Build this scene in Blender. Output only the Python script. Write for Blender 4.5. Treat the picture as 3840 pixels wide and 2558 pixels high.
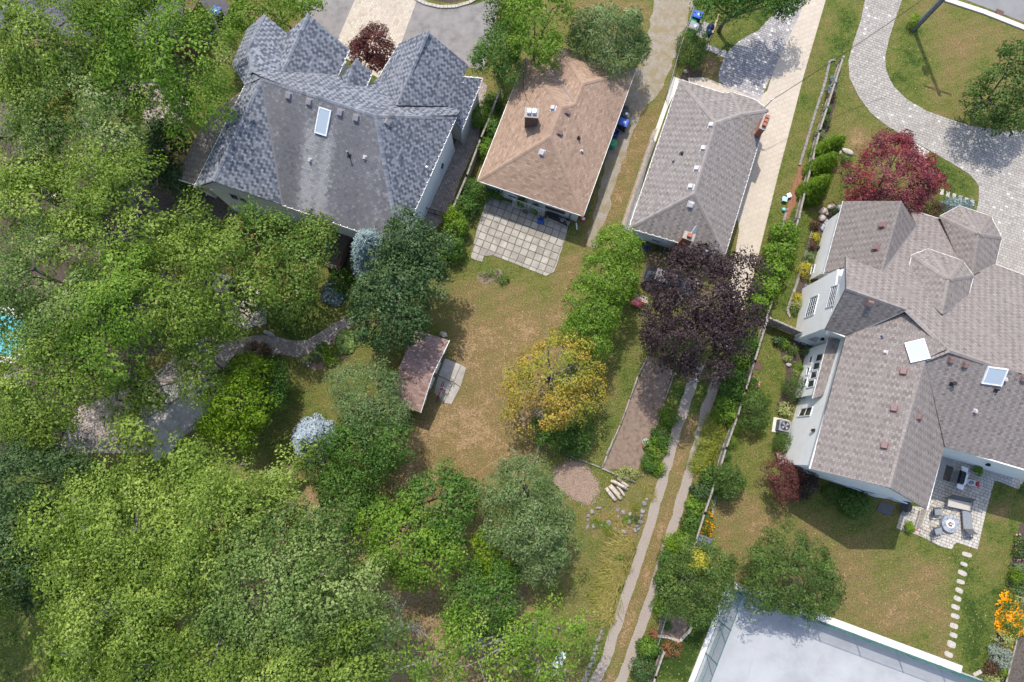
import bpy, math, random
import numpy as np
from mathutils import Vector, Matrix, noise

for o in list(bpy.data.objects):
    bpy.data.objects.remove(o)
SC = bpy.context.scene
COL = SC.collection
rnd = random.Random(7)
rng = np.random.default_rng(7)
R = math.radians

# ------------------------------------------------------------------ camera, world, sun, exposure
CAM_H, TILT, F = 54.0, R(9.0), 2560.0          # flying height, tilt forward from straight down, focal length in photo px
cam_d = bpy.data.cameras.new('camera'); cam = bpy.data.objects.new('camera', cam_d); COL.objects.link(cam)
cam_d.sensor_width = 36; cam_d.lens = 24; cam_d.clip_end = 2000; cam_d.clip_start = 0.5
cam.location = (0, 0, CAM_H); cam.rotation_euler = (TILT, 0, 0)
SC.camera = cam
SUN_EL, SUN_AZ = R(60), R(15)                   # sun behind the top edge of the picture, a little to the left
W = bpy.data.worlds.new('World'); SC.world = W; W.use_nodes = True
nt = W.node_tree; bg = nt.nodes['Background']
sky = nt.nodes.new('ShaderNodeTexSky'); sky.sky_type = 'NISHITA'; sky.sun_disc = False
sky.sun_elevation = SUN_EL; sky.sun_rotation = -SUN_AZ; sky.air_density = 1.0; sky.dust_density = 2.0
nt.links.new(sky.outputs[0], bg.inputs[0]); bg.inputs[1].default_value = 0.15
sl = bpy.data.lights.new('sun', 'SUN'); sl.energy = 2.5; sl.angle = R(0.55); sl.color = (1, 0.955, 0.88)
sun = bpy.data.objects.new('sun', sl); COL.objects.link(sun)
LD = Vector((math.sin(SUN_AZ) / math.tan(SUN_EL), -math.cos(SUN_AZ) / math.tan(SUN_EL), -1))
sun.rotation_euler = LD.to_track_quat('-Z', 'Y').to_euler(); sun.location = -LD * 80
VS = SC.view_settings
VS.view_transform = 'Standard'; VS.look = 'None'; VS.gamma = 1; VS.exposure = 0.84; VS.use_curve_mapping = False

# ------------------------------------------------------------------ survey: photo point + height -> place
FR = dict(D=(0, 0, 2354/3840), R1=(0, 0, 1.742), R2=(600, 0, 1.7424), R3=(1700, 0, 1.742), R4=(2700, 0, 1.742),
          R5=(0, 800, 1.742), R6=(900, 700, 1.568), R7=(1800, 700, 1.568), R8=(2700, 700, 1.568),
          B1=(0, 1600, 1.637), B2=(900, 1600, 1.637), B3=(1800, 1600, 1.637), B4=(2700, 1600, 1.637),
          H2=(1780, 680, 4.611), CA=(2320, 820, 4.126), PT=(3300, 1680, 3.92), RB=(2200, 340, 5.227), TB=(2560, 0, 4.9),
          LG=(2120, 1640, 4.355), SH=(1480, 1220, 4.611), RW=(2880, 1100, 2.375), BL=(2080, 2280, 4.904),
          FB=(3560, 1980, 2.713), WB=(2900, 700, 3.1356), FM=(2560, 1100, 2.24), HG=(900, 1100, 3.92), TL=(500, 0, 4.356))
CAMP = Vector((0, 0, CAM_H)); FW = Vector((0, math.sin(TILT), -math.cos(TILT))); UP = Vector((0, math.cos(TILT), math.sin(TILT)))
def ray(fr, x, y):
    x0, y0, s = FR[fr]; u = x0 + x / s; v = y0 + y / s
    return Vector(((u - 1920) / F, 0, 0)) - UP * ((v - 1279) / F) + FW
def at(fr, x, y, z=0.0):
    d = ray(fr, x, y); return CAMP + d * ((z - CAM_H) / d.z)
def on_plane(fr, x, y, p, n):
    d = ray(fr, x, y); return CAMP + d * ((p - CAMP).dot(n) / d.dot(n))
def mpp(fr, z=0.0):                               # metres per frame pixel at height z
    return (CAM_H - z) / F / FR[fr][2]

# ------------------------------------------------------------------ object helpers
def tag(o, label=None, cat=None, group=None, kind=None):
    if label: o['label'] = label
    if cat: o['category'] = cat
    if group: o['group'] = group
    if kind: o['kind'] = kind
    return o
def thing(name, label, cat, loc=(0, 0, 0), rotz=0.0, group=None):
    o = bpy.data.objects.new(name, None); COL.objects.link(o); o.empty_display_size = 0.2
    o.location = loc; o.rotation_euler = (0, 0, rotz)
    return tag(o, label, cat, group)
class MB:
    def __init__(s): s.v = []; s.f = []
    def add(s, vs, fs):
        b = len(s.v); s.v += [tuple(p) for p in vs]; s.f += [tuple(i + b for i in f) for f in fs]; return s
    def hexa(s, p8):                               # 4 bottom, 4 top, both counter-clockwise from above
        return s.add(p8, [(3, 2, 1, 0), (4, 5, 6, 7), (0, 1, 5, 4), (1, 2, 6, 5), (2, 3, 7, 6), (3, 0, 4, 7)])
    def box(s, c, sx, sy, sz, rz=0.0, taper=1.0):  # c = centre of the base
        ca, sa = math.cos(rz), math.sin(rz); out = []
        for k, (z, t) in enumerate(((0, taper), (sz, 1.0))):
            for a, b in ((-1, -1), (1, -1), (1, 1), (-1, 1)):
                x, y = a * sx / 2 * t, b * sy / 2 * t
                out.append((c[0] + x * ca - y * sa, c[1] + x * sa + y * ca, c[2] + z))
        return s.hexa(out)
    def beam(s, p, q, w, h=None, up=Vector((0, 0, 1))):
        p, q = Vector(p), Vector(q); h = h or w; d = (q - p).normalized()
        if abs(d.dot(up)) > 0.99: up = Vector((1, 0, 0))
        a = d.cross(up).normalized() * (w / 2); b = a.cross(d).normalized() * (h / 2)
        return s.hexa([p - a - b, p + a - b, p + a + b, p - a + b, q - a - b, q + a - b, q + a + b, q - a + b])
    def prism(s, pts, z0, z1):
        n = len(pts); area = sum(pts[i][0] * pts[(i+1) % n][1] - pts[(i+1) % n][0] * pts[i][1] for i in range(n))
        if area < 0: pts = list(pts)[::-1]
        vs = [(p[0], p[1], z0) for p in pts] + [(p[0], p[1], z1) for p in pts]
        return s.add(vs, [tuple(range(n))[::-1], tuple(range(n, 2 * n))] + [(i, (i+1) % n, n + (i+1) % n, n + i) for i in range(n)])
    def tube(s, pts, r, n=6):
        pts = [Vector(p) for p in pts]; rs = r if isinstance(r, (list, tuple)) else [r] * len(pts); vs = []; fs = []
        ref = Vector((0.31, 0.17, 1)).normalized()
        for i, p in enumerate(pts):
            d = (pts[min(i+1, len(pts)-1)] - pts[max(i-1, 0)])
            d = d.normalized() if d.length > 1e-9 else Vector((0, 0, 1))
            rf = ref if abs(d.dot(ref)) < 0.95 else Vector((1, 0, 0))
            a = d.cross(rf).normalized(); b = d.cross(a)
            vs += [p + (a * math.cos(t) + b * math.sin(t)) * rs[i] for t in [2 * math.pi * k / n for k in range(n)]]
        for i in range(len(pts) - 1):
            fs += [(i*n + k, i*n + (k+1) % n, (i+1)*n + (k+1) % n, (i+1)*n + k) for k in range(n)]
        fs += [tuple(range(n))[::-1], tuple(range((len(pts)-1) * n, len(pts) * n))]
        return s.add(vs, fs)
    def lathe(s, c, prof, n=14, rx=1.0, ry=1.0):
        vs = []; fs = []
        for r, z in prof:
            vs += [(c[0] + r * rx * math.cos(2*math.pi*k/n), c[1] + r * ry * math.sin(2*math.pi*k/n), c[2] + z) for k in range(n)]
        for i in range(len(prof) - 1):
            fs += [(i*n + k, i*n + (k+1) % n, (i+1)*n + (k+1) % n, (i+1)*n + k) for k in range(n)]
        fs += [tuple(range(n))[::-1], tuple(range((len(prof)-1)*n, len(prof)*n))]
        return s.add(vs, fs)
    def rock(s, c, rx, ry, rz, seed=0, rot=0.0, n=10, m=7, rough=0.28):
        vs = [(c[0], c[1], c[2] - rz * 0.35)]; fs = []; ca, sa = math.cos(rot), math.sin(rot)
        for i in range(1, m):
            th = math.pi * i / m
            for k in range(n):
                ph = 2 * math.pi * (k + 0.5 * (i % 2)) / n
                d = Vector((math.sin(th) * math.cos(ph), math.sin(th) * math.sin(ph), -math.cos(th)))
                q = 1 + rough * noise.noise(d * 1.6 + Vector((seed * 3.7, seed * 1.3, 0))) + rough * 0.5 * noise.noise(d * 4 + Vector((0, seed, 7)))
                x, y = d.x * rx * q, d.y * ry * q
                vs.append((c[0] + x * ca - y * sa, c[1] + x * sa + y * ca, c[2] + max(d.z * rz * q, -rz * 0.35)))
        vs.append((c[0], c[1], c[2] + rz * (1 + rough * 0.3)))
        fs += [(0, 1 + (k+1) % n, 1 + k) for k in range(n)]
        for i in range(m - 2):
            a = 1 + i * n; b = a + n
            fs += [(a + k, a + (k+1) % n, b + (k+1) % n, b + k) for k in range(n)]
        a = 1 + (m-2) * n; fs += [(a + k, a + (k+1) % n, len(vs) - 1) for k in range(n)]
        return s.add(vs, fs)
def obj(name, mb, mat, parent=None, smooth=False, world=True):
    me = bpy.data.meshes.new(name); me.from_pydata([tuple(p) for p in mb.v], [], mb.f)
    if mat: me.materials.append(M[mat] if isinstance(mat, str) else mat)
    if smooth: me.shade_smooth()
    me.update()
    o = bpy.data.objects.new(name, me); COL.objects.link(o)
    if parent is not None:
        o.parent = parent
        if world:                                   # vertices were given in world space
            b = Matrix.Translation(root_of(parent).location) @ Matrix.Rotation(root_of(parent).rotation_euler.z, 4, 'Z')
            o.matrix_parent_inverse = b.inverted() if parent.parent is None else Matrix.Identity(4)
    return o
def root_of(o):
    while o.parent is not None: o = o.parent
    return o
def base_mesh(mb):                                  # move a single-mesh thing's origin to its base
    xs = np.array(mb.v); c = Vector(((xs[:, 0].min() + xs[:, 0].max()) / 2, (xs[:, 1].min() + xs[:, 1].max()) / 2, xs[:, 2].min()))
    mb.v = [(p[0] - c.x, p[1] - c.y, p[2] - c.z) for p in mb.v]; return c
def single(name, mb, mat, label, cat, group=None, smooth=False):
    c = base_mesh(mb); o = obj(name, mb, mat, None, smooth); o.location = c; return tag(o, label, cat, group)
def copy_tree(o, parent=None):
    c = o.copy(); COL.objects.link(c)
    if parent is not None: c.parent = parent
    for ch in list(o.children): copy_tree(ch, c)
    return c
def np_mesh(name, verts, faces4, mat, tone=None, dom='FACE'):
    """verts (N,3), faces (K,4) arrays -> mesh, optional tone attribute"""
    me = bpy.data.meshes.new(name); n, k = len(verts), len(faces4); w = faces4.shape[1]
    me.vertices.add(n); me.vertices.foreach_set('co', np.asarray(verts, np.float32).ravel())
    me.loops.add(k * w); me.loops.foreach_set('vertex_index', np.asarray(faces4, np.int32).ravel())
    me.polygons.add(k); me.polygons.foreach_set('loop_start', np.arange(0, k * w, w, dtype=np.int32))
    if tone is not None:
        a = me.attributes.new('tone', 'FLOAT', dom); a.data.foreach_set('value', np.asarray(tone, np.float32))
    me.materials.append(M[mat]); me.update(calc_edges=True); me.shade_flat(); return me

# ------------------------------------------------------------------ materials
M = {}
def new_mat(name):
    m = bpy.data.materials.new(name); m.use_nodes = True; M[name] = m
    return m, m.node_tree.nodes, m.node_tree.links, m.node_tree.nodes['Principled BSDF']
def ramp(nodes, stops, interp='LINEAR'):
    r = nodes.new('ShaderNodeValToRGB'); r.color_ramp.interpolation = interp
    e = r.color_ramp.elements
    while len(e) < len(stops): e.new(0.5)
    for i, (p, c) in enumerate(stops): e[i].position = p; e[i].color = (*c, 1)
    return r
def noise_n(nodes, links, scale, detail=4, rough=0.6, coord='Object', stretch=None):
    tc = nodes.new('ShaderNodeTexCoord'); n = nodes.new('ShaderNodeTexNoise')
    n.inputs['Scale'].default_value = scale; n.inputs['Detail'].default_value = detail; n.inputs['Roughness'].default_value = rough
    if stretch:
        mp = nodes.new('ShaderNodeMapping'); mp.inputs['Scale'].default_value = stretch[:3]
        if len(stretch) > 3: mp.inputs['Rotation'].default_value = (0, 0, stretch[3])
        links.new(tc.outputs[coord], mp.inputs[0]); links.new(mp.outputs[0], n.inputs['Vector'])
    else: links.new(tc.outputs[coord], n.inputs['Vector'])
    return n
def geo_noise(nodes, links, scale, detail=4, rough=0.6):    # by world position: no two copies alike
    g = nodes.new('ShaderNodeNewGeometry'); n = nodes.new('ShaderNodeTexNoise')
    n.inputs['Scale'].default_value = scale; n.inputs['Detail'].default_value = detail; n.inputs['Roughness'].default_value = rough
    links.new(g.outputs['Position'], n.inputs['Vector']); return n
def mixc(nodes, links, a, b, fac, mode='MIX'):
    m = nodes.new('ShaderNodeMix'); m.data_type = 'RGBA'; m.blend_type = mode
    for sock, val in ((m.inputs[0], fac), (m.inputs[6], a), (m.inputs[7], b)):
        if isinstance(val, (int, float)): sock.default_value = val
        elif isinstance(val, tuple): sock.default_value = (*val, 1)
        else: links.new(val, sock)
    return m.outputs[2]
def bump(nodes, links, height, strength, dist, bs):
    b = nodes.new('ShaderNodeBump'); b.inputs['Strength'].default_value = strength; b.inputs['Distance'].default_value = dist
    links.new(height, b.inputs['Height']); links.new(b.outputs[0], bs.inputs['Normal'])
def plain(name, col, rough=0.6, metal=0.0, var=0.18, scale=6.0, bmp=0.0, spec=0.4, fine=None):
    """one colour, worn and uneven by noise"""
    m, N, L, bs = new_mat(name)
    n = geo_noise(N, L, scale, 6, 0.65)
    r = ramp(N, [(0.28, tuple(c * (1 - var * 1.6) for c in col)), (0.5, col), (0.75, tuple(min(1, c * (1 + var)) for c in col))])
    L.new(n.outputs[0], r.inputs[0]); L.new(r.outputs[0], bs.inputs['Base Color'])
    bs.inputs['Roughness'].default_value = rough; bs.inputs['Metallic'].default_value = metal; bs.inputs['Specular IOR Level'].default_value = spec
    if bmp:
        n2 = geo_noise(N, L, fine or scale * 6, 4, 0.7); bump(N, L, n2.outputs[0], bmp, 0.02, bs)
    return m
def tiles_mat(name, stops, rough=0.85, stain=None, stain_amt=0.35, stain_scale=0.35, grit=90, bmp=0.35):
    """pieces coloured by their own tone value; stain: large soft wear across the surface"""
    m, N, L, bs = new_mat(name)
    a = N.new('ShaderNodeAttribute'); a.attribute_name = 'tone'
    r = ramp(N, stops); L.new(a.outputs['Fac'], r.inputs[0]); col = r.outputs[0]
    g = geo_noise(N, L, grit, 3, 0.7); gr = ramp(N, [(0.25, (0.72,) * 3), (0.75, (1.2,) * 3)]); L.new(g.outputs[0], gr.inputs[0])
    col = mixc(N, L, col, gr.outputs[0], 0.75, 'MULTIPLY')
    if stain:
        s = geo_noise(N, L, stain_scale, 5, 0.62); sr = ramp(N, [(0.42, (0, 0, 0)), (0.68, (1, 1, 1))]); L.new(s.outputs[0], sr.inputs[0])
        mu = N.new('ShaderNodeMath'); mu.operation = 'MULTIPLY'; mu.inputs[1].default_value = stain_amt; L.new(sr.outputs[0], mu.inputs[0])
        col = mixc(N, L, col, stain, mu.outputs[0])
    L.new(col, bs.inputs['Base Color']); bs.inputs['Roughness'].default_value = rough; bs.inputs['Specular IOR Level'].default_value = 0.25
    bump(N, L, g.outputs[0], bmp, 0.01, bs); return m
def leaf_mat(name, stops, trans=0.3, rough=0.5, big=None, big_scale=0.5):
    m, N, L, bs = new_mat(name)
    a = N.new('ShaderNodeAttribute'); a.attribute_name = 'tone'
    r = ramp(N, stops); L.new(a.outputs['Fac'], r.inputs[0]); col = r.outputs[0]
    if big:
        s = geo_noise(N, L, big_scale, 3, 0.5); sr = ramp(N, [(0.45, (0, 0, 0)), (0.62, (1, 1, 1))]); L.new(s.outputs[0], sr.inputs[0])
        col = mixc(N, L, col, big, sr.outputs[0])
    L.new(col, bs.inputs['Base Color']); bs.inputs['Roughness'].default_value = max(rough, 0.5); bs.inputs['Specular IOR Level'].default_value = 0.22
    t = N.new('ShaderNodeBsdfTranslucent'); tc = mixc(N, L, col, (1.0, 1.25, 0.45), 0.5, 'MULTIPLY'); L.new(tc, t.inputs[0])
    mx = N.new('ShaderNodeMixShader'); mx.inputs[0].default_value = trans
    L.new(bs.outputs[0], mx.inputs[1]); L.new(t.outputs[0], mx.inputs[2])
    L.new(mx.outputs[0], N['Material Output'].inputs[0]); return m

# roofs
tiles_mat('slate_roof', [(0, (0.055, 0.064, 0.085)), (0.35, (0.095, 0.105, 0.13)), (0.6, (0.19, 0.205, 0.235)), (1, (0.31, 0.325, 0.35))], stain=(0.20, 0.165, 0.15), stain_amt=0.15, stain_scale=0.22)
tiles_mat('slate_pale', [(0, (0.10, 0.098, 0.106)), (0.5, (0.148, 0.146, 0.156)), (1, (0.30, 0.295, 0.295))], stain=(0.22, 0.21, 0.21), stain_amt=0.25, stain_scale=0.3)
tiles_mat('brown_roof', [(0, (0.10, 0.085, 0.07)), (0.5, (0.17, 0.145, 0.12)), (1, (0.25, 0.215, 0.185))])
tiles_mat('tan_roof', [(0, (0.245, 0.165, 0.115)), (0.5, (0.325, 0.225, 0.16)), (1, (0.40, 0.285, 0.21))], stain=(0.20, 0.135, 0.11), stain_amt=0.3)
tiles_mat('grey_roof', [(0, (0.15, 0.133, 0.122)), (0.45, (0.235, 0.21, 0.195)), (1, (0.32, 0.29, 0.27))], stain=(0.20, 0.18, 0.17), stain_amt=0.2)
tiles_mat('taupe_roof', [(0, (0.15, 0.128, 0.116)), (0.45, (0.235, 0.205, 0.188)), (1, (0.31, 0.275, 0.253))], stain=(0.18, 0.15, 0.145), stain_amt=0.25)
tiles_mat('shed_roof', [(0, (0.17, 0.105, 0.085)), (0.5, (0.29, 0.19, 0.16)), (1, (0.36, 0.25, 0.215))], stain=(0.2, 0.14, 0.125), stain_amt=0.3)
tiles_mat('lilac_roof', [(0, (0.10, 0.095, 0.115)), (0.5, (0.19, 0.18, 0.205)), (1, (0.28, 0.265, 0.29))])
plain('roof_under', (0.10, 0.09, 0.088), 0.9)
plain('flashing', (0.16, 0.155, 0.16), 0.6, 0.0, 0.1)
plain('gutter_white', (0.74, 0.73, 0.70), 0.4, 0.0, 0.1, 4)
plain('gutter_brown', (0.16, 0.09, 0.065), 0.5)
plain('vent_grey', (0.22, 0.21, 0.22), 0.5); plain('vent_brown', (0.20, 0.13, 0.12), 0.5); plain('vent_pale', (0.5, 0.47, 0.47), 0.45)
plain('black_metal', (0.014, 0.014, 0.015), 0.4); plain('black_plastic', (0.018, 0.019, 0.022), 0.45, spec=0.5)
# walls
plain('stucco_white', (0.80, 0.79, 0.765), 0.9, 0, 0.05, 1.2, 0.15, fine=60)
plain('stucco_cream', (0.62, 0.59, 0.52), 0.9, 0, 0.06, 1.2, 0.15, fine=60)
plain('siding_blue', (0.50, 0.54, 0.57), 0.7, 0, 0.08, 1.5); plain('siding_white', (0.68, 0.71, 0.74), 0.6, 0, 0.07, 1.5)
plain('brick_red', (0.30, 0.115, 0.075), 0.9, 0, 0.25, 8, 0.3); plain('brick_brown', (0.15, 0.088, 0.058), 0.9, 0, 0.25, 8, 0.3)
plain('mortar', (0.33, 0.30, 0.27), 0.95); plain('flue_clay', (0.36, 0.12, 0.07), 0.8)
m, N, L, bs = new_mat('glass'); bs.inputs['Base Color'].default_value = (0.03, 0.04, 0.045, 1); bs.inputs['Roughness'].default_value = 0.06; bs.inputs['Specular IOR Level'].default_value = 0.9
m, N, L, bs = new_mat('skylight_glass'); bs.inputs['Base Color'].default_value = (0.36, 0.42, 0.47, 1); bs.inputs['Roughness'].default_value = 0.08; bs.inputs['Specular IOR Level'].default_value = 0.9
m, N, L, bs = new_mat('frost_dome'); bs.inputs['Base Color'].default_value = (0.42, 0.46, 0.50, 1); bs.inputs['Roughness'].default_value = 0.25
m, N, L, bs = new_mat('car_paint'); bs.inputs['Base Color'].default_value = (0.06, 0.065, 0.075, 1); bs.inputs['Roughness'].default_value = 0.12; bs.inputs['Metallic'].default_value = 0.6; bs.inputs['Coat Weight'].default_value = 1.0
m, N, L, bs = new_mat('car_glass'); bs.inputs['Base Color'].default_value = (0.012, 0.014, 0.016, 1); bs.inputs['Roughness'].default_value = 0.03; bs.inputs['Specular IOR Level'].default_value = 1.0
m, N, L, bs = new_mat('tail_red'); bs.inputs['Base Color'].default_value = (0.25, 0.01, 0.01, 1); bs.inputs['Roughness'].default_value = 0.15
# paving and ground stuff
tiles_mat('slab_concrete', [(0, (0.24, 0.215, 0.185)), (0.5, (0.36, 0.33, 0.29)), (1, (0.45, 0.415, 0.37))], stain=(0.17, 0.155, 0.14), stain_amt=0.6, stain_scale=1.1, grit=40)
tiles_mat('drive_paver', [(0, (0.26, 0.235, 0.215)), (0.5, (0.355, 0.33, 0.305)), (0.9, (0.40, 0.375, 0.35)), (1, (0.55, 0.53, 0.50))], stain=(0.27, 0.245, 0.22), stain_amt=0.5, stain_scale=0.4, grit=60)
tiles_mat('cream_paver', [(0, (0.36, 0.30, 0.24)), (0.5, (0.47, 0.41, 0.335)), (1, (0.56, 0.50, 0.42))], stain=(0.36, 0.31, 0.26), stain_amt=0.4, grit=60)
tiles_mat('mixed_paver', [(0, (0.19, 0.18, 0.185)), (0.5, (0.32, 0.30, 0.30)), (0.85, (0.42, 0.39, 0.38)), (1, (0.60, 0.58, 0.56))], grit=60)
tiles_mat('path_paver', [(0, (0.21, 0.175, 0.15)), (0.5, (0.35, 0.29, 0.25)), (1, (0.47, 0.40, 0.35))], stain=(0.2, 0.17, 0.15), stain_amt=0.3, stain_scale=1, grit=60)
tiles_mat('patio_paver', [(0, (0.36, 0.33, 0.295)), (0.5, (0.48, 0.445, 0.40)), (1, (0.57, 0.53, 0.48))], stain=(0.36, 0.33, 0.30), stain_amt=0.35, stain_scale=0.8, grit=60)
tiles_mat('stamped', [(0, (0.45, 0.39, 0.315)), (0.5, (0.48, 0.415, 0.335)), (1, (0.51, 0.44, 0.36))], stain=(0.38, 0.32, 0.25), stain_amt=0.4, stain_scale=0.7, grit=50, bmp=0.2)
plain('joint_sand', (0.13, 0.115, 0.095), 0.95, 0, 0.3, 9, 0.4); plain('joint_moss', (0.14, 0.125, 0.07), 0.95, 0, 0.4, 3, 0.4)
plain('joint_pale', (0.38, 0.315, 0.24), 0.95, 0, 0.2, 9)
plain('asphalt', (0.21, 0.195, 0.185), 0.95, 0, 0.22, 1.1, 0.4, fine=55); plain('road_asphalt', (0.205, 0.20, 0.20), 0.9, 0, 0.12, 0.8, 0.35, fine=55)
plain('dark_asphalt', (0.085, 0.08, 0.085), 0.95, 0, 0.25, 1.1, 0.4, fine=55)
plain('curb', (0.56, 0.53, 0.48), 0.9, 0, 0.15, 2, 0.2); plain('concrete', (0.37, 0.345, 0.315), 0.9, 0, 0.22, 1.6, 0.3)
plain('court', (0.345, 0.353, 0.365), 0.7, 0, 0.15, 0.3, 0.05); plain('court_curb', (0.60, 0.595, 0.58), 0.7, 0, 0.1, 1.5)
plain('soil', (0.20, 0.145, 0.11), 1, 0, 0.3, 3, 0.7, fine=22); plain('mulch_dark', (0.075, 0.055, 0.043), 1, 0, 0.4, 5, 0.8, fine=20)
plain('mulch_red', (0.24, 0.11, 0.065), 1, 0, 0.35, 6, 0.7, fine=20)
plain('chip', (0.37, 0.275, 0.21), 0.95, 0, 0.45, 30, 0.3); plain('chip_under', (0.26, 0.17, 0.125), 1, 0, 0.4, 12, 0.8, fine=25)
plain('rock', (0.235, 0.215, 0.20), 0.95, 0, 0.4, 5, 0.5); plain('rock_pale', (0.47, 0.40, 0.33), 0.95, 0, 0.3, 4, 0.5); plain('rock_blue', (0.30, 0.32, 0.36), 0.95, 0, 0.4, 5, 0.5)
plain('step_stone', (0.41, 0.37, 0.32), 0.95, 0, 0.2, 4, 0.4)
plain('wood_grey', (0.28, 0.25, 0.215), 0.9, 0, 0.35, 5, 0.5); plain('wood_dark', (0.11, 0.09, 0.075), 0.9, 0, 0.4, 5, 0.5)
plain('wood_tan', (0.40, 0.28, 0.19), 0.85, 0, 0.3, 5, 0.4); plain('deck_red', (0.085, 0.032, 0.026), 0.7, 0, 0.3, 3, 0.3); plain('deck_pale', (0.45, 0.37, 0.30), 0.85, 0, 0.3, 3, 0.3)
plain('log', (0.47, 0.405, 0.335), 0.95, 0, 0.4, 7, 0.6); plain('log_end', (0.58, 0.48, 0.36), 0.9, 0, 0.3, 14)
plain('bark', (0.13, 0.105, 0.085), 0.95, 0, 0.4, 4, 0.8); plain('bark_grey', (0.24, 0.22, 0.20), 0.95, 0, 0.35, 4, 0.6); plain('dead_wood', (0.44, 0.41, 0.38), 0.9, 0, 0.3, 5)
# coloured plastics, cloth, metal
for nm, c in dict(blue_plastic=(0.012, 0.085, 0.42), green_plastic=(0.02, 0.26, 0.13), grey_plastic=(0.22, 0.23, 0.25), white_plastic=(0.78, 0.78, 0.77), red_plastic=(0.45, 0.025, 0.03),
                  aqua_plastic=(0.18, 0.50, 0.52), sky_plastic=(0.36, 0.56, 0.68), label_white=(0.72, 0.73, 0.76), navy_bag=(0.012, 0.035, 0.09), terracotta=(0.45, 0.15, 0.08), pink_cloth=(0.55, 0.16, 0.17)).items():
    plain(nm, c, 0.45, 0, 0.12, 5)
plain('steel', (0.55, 0.56, 0.58), 0.3, 0.7); plain('white_enamel', (0.74, 0.75, 0.78), 0.3); plain('grey_metal', (0.33, 0.34, 0.36), 0.4, 0.3); plain('charcoal_cloth', (0.10, 0.10, 0.105), 0.9, 0, 0.12, 6)
plain('beige_cloth', (0.44, 0.405, 0.35), 0.95, 0, 0.12, 6); plain('ac_grey', (0.20, 0.215, 0.24), 0.5); plain('pole_wood', (0.17, 0.19, 0.21), 0.9, 0, 0.25, 3, 0.4)
plain('grate_rust', (0.20, 0.10, 0.075), 0.85, 0, 0.3, 9); plain('teal_net', (0.03, 0.22, 0.20), 0.7); plain('court_post', (0.06, 0.16, 0.145), 0.5); plain('water_pool', (0.10, 0.42, 0.47), 0.08, spec=0.6)
plain('roof_metal', (0.20, 0.215, 0.24), 0.45, 0.2); plain('rust_brown', (0.21, 0.145, 0.115), 0.8, 0, 0.3, 4)
m, N, L, bs = new_mat('chain_mesh')                # wire netting: mostly holes
bs.inputs['Base Color'].default_value = (0.03, 0.13, 0.12, 1); tr = N.new('ShaderNodeBsdfTransparent'); mx = N.new('ShaderNodeMixShader'); mx.inputs[0].default_value = 0.82
L.new(bs.outputs[0], mx.inputs[1]); L.new(tr.outputs[0], mx.inputs[2]); L.new(mx.outputs[0], N['Material Output'].inputs[0])
m, N, L, bs = new_mat('wind_screen')
bs.inputs['Base Color'].default_value = (0.02, 0.17, 0.155, 1); bs.inputs['Roughness'].default_value = 0.7; tr = N.new('ShaderNodeBsdfTransparent'); mx = N.new('ShaderNodeMixShader'); mx.inputs[0].default_value = 0.35
L.new(bs.outputs[0], mx.inputs[1]); L.new(tr.outputs[0], mx.inputs[2]); L.new(mx.outputs[0], N['Material Output'].inputs[0])
# leaves
leaf_mat('leaf_bright', [(0, (0.09, 0.15, 0.02)), (0.5, (0.20, 0.29, 0.042)), (1, (0.36, 0.44, 0.10))], 0.36)
leaf_mat('leaf_willow', [(0, (0.065, 0.12, 0.025)), (0.5, (0.15, 0.235, 0.055)), (1, (0.31, 0.38, 0.13))], 0.34)
leaf_mat('leaf_lime', [(0, (0.075, 0.15, 0.008)), (0.5, (0.15, 0.26, 0.014)), (1, (0.27, 0.36, 0.03))], 0.35)
leaf_mat('leaf_mid', [(0, (0.035, 0.09, 0.012)), (0.5, (0.08, 0.17, 0.028)), (1, (0.17, 0.27, 0.06))], 0.32)
leaf_mat('leaf_dark', [(0, (0.026, 0.055, 0.016)), (0.5, (0.06, 0.115, 0.035)), (1, (0.145, 0.21, 0.085))], 0.25)
leaf_mat('leaf_sage', [(0, (0.07, 0.12, 0.032)), (0.5, (0.145, 0.215, 0.072)), (1, (0.29, 0.36, 0.165))], 0.3)
leaf_mat('leaf_hedge', [(0, (0.07, 0.145, 0.012)), (0.5, (0.15, 0.265, 0.028)), (1, (0.27, 0.37, 0.06))], 0.34)
leaf_mat('leaf_maple', [(0, (0.055, 0.12, 0.016)), (0.5, (0.13, 0.215, 0.035)), (0.86, (0.24, 0.31, 0.07)), (0.93, (0.33, 0.19, 0.06)), (1, (0.40, 0.15, 0.05))], 0.3)
leaf_mat('leaf_autumn', [(0, (0.21, 0.19, 0.025)), (0.4, (0.39, 0.33, 0.045)), (0.75, (0.50, 0.33, 0.075)), (1, (0.56, 0.29, 0.09))], 0.34, big=(0.27, 0.29, 0.04), big_scale=0.4)
leaf_mat('leaf_purple', [(0, (0.02, 0.013, 0.015)), (0.55, (0.046, 0.028, 0.03)), (0.9, (0.105, 0.066, 0.067)), (1, (0.19, 0.135, 0.135))], 0.14)
leaf_mat('leaf_red', [(0, (0.09, 0.022, 0.03)), (0.5, (0.21, 0.052, 0.065)), (1, (0.36, 0.13, 0.14))], 0.22, big=(0.26, 0.045, 0.052), big_scale=0.5)
leaf_mat('leaf_wine', [(0, (0.05, 0.014, 0.014)), (0.5, (0.12, 0.038, 0.034)), (1, (0.20, 0.075, 0.06))], 0.2)
leaf_mat('leaf_blue', [(0, (0.10, 0.15, 0.155)), (0.5, (0.19, 0.255, 0.255)), (1, (0.33, 0.40, 0.39))], 0.1)
leaf_mat('leaf_silver', [(0, (0.20, 0.255, 0.31)), (0.5, (0.34, 0.41, 0.475)), (1, (0.52, 0.585, 0.64))], 0.1)
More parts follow.
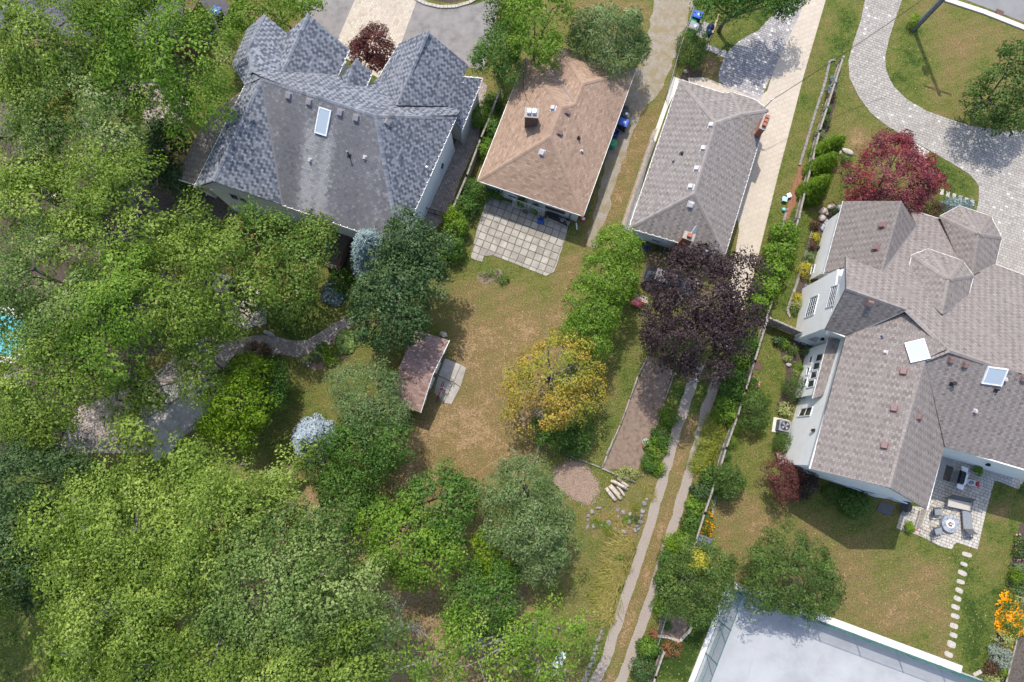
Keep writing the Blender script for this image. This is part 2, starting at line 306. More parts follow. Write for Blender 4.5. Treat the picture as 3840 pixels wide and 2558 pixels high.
leaf_mat('leaf_cedar', [(0, (0.055, 0.12, 0.006)), (0.5, (0.115, 0.205, 0.010)), (1, (0.20, 0.29, 0.02))], 0.26)
leaf_mat('leaf_yew', [(0, (0.035, 0.072, 0.014)), (0.5, (0.078, 0.138, 0.026)), (1, (0.15, 0.215, 0.05))], 0.26)
leaf_mat('leaf_gold', [(0, (0.28, 0.25, 0.02)), (0.5, (0.46, 0.40, 0.04)), (1, (0.60, 0.53, 0.10))], 0.3)
leaf_mat('leaf_chart', [(0, (0.20, 0.25, 0.06)), (0.5, (0.33, 0.37, 0.12)), (1, (0.47, 0.49, 0.22))], 0.3)
leaf_mat('leaf_straw', [(0, (0.20, 0.19, 0.04)), (0.5, (0.36, 0.31, 0.09)), (1, (0.52, 0.44, 0.18))], 0.3)
leaf_mat('leaf_lily', [(0, (0.10, 0.13, 0.015)), (0.5, (0.22, 0.25, 0.03)), (1, (0.36, 0.35, 0.07))], 0.3)
leaf_mat('leaf_grass', [(0, (0.03, 0.065, 0.015)), (0.5, (0.065, 0.12, 0.03)), (1, (0.12, 0.18, 0.05))], 0.3)
leaf_mat('leaf_rust', [(0, (0.16, 0.06, 0.03)), (0.5, (0.30, 0.12, 0.06)), (1, (0.42, 0.19, 0.10))], 0.25)
leaf_mat('leaf_brown', [(0, (0.045, 0.022, 0.014)), (0.5, (0.10, 0.055, 0.03)), (1, (0.17, 0.11, 0.05))], 0.2)
leaf_mat('leaf_grey', [(0, (0.16, 0.20, 0.15)), (0.5, (0.27, 0.32, 0.25)), (1, (0.40, 0.44, 0.37))], 0.2)
leaf_mat('petal_orange', [(0, (0.62, 0.23, 0.003)), (0.5, (0.76, 0.33, 0.004)), (1, (0.85, 0.43, 0.01))], 0.2)
leaf_mat('petal_white', [(0, (0.60, 0.62, 0.55)), (1, (0.80, 0.80, 0.76))], 0.2)
leaf_mat('petal_pink', [(0, (0.55, 0.20, 0.27)), (1, (0.72, 0.42, 0.46))], 0.2)
leaf_mat('leaf_hosta', [(0, (0.12, 0.20, 0.05)), (0.5, (0.20, 0.30, 0.08)), (1, (0.30, 0.38, 0.10))], 0.25)
# lawn: green to straw by how dry each spot of turf is
m, N, L, bs = new_mat('lawn')
a = N.new('ShaderNodeAttribute'); a.attribute_name = 'dry'
n1 = geo_noise(N, L, 0.3, 7, 0.66); n2 = geo_noise(N, L, 2.2, 5, 0.7); n3 = geo_noise(N, L, 6.5, 5, 0.75)
def madd(x, k, c):
    q = N.new('ShaderNodeMath'); q.operation = 'MULTIPLY_ADD'; L.new(x, q.inputs[0]); q.inputs[1].default_value = k
    if isinstance(c, (int, float)): q.inputs[2].default_value = c
    else: L.new(c, q.inputs[2])
    return q.outputs[0]
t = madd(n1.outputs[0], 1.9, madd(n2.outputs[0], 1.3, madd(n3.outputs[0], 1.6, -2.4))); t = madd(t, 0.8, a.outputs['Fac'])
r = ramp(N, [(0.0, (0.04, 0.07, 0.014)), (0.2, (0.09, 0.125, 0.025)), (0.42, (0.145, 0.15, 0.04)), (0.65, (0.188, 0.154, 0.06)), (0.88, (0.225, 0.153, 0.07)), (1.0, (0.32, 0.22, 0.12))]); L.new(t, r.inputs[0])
n4 = geo_noise(N, L, 9, 5, 0.85); gr = ramp(N, [(0.41, (0.5,) * 3), (0.59, (1.45,) * 3)]); L.new(n4.outputs[0], gr.inputs[0])
wv = N.new('ShaderNodeTexWave'); wv.inputs['Scale'].default_value = 0.28; wv.inputs['Distortion'].default_value = 2.5; wv.inputs['Detail'].default_value = 3
mp = N.new('ShaderNodeMapping'); mp.inputs['Rotation'].default_value = (0, 0, R(70)); gq = N.new('ShaderNodeNewGeometry'); L.new(gq.outputs['Position'], mp.inputs[0]); L.new(mp.outputs[0], wv.inputs['Vector'])
wr = ramp(N, [(0.2, (0.965,) * 3), (0.8, (1.03,) * 3)]); L.new(wv.outputs['Fac'], wr.inputs[0])
c = mixc(N, L, r.outputs[0], gr.outputs[0], 0.85, 'MULTIPLY'); c = mixc(N, L, c, wr.outputs[0], 1.0, 'MULTIPLY'); L.new(c, bs.inputs['Base Color']); bs.inputs['Roughness'].default_value = 0.95; bs.inputs['Specular IOR Level'].default_value = 0.1
bump(N, L, n4.outputs[0], 0.9, 0.12, bs)
# gravel: pale stones over worn turf
m, N, L, bs = new_mat('gravel')
n1 = geo_noise(N, L, 14, 5, 0.85); r1 = ramp(N, [(0.32, (0.11, 0.092, 0.075)), (0.5, (0.27, 0.235, 0.195)), (0.68, (0.47, 0.43, 0.375))]); L.new(n1.outputs[0], r1.inputs[0])
n2 = geo_noise(N, L, 1.3, 6, 0.7); r2 = ramp(N, [(0.40, (0, 0, 0)), (0.58, (0.9, 0.9, 0.9))]); L.new(n2.outputs[0], r2.inputs[0])
c = mixc(N, L, r1.outputs[0], (0.22, 0.175, 0.095), r2.outputs[0]); L.new(c, bs.inputs['Base Color']); bs.inputs['Roughness'].default_value = 0.95
bump(N, L, n1.outputs[0], 0.8, 0.03, bs)
m, N, L, bs = new_mat('track')
n1 = geo_noise(N, L, 12, 5, 0.8); r1 = ramp(N, [(0.3, (0.19, 0.155, 0.13)), (0.5, (0.285, 0.24, 0.205)), (0.72, (0.37, 0.32, 0.28))]); L.new(n1.outputs[0], r1.inputs[0])
n2 = geo_noise(N, L, 1.1, 6, 0.7); r2 = ramp(N, [(0.5, (0, 0, 0)), (0.75, (0.6,) * 3)]); L.new(n2.outputs[0], r2.inputs[0])
c = mixc(N, L, r1.outputs[0], (0.26, 0.20, 0.13), r2.outputs[0]); L.new(c, bs.inputs['Base Color']); bs.inputs['Roughness'].default_value = 0.95
bump(N, L, n1.outputs[0], 0.6, 0.02, bs)
# ------------------------------------------------------------------ pieces laid over a polygon
def inside(poly, pts):
    x, y = pts[:, 0], pts[:, 1]; c = np.zeros(len(pts), bool); n = len(poly)
    for i in range(n):
        x1, y1 = poly[i]; x2, y2 = poly[(i + 1) % n]
        m = (y1 > y) != (y2 > y)
        with np.errstate(divide='ignore', invalid='ignore'):
            c ^= m & (x < (x2 - x1) * (y - y1) / (y2 - y1 + 1e-12) + x1)
    return c
def nearest(poly, pts):
    best = np.full(len(pts), 1e18); out = pts.copy(); n = len(poly)
    for i in range(n):
        a = poly[i]; b = poly[(i + 1) % n]; d = b - a; t = np.clip(((pts - a) @ d) / (d @ d + 1e-12), 0, 1)
        q = a + t[:, None] * d; e = ((pts - q) ** 2).sum(1); k = e < best
        best[k] = e[k]; out[k] = q[k]
    return out, np.sqrt(best)
def lay(poly, ang, du, dv, gap=0.01, stagger=0.5, jitter=0.0, vary=0.0, origin=None):
    """rows of du x dv pieces over poly (n,2); returns (T,4,2) corners, full flag, (row, col)"""
    poly = np.asarray(poly, float); ca, sa = math.cos(ang), math.sin(ang); rot = np.array([[ca, sa], [-sa, ca]])
    p = poly @ rot.T; lo, hi = p.min(0), p.max(0); rows = int((hi[1] - lo[1]) / dv) + 2
    quads = []; rc = []
    for j in range(-1, rows):
        x = lo[0] - du * (1.0 + (stagger * (j % 2) if stagger else 0)) + (rng.random() * jitter * du)
        i = 0
        while x < hi[0] + du:
            w = du * (1 + vary * (rng.random() - 0.5) * 2) if vary else du
            y = lo[1] + j * dv
            quads.append([[x + gap/2, y + gap/2], [x + w - gap/2, y + gap/2], [x + w - gap/2, y + dv - gap/2], [x + gap/2, y + dv - gap/2]]); rc.append((j, i)); x += w; i += 1
    q = np.array(quads); rc = np.array(rc); flat = q.reshape(-1, 2) @ rot          # back to the polygon's axes
    ins = inside(poly, flat).reshape(-1, 4); keep = ins.any(1)
    q = flat.reshape(-1, 4, 2)[keep]; ins = ins[keep]; rc = rc[keep]; full = ins.all(1)
    f = q.reshape(-1, 2).copy(); o = ~ins.reshape(-1)
    if o.any(): f[o] = nearest(poly, f[o])[0]
    q = f.reshape(-1, 4, 2)
    area = 0.5 * np.abs((q[:, 2, 0]-q[:, 0, 0])*(q[:, 3, 1]-q[:, 1, 1]) - (q[:, 3, 0]-q[:, 1, 0])*(q[:, 2, 1]-q[:, 0, 1]))
    ok = area > du * dv * 0.12
    return q[ok], full[ok], rc[ok]
FACES8 = np.array([[4, 5, 6, 7], [0, 1, 5, 4], [1, 2, 6, 5], [2, 3, 7, 6], [3, 0, 4, 7]])
def pieces(parent, pname, quads, full, tone, to3d, th, mat, n_single, focus, shrink=0.0):
    """quads (T,4,2) -> up to n_single own objects (whole ones nearest to focus) and one joined rest. to3d(points2, height) -> (N,3)"""
    T = len(quads); cen = quads.mean(1)
    order = np.argsort(((cen - np.asarray(focus)) ** 2).sum(1) + (~full) * 1e9)
    single_i = [i for i in order[:n_single] if full[i]]; mask = np.ones(T, bool); mask[single_i] = False
    ths = th if hasattr(th, '__len__') else np.full(T, th)
    def corners(i):
        q = quads[i]; bot = to3d(q.reshape(-1, 2), np.zeros(len(q.reshape(-1, 2)))).reshape(-1, 4, 3)
        return bot
    # shared meshes: one per tone level
    cache = {}
    for i in single_i:
        lev = int(np.clip(tone[i], 0, 0.999) * 6); key = lev
        p4 = to3d(quads[i], np.zeros(4)); c = p4.mean(0)
        ex = p4[1] - p4[0]; lx = np.linalg.norm(ex); ex = ex / lx; ey = p4[3] - p4[0]; ey = ey - ex * (ey @ ex); ly = np.linalg.norm(ey); ey = ey / ly; ez = np.cross(ex, ey)
        key = (lev, round(lx, 2), round(ly, 2))
        if key not in cache:
            hx, hy = lx / 2, ly / 2; e = min(lx, ly) * (0.06 if shrink >= 0 else 0.01)
            v = np.array([[-hx, -hy, 0], [hx, -hy, 0], [hx, hy, 0], [-hx, hy, 0], [-hx + e, -hy + e, 1], [hx - e, -hy + e, 1], [hx - e, hy - e, 1], [-hx + e, hy - e, 1]])
            cache[key] = np_mesh(pname, v, FACES8, mat, np.full(5, (lev + 0.5) / 6))
        o = bpy.data.objects.new(pname, cache[key]); COL.objects.link(o)
        mw = Matrix(((ex[0], ey[0], ez[0] * ths[i], c[0]), (ex[1], ey[1], ez[1] * ths[i], c[1]), (ex[2], ey[2], ez[2] * ths[i], c[2]), (0, 0, 0, 1)))
        o.parent = parent; o.matrix_parent_inverse = (Matrix.Translation(-root_of(parent).location) if parent.parent is None else Matrix.Identity(4)); o.matrix_basis = mw
    if mask.any():
        q = quads[mask]; t = ths[mask]; K = len(q)
        c2 = q.mean(1, keepdims=True); qi = c2 + (q - c2) * (0.93 if shrink >= 0 else 0.985)
        bot = to3d(q.reshape(-1, 2), np.zeros(K * 4)).reshape(K, 4, 3); top = to3d(qi.reshape(-1, 2), np.repeat(t, 4)).reshape(K, 4, 3)
        # keep pieces facing up
        v = np.concatenate([bot, top], 1).reshape(-1, 3); f = (FACES8[None] + 8 * np.arange(K)[:, None, None]).reshape(-1, 4)
        me = np_mesh(pname + '_field', v, f, mat, np.repeat(tone[mask], 5))
        o = bpy.data.objects.new(pname + '_field', me); COL.objects.link(o); o.parent = parent
        o.matrix_parent_inverse = (Matrix.Translation(-root_of(parent).location) if parent.parent is None else Matrix.Identity(4)); tag(o, kind='stuff')

# ------------------------------------------------------------------ ground: one sheet, turf drier or greener by place
def poly_d(fr, pts, z=0.0): return np.array([at(fr, x, y, z)[:2] for x, y in pts])
xs = np.concatenate([[-420, -250, -140, -90, -62], np.arange(-50, 50.01, 0.4), [62, 90, 140, 250, 420]])
ys = np.concatenate([[-420, -250, -140, -70, -36], np.arange(-24, 44.01, 0.4), [60, 90, 140, 250, 420]])
gx, gy = np.meshgrid(xs, ys); P2 = np.stack([gx.ravel(), gy.ravel()], 1)
dry = np.full(len(P2), 0.42)
ZONES = [  # frame, polygon, dryness, feather in metres
    ('D', [(1050, 780), (1065, 640), (1130, 690), (1270, 690), (1300, 590), (1345, 555), (1320, 660), (1290, 800), (1230, 1070), (1120, 1120), (870, 1165), (900, 1080), (960, 960)], 0.86, 1.0),
    ('D', [(1080, 640), (1280, 650), (1290, 700), (1090, 720)], 0.62, 1.0),
    ('D', [(540, 1080), (900, 1150), (1110, 1160), (1240, 1380), (1100, 1600), (650, 1600), (500, 1300)], 0.95, 1.2),
    ('D', [(1450, 720), (1480, 790), (1400, 1070), (1260, 1060), (1400, 850)], 0.4, 0.7),
    ('D', [(1320, 1030), (1500, 1090), (1430, 1300), (1360, 1450), (1290, 1300)], 0.42, 0.8),
    ('D', [(1290, 1380), (1380, 1400), (1340, 1568), (1200, 1568)], 0.66, 0.8),
    ('D', [(1310, 0), (1490, 0), (1450, 110), (1290, 60)], 0.84, 0.8),
    ('R3', [(1330, 640), (1420, 560), (1320, 820), (1130, 1400), (1050, 1640), (840, 1640), (930, 1300), (1060, 980), (1200, 720)], 0.74, 0.6),
    ('B3', [(1246, -60), (1334, -60), (1240, 330), (1130, 700), (1000, 1100), (880, 1450), (814, 1600), (724, 1600), (800, 1450), (908, 1100), (1046, 700), (1152, 330)], 0.86, 0.35),
    ('LG', [(480, 1130), (1050, 1230), (1330, 1060), (1400, 760), (1480, 760), (1280, 1420), (1000, 1640), (600, 1540), (360, 1400)], 0.8, 0.9),
    ('D', [(2060, 0), (2354, 60), (2354, 300), (2200, 270), (2050, 150)], 0.55, 1.2),
    ('D', [(2040, 60), (2120, 60), (2130, 240), (2050, 200)], 0.25, 0.9),
    ('D', [(1925, 0), (1985, 0), (1950, 130), (1905, 260), (1890, 180)], 0.22, 0.6),
    ('D', [(1920, 260), (2000, 260), (2080, 330), (2000, 400), (1930, 350)], 0.48, 0.6),
    ('D', [(1955, 295), (1995, 300), (1985, 345), (1950, 340)], 0.85, 0.5),
    ('D', [(2140, 350), (2250, 420), (2250, 480), (2130, 470)], 0.14, 0.5),
    ('D', [(1640, 1130), (1780, 1160), (2080, 1250), (2200, 1280), (2180, 1510), (2120, 1500), (1640, 1380)], 0.6, 1.2),
    ('D', [(1660, 1160), (1800, 1180), (1760, 1230), (1660, 1230)], 0.78, 1.0),
    ('D', [(1900, 1300), (2130, 1340), (2120, 1430), (1930, 1390)], 0.7, 1.0),
    ('D', [(2080, 1230), (2260, 1280), (2354, 1130), (2354, 1280), (2260, 1568), (2200, 1500), (2200, 1300)], 0.2, 1.0),
    ('D', [(2250, 1290), (2290, 1300), (2270, 1370), (2230, 1370)], 0.6, 0.8),
    ('D', [(2275, 1160), (2320, 1160), (2310, 1200), (2280, 1195)], 0.92, 0.4),
    ('D', [(1740, 780), (1800, 770), (1800, 1000), (1700, 1100), (1660, 1120), (1720, 930)], 0.34, 0.8),
    ('D', [(1800, 520), (1860, 420), (1840, 640), (1790, 760), (1750, 740)], 0.26, 0.6),
    ('D', [(560, 820), (800, 830), (900, 900), (640, 1060), (580, 1020)], 0.34, 0.8),
    ('D', [(720, 850), (850, 790), (860, 840), (760, 920)], 0.56, 0.6),
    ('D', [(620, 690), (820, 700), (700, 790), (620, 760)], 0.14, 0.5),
    ('D', [(1600, 70), (1680, 30), (1830, 10), (1740, 90), (1650, 190)], 0.26, 0.4),
    ('D', [(1610, 120), (1660, 130), (1650, 185), (1600, 180)], 0.78, 0.4),
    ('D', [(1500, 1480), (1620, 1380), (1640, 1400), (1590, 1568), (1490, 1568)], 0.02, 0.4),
    ('D', [(1560, 830), (1660, 830), (1590, 950), (1530, 1000)], 0.24, 0.5),
    ('D', [(660, 60), (780, 30), (800, 60), (690, 110)], 0.7, 0.4),
    ('D', [(0, 1330), (170, 1330), (180, 1568), (0, 1568)], 0.28, 0.8),
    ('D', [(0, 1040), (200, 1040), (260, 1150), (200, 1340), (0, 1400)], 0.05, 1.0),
    ('D', [(380, 330), (470, 320), (470, 470), (380, 450)], 0.5, 0.8)]
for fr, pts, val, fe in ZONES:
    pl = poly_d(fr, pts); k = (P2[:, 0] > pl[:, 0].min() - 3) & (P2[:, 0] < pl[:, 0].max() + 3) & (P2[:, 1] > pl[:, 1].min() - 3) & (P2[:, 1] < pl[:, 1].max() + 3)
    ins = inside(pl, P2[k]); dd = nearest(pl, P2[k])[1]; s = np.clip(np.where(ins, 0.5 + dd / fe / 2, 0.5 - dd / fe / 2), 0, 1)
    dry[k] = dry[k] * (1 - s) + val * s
gz = np.zeros(len(P2))
nx, ny = len(xs), len(ys); ii = np.arange(nx * ny).reshape(ny, nx)
qf = np.stack([ii[:-1, :-1].ravel(), ii[:-1, 1:].ravel(), ii[1:, 1:].ravel(), ii[1:, :-1].ravel()], 1)
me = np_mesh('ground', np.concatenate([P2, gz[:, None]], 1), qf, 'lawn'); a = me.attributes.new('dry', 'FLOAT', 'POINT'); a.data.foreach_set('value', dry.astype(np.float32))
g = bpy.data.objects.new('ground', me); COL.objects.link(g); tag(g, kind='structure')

def wobble(pts, step=0.35, amp=0.05, seed=0):
    out = []; n = len(pts)
    for i in range(n):
        a, b = Vector(pts[i][:2]), Vector(pts[(i + 1) % n][:2]); k = max(1, int((b - a).length / step)); nn = Vector((-(b - a).y, (b - a).x)).normalized() if (b-a).length > 0 else Vector((0, 0))
        for j in range(k):
            p = a.lerp(b, j / k); out.append(p + nn * amp * noise.noise(Vector((p.x * 1.3, p.y * 1.3, seed))) * 2)
    return out
def smooth_poly(pts, it=2):
    for _ in range(it):
        q = []
        for i in range(len(pts)):
            a, b = Vector(pts[i][:2]), Vector(pts[(i + 1) % len(pts)][:2]); q += [a.lerp(b, 0.25), a.lerp(b, 0.75)]
        pts = q
    return pts
def sheet(name, fr, pts, z, mat, amp=0.05, smooth=0, label=None, cat=None, kind='structure', th=0.003):
    p = [at(fr, x, y, 0) for x, y in pts]
    if smooth: p = smooth_poly(p, smooth)
    p = wobble(p, 0.35, amp, len(name)) if amp else [Vector(q[:2]) for q in p]
    mb = MB().prism(p, z - th, z); o = obj(name, mb, mat); return tag(o, label, cat, None, kind)
def pave(name, fr, pts, mat, du, dv, ang, z=0.03, gap=0.012, stagger=0.5, jitter=0.0, vary=0.0, n_single=0, focus=None, joint='joint_sand', smooth=0, rough_z=0.004, light=0.0, pname='paver'):
    p = [at(fr, x, y, 0) for x, y in pts]
    if smooth: p = smooth_poly(p, smooth)
    base = obj(name, MB().prism([Vector(q[:2]) for q in p], 0.001, z - 0.014), joint); tag(base, kind='structure')
    poly = np.array([q[:2] for q in p]); q, full, rc = lay(poly, ang, du, dv, gap, stagger, jitter, vary)
    tone = np.clip(rng.normal(0.5, 0.2, len(q)), 0, 0.93); tone[rng.random(len(q)) < light] = 1.0
    th = z - 0.02 + rng.random(len(q)) * rough_z + 0.006
    def to3(p2, h): return np.concatenate([p2, (0.006 + np.asarray(h))[:, None]], 1)
    fo = poly.mean(0) if focus is None else np.array(at(fr, *focus)[:2])
    pieces(base, pname, q, full, tone, to3, th, mat, n_single, fo); return base
def dirang(fr, a, b):
    p, q = at(fr, *a), at(fr, *b); return math.atan2(q.y - p.y, q.x - p.x)

# --- street, curb, drives
sheet('road', 'R4', [(1500, -40), (1986, 145), (2600, 400), (2600, -900), (1500, -900)], 0.008, 'road_asphalt', 0)
mb = MB(); cps = [at('R4', x, y) for x, y in [(1400, -30), (1475, 0), (1720, 80), (1986, 185), (2300, 310)]]
for a, b in zip(cps, cps[1:]): mb.beam(a + Vector((0, 0, 0.05)), b + Vector((0, 0, 0.05)), 0.42, 0.13)
tag(obj('street_kerb', mb, 'curb'), kind='structure')
mb = MB(); c = at('R4', 1824, 88, 0.0); an = dirang('R4', (1720, 60), (1986, 160))
mb.box((c.x, c.y, 0.009), 0.62, 0.6, 0.05, an)
gr = thing('drain_grate', 'rusty square catch basin grate at the street kerb', 'grate', (c.x, c.y, 0)); obj('frame', mb, 'black_metal', gr)
for k in range(7): obj('bar', MB().box((c.x + (k - 3) * 0.085 * math.cos(an), c.y + (k - 3) * 0.085 * math.sin(an), 0.059), 0.05, 0.56, 0.02, an), 'grate_rust', gr)
pave('curved_driveway', 'R4', [(950, -20), (920, 130), (870, 280), (838, 400), (845, 510), (905, 630), (985, 740), (1100, 830), (1230, 905), (1370, 985), (1500, 1060), (1630, 1140), (1690, 1210), (1690, 1300), (1670, 1400), (1640, 1560), (1610, 1800), (1640, 1950), (1740, 2030), (2100, 2150), (2300, 1500), (2300, 800), (1986, 848), (1830, 850), (1650, 825), (1500, 780), (1350, 725), (1220, 650), (1130, 560), (1085, 460), (1078, 370), (1105, 250), (1150, 110), (1195, -20)],
     'drive_paver', 0.30, 0.22, R(-21), n_single=300, focus=(1000, 500), joint='joint_moss', light=0.03, jitter=0.5)
pave('front_walk', 'R4', [(1262, 925), (1368, 990), (1335, 1110), (1240, 1060)], 'patio_paver', 0.55, 0.75, dirang('R4', (1262, 925), (1368, 990)), n_single=40, stagger=0.0)
pave('stamped_drive', 'R3', [(2300, -20), (2350, -20), (2440, -25), (2290, 490), (2120, 1150), (1900, 2050), (1780, 2000), (1870, 1480), (1530, 510), (1640, 505), (1780, 560), (1916, 590), (2032, 652), (2240, -20)], 'stamped', 0.6, 0.4, R(22), z=0.026, gap=0.004, stagger=0.5, n_single=200, focus=(2100, 700), joint='joint_pale', rough_z=0.001, pname='stamped_panel')
pave('front_paving', 'TB', [(1900, -60), (1660, 270), (1520, 420), (1380, 570), (1190, 660), (1030, 760), (850, 930), (740, 1100), (670, 1300), (655, 1500), (1230, 1770), (1420, 1850), (1850, 900), (2230, 100), (2250, 20)], 'mixed_paver', 0.26, 0.2, R(-22), z=0.032, n_single=300, focus=(1200, 1150), light=0.09, jitter=0.5)
pave('narrow_walk', 'TB', [(420, 800), (830, 955), (765, 1065), (380, 890)], 'mixed_paver', 0.22, 0.2, R(-22), z=0.03, n_single=80, light=0.05)
pave('bin_pad', 'TB', [(310, 380), (570, 460), (440, 740), (120, 620), (140, 500)], 'mixed_paver', 0.26, 0.24, R(-22), z=0.028, n_single=60)
sheet('gravel_drive', 'R3', [(1325, -20), (1300, 60), (1260, 250), (1205, 420), (1180, 470), (1130, 640), (1100, 760), (1010, 1010), (930, 1350), (870, 1600), (930, 1620), (980, 1480), (1060, 1180), (1130, 980), (1210, 780), (1330, 620), (1400, 480), (1470, 300), (1580, -20)], 0.006, 'gravel', 0.18)
asph = sheet('asphalt_apron', 'R2', [(890, -30), (940, 80), (1010, 160), (1200, 330), (1500, 420), (1990, 430), (2110, 460), (2200, 160), (2215, -30), (2060, 30), (1900, 50), (1760, 20), (1690, -30)], 0.008, 'asphalt', 0.03)
pave('drive_band', 'R2', [(1285, -25), (1690, -25), (1570, 300), (1440, 520), (1130, 330)], 'cream_paver', 0.3, 0.2, R(68), z=0.035, n_single=300, focus=(1440, 130), joint='joint_pale', jitter=0.5)
mb = MB(); kp = [at('R2', x, y) for x, y in [(1640, -20), (1730, 25), (1830, 48), (1930, 45), (2020, 20), (2090, -20)]]
ks = thing('kerb_edging', 'curved course of pale edging stones round the front bed', 'kerb', kp[0]); seg = []
for a, b in zip(kp, kp[1:]):
    k = max(1, int((b - a).length / 0.3))
    for j in range(k): obj('stone', MB().beam(a.lerp(b, (j + 0.04) / k) + Vector((0, 0, 0.06)), a.lerp(b, (j + 0.96) / k) + Vector((0, 0, 0.06)), 0.26, 0.12), 'step_stone', ks)
sheet('front_bed', 'R2', [(1690, -60), (1790, 5), (1900, 20), (2010, -5), (2060, -60)], 0.008, 'mulch_dark', 0.05)
pave('side_path', 'R2', [(2085, 520), (2140, 560), (2110, 700), (2080, 920), (1960, 1180), (1890, 1390), (1740, 1570), (1660, 1640), (1700, 1480), (1760, 1330), (1840, 1100), (1945, 900), (2020, 700)], 'path_paver', 0.2, 0.2, R(67), z=0.03, n_single=300, focus=(1950, 1060), jitter=0.4)
# concrete slab patio behind the tan roofed bungalow: each slab a piece
pp = pave('slab_patio', 'H2', [(215, 260), (560, 350), (1150, 600), (1610, 800), (1580, 1000), (1530, 1130), (1490, 1190), (1440, 1400), (1370, 1570), (1230, 1640), (700, 1430), (340, 1290), (175, 1262), (130, 1400), (-60, 1345), (-75, 1300), (60, 760), (150, 500)], 'slab_concrete', 0.61, 0.61, dirang('H2', (490, 1250), (740, 1330)) - 0.06, z=0.05, gap=0.016, stagger=0.0, n_single=260, joint='joint_moss', rough_z=0.012, vary=0.02, pname='slab')
pave('shed_pad', 'SH', [(860, 560), (1090, 640), (1240, 730), (1130, 1090), (980, 1370), (760, 1330), (650, 1100), (780, 800)], 'slab_concrete', 1.5, 1.9, dirang('SH', (860, 560), (1240, 730)), z=0.03, gap=0.012, stagger=0.0, n_single=60, joint='joint_moss', pname='slab')
pave('back_patio', 'PT', [(700, 400), (960, 30), (1110, 60), (1140, 180), (1600, 240), (1980, 270), (2117, 330), (2117, 480), (2030, 610), (1740, 490), (1680, 480), (1560, 930), (1430, 1490), (1080, 1370), (1070, 1490), (900, 1450), (560, 1280), (240, 1180), (300, 960), (420, 850), (700, 880)], 'patio_paver', 0.30, 0.24, R(-21), z=0.035, n_single=300, focus=(1150, 1050), joint='joint_moss', vary=0.25, jitter=0.4)
sheet('grill_slab', 'PT', [(955, 20), (1110, 60), (1000, 500), (850, 450), (780, 400)], 0.048, 'concrete', 0, th=0.04)
pave('garden_path', 'HG', [(1770, 215), (1660, 300), (1400, 430), (1180, 570), (980, 690), (850, 700), (740, 690), (560, 640), (300, 610), (60, 640), (-120, 700), (-200, 900), (60, 920), (200, 860), (420, 900), (640, 900), (850, 950), (1040, 880), (1230, 760), (1430, 640), (1650, 480), (1780, 420)], 'path_paver', 0.24, 0.18, R(32), z=0.03, n_single=300, focus=(1200, 640), jitter=0.4)
pave('flagstone_terrace', 'R5', [(1440, 380), (1742, 520), (1742, 720), (1600, 760), (1480, 700), (1330, 560)], 'cream_paver', 0.6, 0.55, R(-25), z=0.035, gap=0.03, n_single=80, joint='joint_sand')
pave('shade_terrace', 'R5', [(1260, 800), (1500, 820), (1600, 860), (1500, 960), (1480, 1100), (1380, 1330), (1200, 1460), (1110, 1568), (380, 1568), (420, 1450), (520, 1260), (700, 1200), (1000, 1060), (1180, 900)], 'path_paver', 0.24, 0.2, R(24), z=0.026, n_single=200, focus=(560, 1400), jitter=0.4)
sheet('pebble_court', 'R5', [(1180, 1060), (1330, 1080), (1390, 1200), (1340, 1330), (1200, 1420), (1120, 1560), (980, 1640), (1000, 1480), (960, 1340), (1040, 1180)], 0.045, 'concrete', 0.05, 1, th=0.01)
sheet('dark_driveway', 'R1', [(1200, -40), (1420, -40), (1500, 30), (1480, 130), (1330, 330), (1180, 300), (1165, 250)], 0.007, 'dark_asphalt', 0.05)
pave('lower_terrace', 'R1', [(560, 380), (830, 430), (1250, 660), (1200, 800), (980, 860), (900, 700), (560, 640)], 'path_paver', 0.3, 0.3, R(20), z=0.03, n_single=60)
# two-track lane along the garden fence
lane = [('R7', [(1285, 1040), (1400, 1090), (1330, 1310), (1230, 1568)])]
def track(side):
    out = []
    for fr, y, a, b in [('R7', 1040, *((1265, 1325), (1400, 1460))[side]), ('R7', 1180, *((1210, 1272), (1345, 1405))[side]), ('R7', 1310, *((1168, 1232), (1300, 1362))[side]), ('B3', 0, *((1180, 1246), (1334, 1396))[side]), ('B3', 330, *((1088, 1152), (1242, 1302))[side]), ('B3', 700, *((984, 1046), (1130, 1194))[side]), ('B3', 1100, *((842, 908), (1000, 1066))[side]), ('B3', 1450, *((732, 800), (880, 946))[side]), ('B3', 1600, *((648, 724), (814, 884))[side])]: out.append((at(fr, a, y), at(fr, b, y)))
    p = wobble([q[0] for q in out] + [q[1] for q in out[::-1]], 0.14, 0.045, side); return tag(obj('wheel_track', MB().prism(p, 0.004, 0.007), 'track'), kind='structure')
track(0); track(1)
# beds
sheet('vegetable_bed', 'D', [(1490, 820), (1548, 850), (1530, 905), (1500, 1000), (1466, 1080), (1385, 1078), (1420, 1000), (1450, 920)], 0.01, 'soil', 0.05)
sheet('wood_chip_base', 'LG', [(0, 430), (200, 380), (330, 480), (450, 640), (545, 800), (520, 930), (420, 1040), (330, 1060), (120, 980), (-160, 800), (-200, 560)], 0.012, 'chip_under', 0.3, 1)
sheet('fence_bed', 'R4', [(742, 480), (765, 520), (745, 700), (715, 840), (670, 920), (640, 900), (680, 760), (712, 600)], 0.008, 'mulch_dark', 0.08)
sheet('red_mulch_strip', 'R4', [(520, 1070), (560, 1090), (500, 1300), (440, 1440), (415, 1420), (480, 1200)], 0.012, 'mulch_red', 0.08)
sheet('wall_bed', 'WB', [(620, 280), (780, 330), (560, 560), (480, 820), (440, 960), (380, 1220), (300, 1440), (200, 1420), (290, 1180), (330, 980), (380, 760), (450, 500), (520, 420)], 0.008, 'mulch_dark', 0.05)
